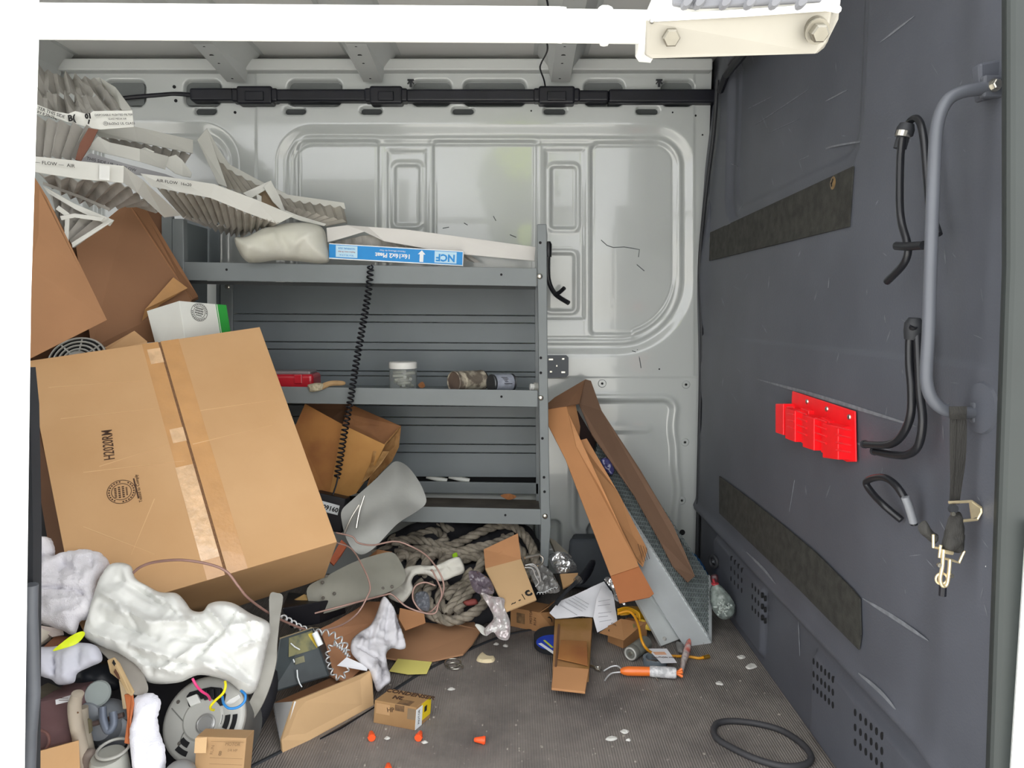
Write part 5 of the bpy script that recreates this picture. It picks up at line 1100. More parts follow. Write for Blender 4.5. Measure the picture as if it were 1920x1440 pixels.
mk('tan_card', *plate([U(1050, 1076, 2.34), U(1084, 1074, 2.36), U(1080, 1090, 2.31), U(1056, 1102, 2.27)], .006), m_card, label='tan cardboard piece between the foil bag and the black handled tool', cat='cardboard')
mk('wood_offcut', *plate([U(1030, 1008, 2.55), U(1042, 1014, 2.54), U(1072, 1044, 2.50), U(1066, 1054, 2.48), U(1042, 1036, 2.5)], .012), mat('grey_wood', '#8f897d', .8, var=.1), label='grey wooden offcut behind the foot of the shelf upright', cat='wood')
t = thing('metal_hook', 'bent bright metal hook lying over the rope by the shelf upright', 'hook', U(1005, 1060, 2.2))
mk('shank', *rod(U(984, 1046, 2.15), U(1012, 1040, 2.17), .0042, 10), m_steel, t); mk('bend', *wire([U(1010, 1040, 2.17), U(1018, 1046, 2.17), U(1016, 1057, 2.16), U(1008, 1061, 2.15)], .0026, 7), m_steel, t, smooth=60)
t = thing('steel_cable', 'loose loops of thin grey wire beside the folded flap', 'wire', U(1000, 1090, 2.15))
for k, pts in enumerate(([(985, 1060), (1000, 1058), (1010, 1070), (1014, 1090)], [(984, 1064), (998, 1066), (1004, 1080), (1010, 1092), (1004, 1100)], [(990, 1058), (1004, 1064), (1012, 1080)])):
    mk('wire', *wire([U(x, y, 2.12 + .01 * k) for x, y in pts], .0018, 6), m_silver, t, smooth=60)
mk('wire', *coil([U(1006, 1112, 2.12), U(1020, 1112, 2.14), U(1036, 1104, 2.17), U(1046, 1102, 2.18)], .003, .0012, .012, 5, 12, 9), m_silver, t, smooth=90)
t = thing('black_tool', 'black handled tool with a dark blade lying by the white papers', 'tool', U(1080, 1110, 2.3))
mk('handle', *puff([(1082, 1086, 2.32), (1096, 1066, 2.36), (1108, 1050, 2.4), (1116, 1056, 2.4), (1108, 1078, 2.36), (1092, 1096, 2.31)], .012, .012, .006, .001), m_black, t, smooth=60)
mk('ferrule', *rod(U(1080, 1090, 2.30), U(1086, 1084, 2.31), .011, 12), m_steel, t, smooth=40); mk('shaft', *plate([U(1040, 1128, 2.20), U(1080, 1086, 2.30), U(1086, 1092, 2.30), U(1062, 1112, 2.24), U(1046, 1134, 2.19)], .006), m_rubber, t)
# papers
m_paper = mat('white_paper', '#dcdde2', .8, var=.02)
def paper(out, seed, label, lines):
    t = thing('paper_sheet', label, 'paper', U(out[0][0], out[0][1], out[0][2]))
    mk('sheet', *sheet(out, .0012, .006, 9, seed, .006, .5, .010, False), m_paper, t, smooth=40)
    for (a, b) in lines:
        n_ = nrm(CAM - U(*a)) * .011; mk('print_line', *tube([U(*a) + n_, U(*b) + n_], .0007, 4), mat('grey_print', '#8d8f96', .7), t)
paper([(1030, 1150, 2.20), (1048, 1131, 2.24), (1088, 1112, 2.28), (1132, 1092, 2.32), (1150, 1118, 2.28), (1112, 1160, 2.20), (1090, 1158, 2.2), (1042, 1160, 2.18)], 4, 'white printed paper sheet spread on the floor, its top end under the leaning box',
      [((1060, 1128, 2.24), (1092, 1146, 2.21)), ((1066, 1124, 2.25), (1098, 1143, 2.22)), ((1072, 1121, 2.25), (1102, 1139, 2.23)), ((1078, 1118, 2.26), (1104, 1133, 2.24)), ((1050, 1134, 2.23), (1082, 1153, 2.2))])
paper([(1128, 1098, 2.28), (1146, 1110, 2.27), (1151, 1134, 2.24), (1156, 1168, 2.18), (1120, 1186, 2.14), (1112, 1158, 2.17), (1116, 1126, 2.22)], 6, 'white crumpled receipt hanging over the other paper sheet',
      [((1122, 1128, 2.20), (1144, 1124, 2.22)), ((1121, 1136, 2.19), (1144, 1133, 2.21)), ((1122, 1150, 2.17), (1146, 1147, 2.19)), ((1122, 1157, 2.165), (1140, 1155, 2.18)), ((1124, 1166, 2.155), (1146, 1162, 2.17))])
mk('foil_wrapper', *puff([(1133, 1086, 2.26), (1142, 1082, 2.27), (1160, 1098, 2.26), (1166, 1112, 2.24), (1174, 1134, 2.2), (1166, 1132, 2.2), (1152, 1124, 2.22), (1150, 1110, 2.24), (1140, 1096, 2.26)], .006, .01, .004, .006, 50, 12), m_foil, label='crumpled silver foil wrapper between the papers and the leaning box', cat='wrapper', smooth=0)
# ------------------------------------------------------------------ small boxes and tools on the open floor
def carton8(P, name, label, m, parts=None, bev=.001):
    t = thing(name, label, 'box', np.mean(P[:4], 0)); mk('body', *hexa(P), m, t, bev=bev); return t
m_kb = mat('printed_kraft_box', '#a97c52', .75, var=.08, scale=8)
# small printed kraft box beside the foil
P = upbox(G(957, 1174), G(1011, 1185), .075, .062)
t = carton8(P, 'kraft_box', 'small printed kraft box with open flap beside the folded cardboard flap', m_kb)
fq = [P[4], P[5], P[1], P[0]]
mk('print_block', *proud(inset_quad(fq, .22, .5, .22, .75), .0005), mat('dark_brown_print', '#5a4632', .8, scale=60, hx2='#8a6a48'), t)
lettering('MOTOR', fq, .72, .3, .012, m_ink, t, 90); lettering('RUN', fq, .86, .5, .012, m_ink, t, 90)
sq = [P[5], U(1040, 1147, 2.27), U(1038, 1180, 2.24), P[1]]
mk('end_flap', *plate(sq, .003), m_kb, t); mk('print_ring', *ring(inset_quad(sq, .6, .6, .5, .5)[0] + newell(sq) * .001, newell(sq), .012, .0025, 20, 5), m_black_ink, t)
mk('open_flap', *plate([P[5], P[5] + [.03, .02, .012], P[6] + [.02, 0, .012], P[6]], .002), m_kb, t)
# long flattened kraft box
t = thing('kraft_box', 'long stained kraft box lying open on the floor, nearest to the wrench', 'box', G(1070, 1230))
a = [G(1040, 1160, .055), G(1111, 1158, .055), G(1104, 1256, .040), G(1036, 1252, .040)]
mk('upper_half', *plate(a, .035, (0, 0, -1)), mat('stained_kraft_top', '#a47a4e', .75, scale=9, hx2='#8f6a32', thr=(.45, .7)), t, bev=.002)
b = [G(1038, 1248, .043), G(1104, 1254, .043), G(1097, 1297, .026), G(1034, 1290, .026)]
mk('lower_flap', *plate(b, .006, (0, 0, -1)), mat('clean_kraft', '#b58459', .75, var=.05), t, bev=.001)
mk('side_edge', *plate([G(1046, 1170, .057), G(1050, 1170, .057), G(1044, 1250, .043), G(1040, 1250, .043)], .004, (0, 0, -1)), m_card_d, t)
mk('curl', *sheet([(1052, 1200, G(1052, 1200, .052)[1]), (1100, 1205, G(1100, 1205, .052)[1]), (1102, 1248, G(1102, 1248, .046)[1]), (1046, 1238, G(1046, 1238, .046)[1])], .002, .001, 8, 3, .008, .0, .01, False), mat('stained_kraft', '#a8743f'), t, smooth=40)
# blue taped roll under it
t = thing('tape_roll', 'dark tape roll with a blue label peeking from under the long kraft box', 'tape roll', G(1036, 1215))
mk('roll', *lathe(G(1040, 1212), (0, 0, 1), [(0, .060), (.004, .062), (.034, .062), (.038, .058)], 36), m_rubber, t, smooth=40)
mk('blue_disc', *lathe(G(1038, 1205, .039), (0, 0, 1), [(0, .050), (.0015, .050)], 32), mat('deep_blue_print', '#1f3fb4', .5, var=.15, scale=30), t)
for w, (x0, y0), (x1, y1), m in ((.005, (1012, 1206), (1044, 1228), m_lw), (.003, (1020, 1200), (1036, 1214), mat('lime_print', '#c6d23a', .6))):
    pa, pb = G(x0, y0, .041), G(x1, y1, .041); s_ = nrm(np.cross(pb - pa, [0, 0, 1])) * w; mk('label_stripe', *plate([pa - s_, pb - s_, pb + s_, pa + s_], .0008, (0, 0, -1)), m, t)
# second small kraft box with flap
P = upbox(G(1168, 1216), G(1213, 1196), .060, .050)
t = carton8(P, 'kraft_box', 'small kraft box with a long printed flap below the yellow cord', m_kb)
fl2 = [P[7], P[6], P[5], P[4]]
qf2 = [G(1164, 1160, .07), G(1208, 1168, .060), G(1170, 1200, .052), G(1124, 1186, .045)]
mk('printed_flap', *plate(qf2, .002), m_kb, t); lettering('O', qf2, .25, .78, .016, m_black_ink, t); lettering('CAPACITOR', qf2, .45, .5, .012, m_ink, t, -30)
mk('print_spot', *lathe(inset_quad(qf2, .7, .7, .3, .3)[0] + newell(qf2) * .0008, newell(qf2), [(0, .014), (.0005, .014)], 6), mat('olive_print', '#7d7648', .8), t)
t = thing('cylinder_capacitor', 'dull grey metal cylinder lying on the floor beside the kraft box with printed flap', 'cylinder', G(1190, 1230))
a = G(1204, 1210, .021); b = G(1182, 1226, .021)
mk('cylinder_wall', *lathe(b, a - b, [(0, .019), (.003, .021), (.02, .021), (.023, .0195), (.026, .021), (.09, .021)], 24), mat('dirty_zinc', '#7f817b', .4, .5, scale=20, hx2='#93958e'), t, smooth=40)
mk('rolled_end', *ring(b, a - b, .0165, .003, 24, 8), m_mot, t, smooth=60); mk('end_lug', *lathe(b, b - a, [(0, .006), (.004, .005)], 12), m_steel, t)
# yellow tool and cord
m_yel = mat('safety_yellow', '#d49d12', .45, var=.08)
t = thing('yellow_holder', 'yellow plastic cord holder with coiled loops under the leaning box', 'cord holder', G(1200, 1170))
mk('grip', *puff([(1162, 1146, 2.22), (1180, 1138, 2.25), (1226, 1146, 2.27), (1238, 1160, 2.25), (1210, 1162, 2.22), (1190, 1152, 2.21), (1164, 1154, 2.2)], .012, .015, .006, .001), m_yel, t, smooth=60)
mk('arm', *puff([(1198, 1160, 2.2), (1214, 1164, 2.2), (1236, 1174, 2.2), (1234, 1184, 2.18), (1206, 1178, 2.18)], .01, .012, .006, .001), mat('pale_yellow_plastic', '#c6a63a', .5), t, smooth=60)
for k in range(4): mk('cord_loop', *wire([U(1158, 1143 + 3 * k, 2.19), U(1176, 1139 + 3 * k, 2.2), U(1196, 1148 + 3 * k, 2.2), U(1200, 1160 + 3 * k, 2.19)], .0028, 7), m_yel, t, smooth=60)
mk('slot', *plate([U(1182, 1150, 2.18), U(1192, 1151, 2.18), U(1190, 1160, 2.175), U(1180, 1158, 2.175)], .004), m_hole, t)
t = thing('yellow_cable', 'yellow cord with brass end curving over the floor past the leaning filters', 'cord', G(1250, 1230))
P_ = spline([U(1160, 1150, 2.17), U(1178, 1146, 2.16), U(1190, 1156, 2.14), U(1198, 1176, 2.09), U(1203, 1200, 2.04), U(1212, 1216, 2.03), G(1228, 1226, .012), G(1260, 1230, .006), G(1290, 1231, .005), G(1310, 1234, .005), G(1322, 1232, .006)], 8)
mk('wire', *tube(P_, .0040, 9), mat('amber_cord', '#cf8f1e', .35, var=.06), t, smooth=60)
mk('brass_tip', *lathe(G(1318, 1233, .006), G(1331, 1230, .006) - G(1318, 1233, .006), [(0, .0055), (.008, .006), (.009, .005), (.014, .006), (.021, .006), (.022, .004)], 14), mat('brass', '#cfa348', .3, .9), t, smooth=40)
# card label, tape ring, striped sleeve
t = thing('printed_label', 'white printed label card lying over the clear tape ring', 'label', G(1242, 1230))
ql = [G(1214, 1216, .022), G(1250, 1216, .024), G(1269, 1242, .022), G(1240, 1243, .022)]
mk('card', *plate(ql, .0012), m_paper, t)
mk('orange_band', *plate([x + [0, 0, .0006] for x in inset_quad(ql, .1, .75, .25, .45)], .0004), mat('faded_orange', '#d8a88a', .7), t); lettering('CAUTION HOT', ql, .45, .65, .010, m_ink, t)
t = thing('tape_ring', 'clear ring of packing tape on the floor under the label card', 'tape roll', G(1228, 1246))
mk('roll', *lathe(G(1228, 1244), (0, 0, 1), [(0, .034), (.018, .034), (.018, .026), (0, .026), (0, .034)], 32, False), mat('smoky_clear_tape', '#8c99a3', .12, var=.05, trans=.4, coat=.6), t, smooth=40)
m_or = mat('orange_plastic', '#e8752c', .3, var=.06, coat=.3)
t = thing('hand_tool', 'orange handled tool with silver printed sleeve and two bent prongs on the floor', 'tool', G(1200, 1268))
a = G(1163, 1258, .016); b = G(1224, 1259, .017); c = G(1268, 1262, .018)
L = np.linalg.norm(b - a)
mk('handle', *lathe(a, b - a, [(0, .005), (.008, .010), (.02, .0125), (L * .6, .0125), (L, .012)], 20), m_or, t, smooth=50)
mk('printed_sleeve', *lathe(b, c - b, [(-.008, .0135), (0, .0145), (np.linalg.norm(c - b) * .9, .015), (np.linalg.norm(c - b), .013)], 16), mat('silver_print_film', '#a9aaad', .35, scale=90, hx2='#d9d9da', thr=(.4, .6)), t, smooth=40)
mk('prong', *wire([G(1166, 1256, .014), G(1158, 1249, .016), G(1146, 1250, .014), G(1132, 1258, .006)], .0022, 7), m_silver, t, smooth=60); mk('prong', *wire([G(1164, 1260, .014), G(1148, 1262, .012), G(1140, 1268, .008), G(1134, 1276, .004)], .0022, 7), m_silver, t, smooth=60)
for k in range(5):
    u = 2 * math.pi * k / 5; mk('petal', *rod(c + [.0, 0, 0], c + np.array([.016, .008 * math.cos(u), .011 * math.sin(u)]), .0042, 8), m_or, t, smooth=60)
mk('small_tip', *rod(G(1228, 1268, .006), G(1234, 1276, .003), .0015, 6), m_steel, t)
mk('plastic_sleeve', *puff([(1288, 1200, 2.09), (1296, 1202, 2.08), (1295, 1222, 2.05), (1287, 1245, 1.995), (1280, 1268, 1.945), (1274, 1266, 1.945), (1276, 1240, 2.0), (1280, 1222, 2.04)], .008, .010, .004, .003, 60, 3), mat('red_print_film', '#b3a9a6', .2, scale=22, hx2='#c86a5e', thr=(.5, .62), coat=.5), label='clear plastic sleeve with red print lying beside the orange tool', cat='plastic sleeve', smooth=120)
mk('plastic_sleeve', *puff([(1268, 1205, 2.12), (1282, 1208, 2.1), (1282, 1224, 2.07), (1270, 1222, 2.08)], .006, .010, .004, .003, 60, 5), mat('grey_clear_film', '#6f6e6c'), label='grey plastic scrap at the corner of the leaning filter', cat='plastic bag', smooth=120)
t = thing('wrench', 'small chrome wrench poking from beneath the long kraft box', 'wrench', G(1118, 1252))
mk('shank', *rod(G(1098, 1245, .006), G(1116, 1251, .006), .004, 8), m_steel, t)
mk('jaw', *join(ring(G(1121, 1253, .006), (0, 0, 1), .007, .003, 16, 6), rod(G(1122, 1250, .006), G(1128, 1252, .006), .003, 8), rod(G(1120, 1256, .006), G(1126, 1258, .006), .003, 8)), m_steel, t, smooth=40)

# ------------------------------------------------------------------ long leaning carton with filters sliding out
def yl(y): return 2.56 - (y - 712) * .00105
def LL(pts, d=0.0): return [U(x, y, yl(y) + d) for x, y in pts]
m_or_card = mat('orange_cardboard', '#b37e52', .75, var=.06, scale=5)
t = thing('long_carton', 'long narrow open carton leaning against the far wall with filters sliding out', 'carton', U(1190, 1130, 2.15))
mk('front_panel', *plate(LL([(1014, 770), (1062, 762), (1080, 838), (1128, 920), (1192, 1046), (1198, 1062), (1145, 1080), (1060, 860)]), .004), m_or_card, t)
mk('lower_flap', *plate(LL([(1145, 1080), (1198, 1062), (1226, 1113), (1218, 1120), (1162, 1131)], .004), .004), mat('darker_orange_card', '#a9693f', .75, var=.06), t)
mk('side_panel', *plate([U(1062, 762, yl(762)), U(1079, 757, yl(757) + .05), U(1088, 800, yl(800) + .05), U(1086, 826, yl(826) + .05), U(1100, 822, yl(822) + .05), U(1160, 925, yl(925) + .05), U(1214, 1030, yl(1030) + .05), U(1206, 1062, yl(1062) + .03), U(1192, 1046, yl(1046)), U(1128, 920, yl(920)), U(1080, 838, yl(838))], .004), mat('light_orange_card', '#c08b5e', .75, var=.06), t)
mk('top_end', *plate([U(1013, 768, 2.50), U(1040, 745, 2.56), U(1098, 711, 2.64), U(1086, 756, 2.54), U(1062, 761, 2.505)], .004), mat('top_end_card', '#7c5a42', .8, var=.05), t)
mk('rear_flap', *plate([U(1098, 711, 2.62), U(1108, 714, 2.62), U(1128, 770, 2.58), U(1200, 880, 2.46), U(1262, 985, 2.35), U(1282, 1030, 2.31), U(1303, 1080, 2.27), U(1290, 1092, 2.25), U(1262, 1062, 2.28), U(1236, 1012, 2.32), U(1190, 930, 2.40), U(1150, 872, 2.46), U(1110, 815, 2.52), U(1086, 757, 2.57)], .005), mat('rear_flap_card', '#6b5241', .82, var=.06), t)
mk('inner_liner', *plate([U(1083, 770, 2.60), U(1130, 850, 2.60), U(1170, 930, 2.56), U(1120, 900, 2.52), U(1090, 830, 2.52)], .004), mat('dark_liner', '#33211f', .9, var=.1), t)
mk('tape_lines', *join(*[tube([U(1196 + 5 * k, 1020 + 2 * k, yl(1020) + .012), U(1206 + 4 * k, 1054 - 2 * k, yl(1050) + .012)], .0008, 4) for k in range(4)]), m_ink, t, kind='stuff')
# filters: the outer one shows its mesh face
m_alu = mat('brushed_aluminium_edge', '#c3c8ca', .4, .25, var=.05, scale=12, bump=.04)
C0 = G(1333, 1206); A1 = U(1112, 862, 2.50); V1 = U(1333, 1086, 2.36)
t = thing('mesh_filter', 'metal framed filter with black honeycomb mesh sliding out of the leaning carton', 'filter', C0)
A2 = A1 + (V1 - C0) * .62
S0 = G(1284, 1213); SA = A1 + (S0 - C0)
nf = nrm(np.cross(A1 - C0, V1 - C0)); nf = nf if np.dot(nf, CAM - C0) > 0 else -nf
mesh_m = mat('black_honeycomb', '#3a4146', .5, scale=60, hx2='#20262a')
mk('mesh_backing', *plate([C0, V1, A2, A1], .012, -nf), mat('honeycomb_backing', '#23292c', .7, scale=40, hx2='#39423f'), t)
# expanded metal strands over the face
parts = []; e1 = (A1 - C0); e2 = (V1 - C0); l1 = np.linalg.norm(e1); l2 = np.linalg.norm(e2); n1 = int(l1 / .017)
def fp(a, b): return C0 + e1 * a + e2 * b + nf * .0022
for k in range(-14, n1 + 1):
    for sgn in (1, -1):
        pts = []
        for j in range(25):
            b = j / 24; s = k / n1 + (b if sgn > 0 else (1 - b)) * (.9 * l2 / l1)
            if 0 <= s <= 1: pts.append(fp(s, b * (.98)))
        if len(pts) > 2: parts.append(tube(np.array(pts), .0016, 4))
mk('expanded_mesh', *join(*parts), mat('dull_mesh_strand', '#8a9394', .4, .3, var=.2, scale=30), t, kind='stuff')
th = S0 - C0
mk('side_strip', *plate([C0, A1, SA, S0], .002), m_alu, t)
up_ = nf
f1 = [C0 + e2 * .0, V1, V1 + e1 * .022, C0 + e1 * .022]
mk('end_strip', *plate([x + nf * .004 for x in [C0, V1, V1 + nrm(e1) * .014, C0 + nrm(e1) * .014]], .014, -nf), m_alu, t)
mk('edge_lip', *plate([x + nf * .004 for x in [C0, A1, A1 + nrm(e2) * .010, C0 + nrm(e2) * .010]], .006, -nf), m_alu, t)
mk('end_cap', *plate([S0, C0, C0 + nrm(V1 - C0) * .002 + [0, 0, .0], S0 + [0, 0, .002]], .004), m_alu, t)
t = thing('mesh_filter', 'second metal filter edge lying beside the black honeycomb filter in the leaning carton', 'filter', G(1260, 1215))
Ta, Tb = G(1277, 1197, .010), G(1240, 1211, .004)
TA, TB = U(1156, 985, 2.38), U(1126, 1000, 2.36)
mk('side_strip', *plate([Ta, TA, TB, Tb], .012), mat('pale_metal_edge', '#c6cbcb', .42, .2, var=.05, scale=12), t)
mk('dark_groove', *plate([Ta + [.004, 0, .001], TA + [.004, 0, 0], TA + [.016, .012, 0], Ta + [.012, .006, .001]], .006), m_hole, t)
mk('corner_dent', *lathe((Tb * .8 + Ta * .2) + newell([Ta, TA, TB, Tb]) * .001 + [0, .012, .012], newell([Ta, TA, TB, Tb]), [(-.002, .007), (.001, .004)], 6), m_mot, t)
mk('purple_film', *puff([(1126, 862, 2.47), (1140, 858, 2.48), (1152, 880, 2.47), (1146, 892, 2.46), (1132, 880, 2.465)], .008, .01, .005, .005, 60, 3), mat('violet_film', '#3a3a66', .2, var=.3, scale=40, coat=.6), label='crinkled dark violet film inside the leaning carton', cat='plastic film', smooth=120)
# clear bag of pellets and the blue cloth in the corner
t = thing('pellet_bag', 'clear plastic bag of grey pellets with red tie in the corner by the partition', 'bag', G(1356, 1162))
mk('bag', *puff([(1334, 1098, 2.26), (1348, 1096, 2.26), (1362, 1108, 2.25), (1374, 1124, 2.23), (1380, 1142, 2.21), (1374, 1156, 2.19), (1358, 1162, 2.19), (1344, 1154, 2.20), (1334, 1138, 2.22), (1330, 1116, 2.25)], .030, .035, .006, .003, 50, 3, back=.5), mat('clear_bag_film', '#6d7672', .15, scale=60, hx2='#8f9a95', thr=(.4, .62), coat=.8, bump=.5, bscale=90), t, smooth=120)
rr = random.Random(2)
pel = [];
for k in range(60):
    x = rr.gauss(1357, 6); y = rr.gauss(1139, 6); pel.append(lathe(U(x, y, 2.168 + rr.uniform(-.004, .006)), (rr.uniform(-1, 1), rr.uniform(-1, 1), rr.uniform(-1, 1)), [(-.003, .0025), (.003, .0025)], 5))
mk('pellets', *join(*pel), mat('pale_pellet', '#aab3ae', .4, var=.2, scale=40), t, kind='stuff')
mk('red_tie', *join(ring(U(1341, 1095, 2.25), (0, 0, 1), .009, .0035, 14, 6), rod(U(1340, 1094, 2.25), U(1337, 1086, 2.25), .004, 8)), mat('red_tie', '#a8343c', .5), t, smooth=50)
mk('neck', *puff([(1332, 1080, 2.28), (1346, 1078, 2.28), (1346, 1098, 2.26), (1336, 1098, 2.26)], .008, .01, .004, .004, 60, 4), mat('dark_red_film', '#4a2a30', .4), t, smooth=120)
mk('blue_cloth', *puff([(1286, 1040, 2.62), (1300, 1040, 2.62), (1318, 1060, 2.58), (1334, 1092, 2.50), (1330, 1112, 2.46), (1312, 1102, 2.48), (1296, 1070, 2.54)], .015, .02, .006, .008, 30, 5), mat('deep_blue_cloth', '#23567f', .6, scale=12, hx2='#1f3f78'), label='deep blue cloth wedged behind the leaning carton in the corner', cat='cloth', smooth=120)
t = thing('eye_bolt', 'dark metal ring fixed low on the partition near the far corner', 'ring', BS(1338, 1055))
mk('ring', *ring(BS(1338, 1053, .012), nrm([-1, -.5, 0]), .018, .006, 22, 8), m_rubber, t, smooth=60); mk('stud', *lathe(BS(1338, 1053, 0), (-1, 0, 0), [(0, .012), (.012, .010)], 14), mat('dull_steel', '#5d6166', .4, .7), t)
# loop of black belt on the floor
mk('rubber_belt', *tube(spline([G(x, y, .007) for x, y in ((1338, 1370), (1346, 1356), (1374, 1352), (1420, 1357), (1466, 1370), (1505, 1396), (1521, 1420), (1508, 1434), (1470, 1437), (1420, 1424), (1376, 1404), (1346, 1386))], 8, True), .0075, 8, True), mat('worn_black_belt', '#37373a', .6, var=.2), label='thin black rubber belt lying in an oval loop on the bare floor', cat='belt', smooth=60)
# crumbs and small litter on the open floor
m_orn = mat('bright_orange_nut', '#f2592a', .4, var=.05)
for x0, y0, x1, y1, lb in ((697, 1384, 695, 1367, 'orange wire nut in front of the small yellow labelled carton, at its far corner'), (784, 1384, 790, 1369, 'orange wire nut just in front of the yellow label corner'), (910, 1388, 892, 1387, 'orange wire nut lying alone on the bare floor'), (728, 1446, 728, 1430, 'orange wire nut nearest the sill, cut off by the picture edge')):
    t = thing('wire_nut', lb, 'wire nut', G(x0, y0), 'orange wire nuts on the floor')
    a = G(x0, y0, .009); b = G(x1, y1, .009); d = nrm(b - a)
    mk('shell', *lathe(a, d, [(0, .0085), (.006, .0085), (.018, .0062), (.024, .0050), (.026, .003)], 14), m_orn, t, smooth=40)
    mk('ribbing', *join(*[box(a + d * .004 + .0085 * (math.cos(u) * nrm(np.cross(d, [0, 0, 1])) + math.sin(u) * np.array([0, 0, 1.0])), (.0018, .0018, .0018)) for u in np.linspace(0, 6.2, 9)]), m_orn, t, kind='stuff')
mk('plaster_chip', *puff([(893, 1238, G(893, 1238)[1]), (904, 1226, G(904, 1226)[1]), (914, 1232, G(914, 1232)[1]), (928, 1234, G(928, 1234)[1]), (924, 1242, G(924, 1242)[1]), (906, 1243, G(906, 1243)[1])], .008, .008, .005, .002), mat('cream_chip', '#d8c9a6', .8), label='cream coloured torn chip lying on the floor in front of the rope', cat='chip')
t = thing('wire_ring', 'pair of small metal wire rings on the floor by the yellow slip', 'ring', G(850, 1245))
mk('ring', *wire([G(834, 1242, .004), G(842, 1236, .004), G(858, 1236, .004), G(864, 1242, .004), G(856, 1250, .004), G(840, 1252, .004)], .0018, 6, closed=True), m_steel, t, smooth=60)
mk('ring', *wire([G(838, 1246, .006), G(852, 1243, .006), G(868, 1249, .006), G(860, 1254, .006), G(846, 1254, .006)], .0018, 6, closed=True), m_steel, t, smooth=60)
rr = random.Random(9); cr = []
for k in range(95):
    x = rr.uniform(660, 1500); y = rr.uniform(1200, 1436)
    if y > 1440 - (x - 480) * 1.2: 
        p = G(x, y, .0015)
        if p[0] < .66: s = rr.uniform(.001, .003); cr.append(box(p, (s * rr.uniform(.8, 2.2), s * 1.4, .003), Matrix.Rotation(rr.uniform(0, 3), 3, 'Z')))
mk('floor_crumbs', *join(*cr), mat('pale_crumb', '#9a948b', .8, var=.25, scale=20), label='pale crumbs and specks scattered over the van floor', cat='debris', kind='stuff')
SCR = ['whitish scrap beyond the brass cord tip, nearest the pellet bag', 'whitish scrap by the partition edge, level with the brass cord tip', 'whitish scrap right of the orange tool, halfway to the rubber belt',
       'largest whitish flake in the middle of the bare floor', 'whitish flake just before the largest flake on the bare floor', 'tiny whitish flake touching the largest flake on the bare floor',
       'whitish scrap between the two orange wire nuts by the small carton', 'whitish scrap just in front of the nut by the yellow label', 'whitish scrap behind the small yellow labelled carton',
       'whitish scrap near the mat edge before the foil wrapper, on its near side', 'whitish scrap near the mat edge before the foil wrapper, on its far side']
for k, (x, y, s) in enumerate(((1390, 1232, 9), (1408, 1250, 12), (1350, 1282, 9), (1172, 1372, 10), (1146, 1385, 12), (1178, 1388, 6), (726, 1384, 7), (796, 1392, 7), (846, 1292, 8), (930, 1208, 6), (948, 1211, 6))):
    P_ = [(x + s * rr.uniform(.6, 1.1) * math.cos(a), y + s * .45 * rr.uniform(.6, 1.1) * math.sin(a)) for a in np.linspace(0, 5.5, 7)]
    mk('paper_crumb', *puff([(a, b, G(a, b, .002)[1]) for a, b in P_], .003, .004, .004, .001, 60, k + 1), mat('white_crumb', '#c9c8c3', .8), label=SCR[k], cat='scrap', group='whitish scraps on the floor')
# ------------------------------------------------------------------ heap in the near corner
m_suit = mat('white_coverall_cloth', '#d6d7d4', .8, var=.02)
m_terry = mat('fluffy_white_terry', '#e2e0e6', .95, scale=14, hx2='#c9c6d0', thr=(.55, .8), bump=.6, bscale=320)
mk('white_coverall', *puff([(186, 1085, 1.55), (204, 1060, 1.57), (226, 1055, 1.58), (246, 1062, 1.575), (254, 1084, 1.565), (276, 1098, 1.565), (300, 1110, 1.565), (330, 1112, 1.565), (346, 1126, 1.56), (360, 1144, 1.56), (380, 1146, 1.565), (392, 1132, 1.575), (414, 1127, 1.58), (440, 1132, 1.585), (470, 1150, 1.58), (500, 1164, 1.57), (508, 1180, 1.56), (500, 1215, 1.55), (492, 1255, 1.54), (478, 1296, 1.53), (456, 1300, 1.52), (432, 1280, 1.50), (405, 1270, 1.48), (370, 1266, 1.48), (334, 1280, 1.48), (280, 1280, 1.48), (258, 1252, 1.48), (222, 1226, 1.49), (160, 1196, 1.50), (166, 1150, 1.52), (176, 1115, 1.54)],
   .018, .018, .0042, .008, 20, 3, mid=[(330, 1190, 1.49, .06), (440, 1190, 1.50, .05)], folds=[(187, 1107, 293, 1177, 0.0158, 0.0175), (230, 1090, 330, 1150, 0.0144, -0.0175), (200, 1140, 300, 1173, 0.0158, 0.0150), (290, 1170, 390, 1172, 0.0144, 0.0150), (147, 1180, 253, 1213, 0.0144, 0.0125), (200, 1165, 300, 1200, 0.0130, -0.0150),
 (253, 1213, 333, 1237, 0.0130, 0.0150), (247, 1213, 293, 1250, 0.0101, -0.0125), (283, 1110, 355, 1165, 0.0115, 0.0150), (300, 1120, 345, 1160, 0.0072, -0.0125), (390, 1140, 428, 1180, 0.0115, 0.0150), (428, 1180, 436, 1200, 0.0086, 0.0125),
 (500, 1168, 440, 1178, 0.0115, 0.0150), (377, 1237, 427, 1187, 0.0072, -0.0175), (427, 1187, 445, 1150, 0.0072, -0.0150), (366, 1225, 300, 1262, 0.0101, 0.0125), (380, 1240, 477, 1290, 0.0115, 0.0175), (413, 1220, 480, 1280, 0.0101, -0.0125),
 (445, 1225, 500, 1200, 0.0115, 0.0150), (330, 1200, 400, 1205, 0.0101, -0.0125), (280, 1250, 350, 1265, 0.0086, 0.0125), (310, 1240, 370, 1250, 0.0072, -0.0125), (400, 1250, 440, 1262, 0.0072, -0.0125), (450, 1160, 490, 1215, 0.0086, -0.0125), (240, 1130, 262, 1180, 0.0086, -0.0125), (350, 1145, 400, 1195, 0.0101, -0.0150)]), m_suit, label='smooth white coverall draped over the motor and the heap by the pillar', cat='coverall', smooth=70)
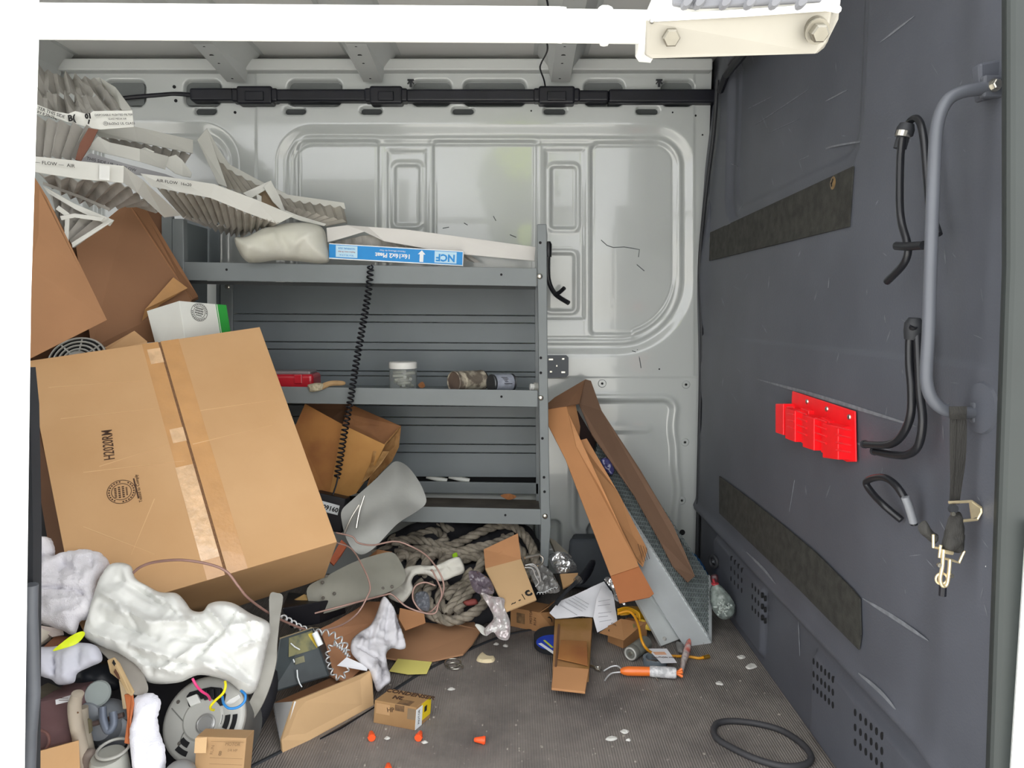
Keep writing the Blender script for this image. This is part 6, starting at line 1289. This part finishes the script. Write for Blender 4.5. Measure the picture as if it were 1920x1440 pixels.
mk('terry_towel', *puff([(44, 1014, 1.60), (72, 1008, 1.61), (96, 1010, 1.62), (103, 1030, 1.62), (104, 1044, 1.62), (124, 1036, 1.62), (160, 1032, 1.64), (190, 1038, 1.64), (207, 1056, 1.63), (204, 1076, 1.61), (184, 1098, 1.58), (188, 1140, 1.55), (170, 1160, 1.53), (150, 1166, 1.52), (140, 1190, 1.51), (110, 1180, 1.51), (84, 1172, 1.52), (60, 1166, 1.53), (40, 1140, 1.55), (38, 1060, 1.58)],
   .030, .028, .0055, .008, 18, 6, jag=.001, fuzz=.0022, folds=[(60, 1030, 66, 1085, .014, .014), (88, 1020, 92, 1070, .012, .012), (75, 1025, 78, 1075, .010, -.016), (120, 1050, 118, 1085, .012, -.012), (145, 1045, 150, 1085, .014, .012), (172, 1045, 178, 1075, .010, -.012), (200, 1062, 238, 1066, .010, .012), (215, 1075, 236, 1072, .008, -.012),
 (60, 1092, 130, 1100, .012, .012), (66, 1101, 150, 1112, .009, -.018), (150, 1112, 170, 1130, .009, -.014), (80, 1140, 160, 1130, .02, .012), (70, 1120, 90, 1150, .012, -.012), (100, 1165, 150, 1160, .012, .010), (110, 1050, 160, 1090, .012, -.010)]), m_terry, label='fluffy white terry towel with grey stains bunched beside the pillar', cat='towel', smooth=180)
mk('terry_towel', *puff([(60, 1216, 1.46), (100, 1212, 1.47), (150, 1205, 1.48), (182, 1212, 1.48), (192, 1238, 1.47), (170, 1250, 1.46), (146, 1262, 1.45), (138, 1280, 1.44), (110, 1284, 1.44), (96, 1274, 1.44), (74, 1266, 1.44), (58, 1244, 1.45)], .020, .02, .006, .006, 18, 8, folds=[(104, 1218, 106, 1282, .006, -.014), (84, 1220, 90, 1264, .010, .008), (130, 1215, 128, 1275, .012, .008), (150, 1212, 150, 1255, .010, -.008)]), mat('lilac_white_cloth', '#c9cad6', .9, var=.04), label='pale lilac white cloth hanging under the yellow green tag', cat='cloth', smooth=180)
mk('terry_cloth', *puff([(250, 1312, 1.44), (268, 1301, 1.44), (292, 1302, 1.44), (302, 1320, 1.43), (296, 1345, 1.42), (300, 1375, 1.40), (309, 1405, 1.38), (311, 1450, 1.37), (306, 1520, 1.37), (256, 1520, 1.37), (252, 1450, 1.37), (247, 1400, 1.38), (246, 1370, 1.40), (252, 1340, 1.42)], .024, .035, .0045, .004, 30, 9, jag=.0012, fuzz=.0007), mat('bright_terry', '#e4e4ee', .95, var=.03, bump=.5, bscale=340), label='long fluffy white cloth standing between the motor and the orange strap', cat='cloth', smooth=180)
mk('cardboard_sheet', *plate([U(50, 688, 1.96), U(58, 740, 1.92), U(92, 890, 1.81), U(124, 1030, 1.71), U(150, 1170, 1.62), U(112, 1178, 1.64), U(94, 1040, 1.74), U(72, 890, 1.85), U(46, 760, 1.94)], .01), m_card_d, label='dark brown cardboard strip showing behind the largest carton, beside the pillar', cat='cardboard')
mk('dark_void_sheet', *sheet([(20, 660, 2.02), (56, 690, 2.0), (80, 880, 1.9), (112, 1190, 1.72), (20, 1190, 1.72), (10, 900, 1.86)], .003, .01, 8, 2, .01, res=.02), m_black, label='added black sheet standing for the dark void between pillar and largest carton', cat='plastic sheet', smooth=60)  # black sheet added to darken the void between pillar and carton
# cream block, brown slab and tag
t = thing('foam_block', 'cream coloured block on a brown board under the terry towel', 'block', U(80, 1220, 1.44))
mk('block', *hexa([U(56, 1226, 1.46), U(66, 1216, 1.46), U(96, 1200, 1.55), U(62, 1200, 1.55), U(56, 1172, 1.44), U(70, 1174, 1.45), U(102, 1188, 1.52), U(62, 1168, 1.55)]), mat('cream_foam', '#d9d2c4', .8, var=.04), t, bev=.003)
mk('brown_board', *plate([U(56, 1230, 1.455), U(72, 1222, 1.46), U(104, 1192, 1.52), U(150, 1195, 1.54), U(120, 1212, 1.50), U(64, 1232, 1.455)], .008), mat('red_brown_board', '#85573f', .7, var=.1), t)
mk('pale_flap', *plate([U(62, 1170, 1.50), U(118, 1180, 1.52), U(120, 1190, 1.52), U(98, 1194, 1.50)], .004), mat('grey_pink_flap', '#b6aaa5', .8), t)
mk('warning_tag', *sheet([(100, 1221, 1.42), (116, 1206, 1.43), (134, 1192, 1.44), (154, 1184, 1.45), (160, 1190, 1.45), (148, 1204, 1.44), (132, 1212, 1.43)], .0015, .003, 30, 3, .004), mat('neon_yellow_green', '#d9e81e', .5, var=.06), label='bright yellow green tag dangling below the terry towel', cat='tag', smooth=60)
# dark bag and boards below
mk('black_bag', *puff([(130, 1262, 1.52), (160, 1246, 1.53), (200, 1240, 1.54), (228, 1250, 1.54), (226, 1290, 1.52), (190, 1296, 1.5), (140, 1292, 1.5)], .03, .04, .008, .010, 14, 4), mat('navy_black_film', '#1c2027', .4, var=.2), label='black cloth bag behind the wooden brush handle', cat='bag', smooth=120)
mk('heap_gap_fill', *puff([(50, 1200, 1.62), (150, 1170, 1.68), (300, 1160, 1.74), (470, 1180, 1.72), (520, 1260, 1.68), (500, 1350, 1.64), (400, 1470, 1.52), (200, 1500, 1.46), (40, 1490, 1.46)], .02, .05, .02, .010, 10, 5), mat('dark_gap_fill', '#25252a'), label='added dark fill lining the bottom of the corner heap', cat='cloth', smooth=180)  # dark backing added behind the corner clutter to fill its gaps
mk('condenser_fan', *sheet([(178, 1206, 1.50), (210, 1200, 1.52), (246, 1208, 1.52), (256, 1230, 1.50), (270, 1268, 1.47), (278, 1290, 1.45), (272, 1302, 1.44), (258, 1305, 1.44), (246, 1300, 1.44), (228, 1268, 1.46), (204, 1240, 1.48), (188, 1222, 1.49)], .003, .0005, 8, 3, .012, .4), mat('taupe_metal', '#86817a', .5, .2, var=.05), label='taupe metal fan paddle behind the tan leather handle', cat='fan', smooth=40)
mk('condenser_fan', *sheet([(506, 1116, 1.66), (520, 1112, 1.67), (531, 1120, 1.67), (527, 1160, 1.64), (523, 1210, 1.61), (522, 1240, 1.59), (512, 1280, 1.57), (496, 1318, 1.55), (478, 1346, 1.54), (456, 1372, 1.53), (452, 1350, 1.53), (478, 1302, 1.55), (494, 1262, 1.57), (502, 1215, 1.60), (508, 1170, 1.63)], .003, .0005, 8, 5, .015, .2), mat('taupe_metal_pale', '#8f8d86', .5, .2, var=.05), label='tall curved grey fan paddle standing between the motor and the battery', cat='fan', smooth=40)
# tan handle and orange strap
t = thing('leather_handle', 'tan slotted leather handle leaning over the valve fittings', 'handle strap', U(235, 1390, 1.42))
mk('tan_strap', *plate([U(200, 1238, 1.43), U(212, 1233, 1.43), U(222, 1244, 1.43), U(236, 1272, 1.42), U(250, 1298, 1.41), U(246, 1306, 1.41), U(238, 1300, 1.41), U(224, 1276, 1.42), U(206, 1262, 1.43)], .006), mat('tan_leather', '#b49a72', .65, var=.1, scale=12), t, bev=.002)
mk('slot_gap', *plate([U(212, 1238, 1.427), U(218, 1246, 1.427), U(215, 1250, 1.427), U(210, 1243, 1.427)], .003), m_hole, t); mk('slot_gap', *plate([U(216, 1254, 1.425), U(228, 1272, 1.42), U(222, 1274, 1.42), U(213, 1260, 1.425)], .003), mat('brown_gap', '#5a3a2a', .8), t)
mk('lower_strap', *plate([U(222, 1274, 1.43), U(232, 1286, 1.425), U(242, 1310, 1.42), U(240, 1312, 1.42), U(236, 1330, 1.415), U(230, 1330, 1.42), U(226, 1300, 1.425)], .006), mat('cream_leather', '#c2ae8e', .65, var=.1), t, bev=.002)
mk('orange_strap', *plate([U(232, 1302, 1.42), U(248, 1300, 1.42), U(250, 1320, 1.41), U(245, 1350, 1.40), U(244, 1385, 1.39), U(242, 1396, 1.39), U(232, 1394, 1.39), U(238, 1350, 1.40), U(236, 1325, 1.41)], .005), mat('orange_strap', '#b2653a', .6, var=.12, scale=20), t, bev=.002)
# toolbox and big handle
t = thing('pump_body', 'maroon machine body with pale paper label in the near corner', 'machine', U(100, 1400, 1.42))
p = [U(60, 1318, 1.40), U(138, 1302, 1.42), U(146, 1390, 1.38), U(62, 1412, 1.36)]
mk('body', *plate(p, .10, (0.05, 1, -.1)), mat('maroon_paint', '#5b4143', .5, scale=10, hx2='#6d5456'), t, bev=.006)
mk('paper_label', *proud([U(104, 1312, 1.398), U(137, 1302, 1.405), U(134, 1314, 1.405), U(105, 1321, 1.398)], .0008), m_paper, t)
mk('label_print', *join(*[box(U(119, 1309 + 4 * k, 1.396) , (.018, .0006, .0008)) for k in range(2)]), m_ink, t, kind='stuff')
mk('round_cap', *ring(U(68, 1392, 1.35), (0.3, -1, .3), .022, .003, 24, 6), mat('maroon_edge', '#6b4a46', .5), t, smooth=60)
mk('dark_side', *plate([U(58, 1296, 1.45), U(90, 1280, 1.47), U(135, 1298, 1.46), U(60, 1320, 1.44)], .01), mat('olive_side', '#4c463a', .8), t)
t = thing('wooden_handle', 'pale wooden spool handle standing in front of the maroon machine', 'handle bar', U(160, 1430, 1.38))
cpts = [(147, 1298), (140, 1320), (142, 1350), (150, 1390), (158, 1430), (166, 1525)]
mk('grip', *tube(spline([U(x, y, 1.385) for x, y in cpts], 6), [.004] + [.0135] * 4 + [.0145] * (len(spline(np.zeros((6, 3)), 6)) - 5), 18, flat=.8), mat('pale_grey_wood', '#aca192', .65, var=.08, scale=12, stretch=(1, 1, .2)), t, smooth=60)
mk('core', *tube(spline([U(x + 15, y + 6, 1.40) for x, y in cpts[1:]], 6), .010, 14), mat('grey_brown_wood', '#8d8578', .7, var=.1), t, smooth=60)
mk('slot_gap', *plate([U(164, 1348, 1.375), U(170, 1352, 1.375), U(172, 1372, 1.375), U(167, 1376, 1.375)], .004), mat('olive_gap', '#55503c', .8), t)
mk('knot', *lathe(U(146, 1336, 1.368), (0, -1, 0), [(0, .002), (.001, .0015)], 8), m_card_d, t)
# valve fittings
m_valve = mat('grey_cast_valve', '#868b92', .45, .25, var=.1, scale=12)
t = thing('pipe_valve', 'grey plastic pipe valve fittings between the wooden handle and tan strap', 'valve', U(200, 1390, 1.42))
mk('body', *lathe(U(205, 1352, 1.47), (0.1, -1, .25), [(0, .045), (.02, .045), (.03, .04), (.04, .028), (.05, .024)], 26), m_valve, t, smooth=40)
mk('arch', *wire([U(192, 1326, 1.41), U(194, 1350, 1.40), U(203, 1370, 1.395), U(213, 1358, 1.40), U(212, 1335, 1.41)], .0075, 10), mat('blue_grey_valve', '#5f6775', .45, .2, var=.1), t, smooth=60)
mk('cross_pin', *rod(U(172, 1358, 1.41), U(232, 1340, 1.42), .0052, 10), mat('rusty_pin', '#5f514e', .5, .3), t)
mk('upper_cup', *lathe(U(190, 1302, 1.47), (.1, -.8, .5), [(0, .020), (.02, .026), (.024, .023), (.026, .006)], 22), mat('pale_green_grey', '#9aa3a2', .5, var=.06), t, smooth=40)
mk('lower_flange', *lathe(U(215, 1372, 1.45), (.2, -1, .2), [(0, .034), (.012, .034), (.014, .03)], 24), m_valve, t, smooth=40)
mk('side_cup', *lathe(U(178, 1335, 1.46), (.0, -1, .1), [(0, .028), (.03, .03), (.036, .02)], 20), m_valve, t, smooth=40)
t = thing('grey_cylinder', 'pale grey painted cylinder at the picture bottom beside the fluffy cloth', 'cylinder', U(215, 1460, 1.36))
mk('cylinder_wall', *lathe(U(212, 1462, 1.385), (-.05, -.15, 1), [(-.07, .034), (.050, .034), (.056, .03)], 28), mat('pale_grey_paint', '#a2a39c', .5, var=.05), t, smooth=40); mk('rim', *ring(U(212, 1404, 1.385), (-.05, -.15, 1), .029, .003, 24, 6), m_mot, t, smooth=60)
mk('cardboard_box', *hexa([U(58, 1545, 1.33), U(154, 1540, 1.345), U(152, 1505, 1.42), U(60, 1505, 1.42), U(60, 1412, 1.33), U(148, 1388, 1.35), U(148, 1386, 1.42), U(60, 1408, 1.42)]), m_card, label='light brown cardboard box at the picture bottom beside the pillar', cat='box', bev=.001)
mk('dusty_rag', *puff([(150, 1420, 1.38), (186, 1412, 1.39), (194, 1525, 1.38), (152, 1525, 1.38)], .01, .015, .006, .005, 40, 3), mat('brown_grey_rag', '#7b7069', .9, var=.2, scale=30), label='brown grey rag scrap under the wooden handle', cat='rag', smooth=120)
mk('grey_cup', *lathe(U(340, 1462, 1.36), nrm([.1, -.6, .8]), [(-.06, .028), (0, .030), (.02, .031), (.034, .022), (.038, .012)], 24), mat('dusty_grey_plastic', '#7f8080', .5, var=.08), label='dusty grey dome at the picture bottom below the motor', cat='cap', smooth=50)
# the condenser motor
C = U(384, 1350, 1.49); ax = nrm([-.06, -.80, .60])
t = thing('condenser_motor', 'round grey electric motor with pink, yellow and blue wires under the coverall', 'motor', C + ax * -.08 + [0, 0, -.07])
R = .086
mk('housing', *lathe(C, -ax, [(0, R * .97), (.006, R), (.05, R), (.055, R * .96), (.11, R * .96)], 48), mat('dark_motor_shell', '#6c6d6c', .45, .4, var=.1), t, smooth=40)
mk('end_bell', *lathe(C, ax, [(-.004, R), (.004, R), (.008, R * .96), (.010, R * .90), (.010, R * .5), (.013, R * .45)], 48), m_mot, t, smooth=30)
def fc(x, y, off=.0105): return onplane(x, y, C + ax * off, ax)
mk('terminal_opening', *proud([fc(*p) for p in ((350, 1306), (356, 1298), (378, 1292), (396, 1288), (416, 1290), (424, 1302), (420, 1322), (405, 1326), (380, 1332), (364, 1334), (354, 1324))], .0012), m_hole, t)
mk('terminal_block', *proud([fc(*p) for p in ((352, 1310), (372, 1302), (380, 1318), (360, 1326))], .010), mat('white_terminal', '#d5d6d2', .4), t, bev=.002)
mk('terminal_clip', *join(*[proud([fc(x + a, y + b) for a, b in ((0, -9), (7, -11), (8, 6), (1, 8))], .008) for x, y in ((384, 1306), (396, 1303), (408, 1302))]), m_black, t, bev=.001)
cb = fc(387, 1358)
mk('bearing_cap', *lathe(cb, ax, [(0, .0205), (.006, .020), (.008, .017), (.0065, .0155), (.008, .014), (.0085, .004)], 32), mat('bright_bearing', '#a7a7a6', .3, .5, var=.06), t, smooth=40)
cc = C + ax * .0108; u = nrm(np.cross(ax, [0, 0, 1.0])); v = np.cross(u, ax)
if np.dot(u, [1, 0, 0]) < 0: u = -u
if v[2] < 0: v = -v
def arcplate(R0, R1, a0, a1, k=10):
    P = [cc + R1 * (math.cos(a) * u + math.sin(a) * v) for a in np.linspace(a0, a1, k)] + [cc + R0 * (math.cos(a) * u + math.sin(a) * v) for a in np.linspace(a1, a0, k)]
    return proud(P, .0006)
for R0, R1, spans in ((.032, .042, ((-.2, .25), (-1.15, -.45))), (.047, .058, ((-.30, .20), (-.40 - .45, -.42), (-1.25, -.95))), (.063, .073, ((-.34, .18), (-.80, -.44), (-1.3, -.9), (-2.2, -1.8))), (.047, .058, ((-2.3, -1.9),))):
    for a0, a1 in spans: mk('vent_slot', *arcplate(R0, R1, a0, a1), m_hole, t)
for pts in (((322, 1328), (352, 1362), (342, 1378), (336, 1394)),): mk('rib_line', *tube([fc(*p) for p in pts], .0012, 6), mat('rib_grey', '#6f706c', .5), t)
for x, y in ((334, 1316), (336, 1394)): mk('screw_hole', *lathe(fc(x, y), ax, [(0, .004), (.001, .0035)], 12), mat('dark_rivet', '#5b5650'), t)
lettering('AIR OVER', [fc(370, 1338), fc(404, 1336), fc(404, 1344), fc(370, 1346)], .5, .5, .006, m_black_ink, t, 0)
mk('pink_wire', *wire([U(361, 1272, 1.40), U(368, 1285, 1.40), U(378, 1296, 1.41), U(390, 1304, 1.425), U(394, 1312, 1.44)], .0026, 7), mat('pink_insulation', '#d93a78', .4), t, smooth=60)
mk('yellow_wire', *wire([U(422, 1278, 1.41), U(423, 1287, 1.40), U(418, 1300, 1.40), U(404, 1313, 1.405), U(395, 1324, 1.41), U(396, 1330, 1.42), U(401, 1331, 1.43)], .0026, 7), mat('yellow_insulation', '#e0d416', .4), t, smooth=60)
mk('blue_wire', *wire([U(417, 1306, 1.43), U(420, 1320, 1.41), U(430, 1328, 1.40), U(446, 1326, 1.40), U(458, 1316, 1.405), U(460, 1303, 1.41), U(452, 1295, 1.42)], .0026, 7), mat('blue_insulation', '#2c7cc0', .4), t, smooth=60)
mk('white_tab', *plate([U(424, 1318, 1.41), U(430, 1312, 1.41), U(448, 1302, 1.41), U(451, 1308, 1.41), U(438, 1318, 1.41), U(428, 1322, 1.41)], .003), mat('grey_white_tab', '#b9b9b8', .5), t)
m_ink2 = mat('faded_brown_ink', '#7d6244', .8)
# kraft box in front of the motor
q = [U(368, 1381, 1.385), U(462, 1384, 1.385), U(456, 1466, 1.34), U(362, 1462, 1.34)]
t = thing('kraft_box', 'small printed kraft box standing in front of the motor at the picture bottom', 'box', q[3])
mk('body', *plate([q[0], q[1], U(449, 1530, 1.36), U(360, 1530, 1.36)], .045, (0, 1, -.2)), mat('tan_printed_kraft', '#a78660', .75, var=.06), t, bev=.001)
mk('side_flap', *plate([U(366, 1384, 1.384), U(388, 1382, 1.384), U(386, 1412, 1.366), U(364, 1412, 1.366)], .002), m_card_p, t)
lettering('8', q, .5, .38, .011, m_ink2, t, bold=.0006); lettering('RUN', q, .34, .3, .008, m_ink2, t, 90); lettering('MOTOR', q, .74, .16, .008, m_ink2, t); lettering('1/4 HP', q, .74, .3, .007, m_ink2, t)
for v_ in (.10, .48, .62): mk('print_rule', *proud(inset_quad(q, .3, .95, v_, v_ + .008), .0004), m_ink2, t)
# battery
P = [U(508, 1300, 1.66), U(618, 1268, 1.74), U(632, 1262, 1.86), U(536, 1290, 1.84), U(524, 1196, 1.70), U(586, 1176, 1.77), U(598, 1176, 1.88), U(540, 1190, 1.86)]
t = thing('car_battery', 'dusty black battery block with worn yellow label beside the tall fan paddle', 'battery', np.mean(P[:4], 0))
mk('case', *hexa(P), mat('dusty_black_plastic', '#3c4447', .5, scale=7, hx2='#262b2e', thr=(.4, .65)), t, bev=.004)
q = [P[4], P[5], P[1], P[0]]
m_oldlab = mat('worn_yellow_label', '#7d7a55', .6, scale=24, hx2='#4a5049', thr=(.45, .62))
mk('worn_label', *proud(inset_quad(q, .28, .96, .06, .42), .0006), m_oldlab, t); mk('worn_label', *proud(inset_quad(q, .42, .62, .48, .60), .0006), mat('tan_label', '#8a8666', .6, scale=20, hx2='#5d5f50'), t)
mk('yellow_patch', *proud(inset_quad(q, .82, .95, .10, .40), .001), mat('label_yellow', '#c0a63a', .6, var=.1), t)
mk('top_rim', *plate([P[4], P[5], P[6], P[7]], .006, (0, 0, -1)), mat('tan_dust', '#8a7c62', .8), t)
mk('white_terminal', *rod(U(590, 1186, 1.755), U(601, 1210, 1.745), .0075, 12), m_lw, t, smooth=40)
for pts in (((545, 1206), (553, 1213), (562, 1218)), ((550, 1236), (552, 1242)), ((557, 1256), (558, 1270), (562, 1282), (566, 1288))):
    nq = newell(q); mk('paint_drip', *tube([onplane(x, y, P[4] + nq * .001, nq) for x, y in pts], .0016, 5), m_lw, t)
# long strip carton
t = thing('strip_carton', 'long open strip of cardboard with white inner end on the floor before the battery', 'cardboard', G(600, 1380))
a0, a1 = G(530, 1411), G(701, 1322); t1 = U(697, 1257, a1[1] + .03); t0 = U(552, 1315, a0[1] + .02)
mk('front_panel', *plate([t0, t1, a1, G(640, 1356), G(580, 1388), a0, U(528, 1388, a0[1])], .005), m_card_p, t)
mk('white_end', *plate([U(513, 1318, 1.70), U(552, 1315, a0[1] + .02), U(527, 1389, a0[1] + .004)], .004), mat('white_liner', '#dcdcdc', .7), t)
mk('end_edge', *plate([U(511, 1319, 1.705), U(517, 1319, 1.70), U(528, 1388, a0[1] + .004), U(525, 1390, a0[1] + .004)], .004), mat('grey_edge', '#9c9da0', .7), t)
mk('rear_panel', *plate([U(513, 1318, 1.71), U(640, 1262, 1.84), U(690, 1245, 1.90), U(697, 1275, 1.86), U(640, 1300, 1.80), U(540, 1350, 1.70)], .005), m_card_b, t)
mk('underside_strip', *plate([G(690, 1332, .004), G(706, 1322, .004), G(640, 1364, .004), G(600, 1384, .004)], .004, (0, 0, -1)), m_black, t)
# crumpled stained rag
m_rag = mat('stained_rag', '#cfced3', .9, scale=16, hx2='#7d7a80', thr=(.5, .68))
mk('cleaning_rag', *puff([(716, 1122, 2.02), (724, 1120, 2.02), (732, 1132, 2.02), (744, 1156, 2.0), (754, 1186, 1.97), (761, 1212, 1.94), (752, 1218, 1.93), (734, 1216, 1.92), (724, 1228, 1.89), (728, 1252, 1.86), (733, 1276, 1.82), (722, 1286, 1.80), (708, 1297, 1.79), (700, 1278, 1.80), (692, 1256, 1.82), (672, 1240, 1.83), (658, 1222, 1.85), (660, 1200, 1.88), (674, 1186, 1.92), (694, 1172, 1.95), (706, 1150, 1.99)], .010, .014, .005, .006, 26, 7, folds=[(722, 1135, 700, 1200, .010, .010), (732, 1140, 740, 1205, .010, .010), (727, 1140, 722, 1210, .006, -.012), (700, 1175, 690, 1230, .008, -.010), (680, 1190, 672, 1225, .008, .008), (745, 1165, 748, 1210, .006, -.008), (705, 1225, 700, 1285, .008, .008), (715, 1240, 714, 1288, .006, -.010), (670, 1215, 710, 1240, .008, -.012)]), m_rag, label='crumpled grey white rag with dirty creases lying over the cardboard sheets', cat='rag', smooth=180)
mk('paper_scrap', *plate([U(632, 1248, 1.80), U(650, 1232, 1.82), U(690, 1250, 1.83), U(688, 1258, 1.82)], .002), m_paper, label='white folded paper corner beside the crumpled rag', cat='paper')
# small carton with the yellow label
b0, b1, b2 = G(700, 1355), G(778, 1370), G(806, 1346)
h = U(782, 1327, b1[1])[2]
up = np.array([.004, .0, h]); b3 = b0 + (b2 - b1)
P = [b0, b1, b2, b3, b0 + up + [.0, 0, 0], b1 + up, b2 + up, b3 + up]
t = thing('motor_carton', 'small battered kraft carton with yellow and white label on the bare floor', 'box', np.mean(P[:4], 0))
mk('body', *hexa(P), mat('battered_kraft', '#a5835a', .78, scale=7, hx2='#8f6d48'), t, bev=.0012)
fr = [P[4], P[5], P[1], P[0]]; tp = [P[7], P[6], P[5], P[4]]; sd = [P[5], P[6], P[2], P[1]]
mk('yellow_label', *proud(inset_quad(sd, .35, 1.0, .04, .80), .0006), mat('strong_yellow', '#dfc21d', .5), t); mk('white_label', *proud(inset_quad(sd, 0, .42, .1, .98), .0008), m_lw, t)
mk('label_logo', *proud(inset_quad(sd, .55, .72, .25, .5), .001), m_black_ink, t); lettering('MOTOR', sd, .2, .5, .010, m_black_ink, t, 90)
lettering('CONDENSER', tp, .56, .18, .022, m_ink, t, 0, bold=.0006); lettering('2N', tp, .40, .55, .020, m_ink, t, 180, bold=.0008)
mk('print_block', *proud(inset_quad(tp, .52, .82, .62, .98), .0005), mat('dark_brown_print', '#5a4632'), t)
mk('print_block', *proud(inset_quad(fr, .50, .72, .02, .28), .0005), mat('dark_brown_print', '#5a4632'), t); lettering('HP', fr, .40, .30, .016, m_ink, t, 10)
mk('torn_patch', *proud(inset_quad(fr, .05, .38, .10, .55), .0005), mat('torn_paper_tan', '#b9946a', .8), t); mk('damp_corner', *proud(inset_quad(fr, .80, .99, .08, .55), .0004), mat('damp_grey', '#7d6b55', .8), t)
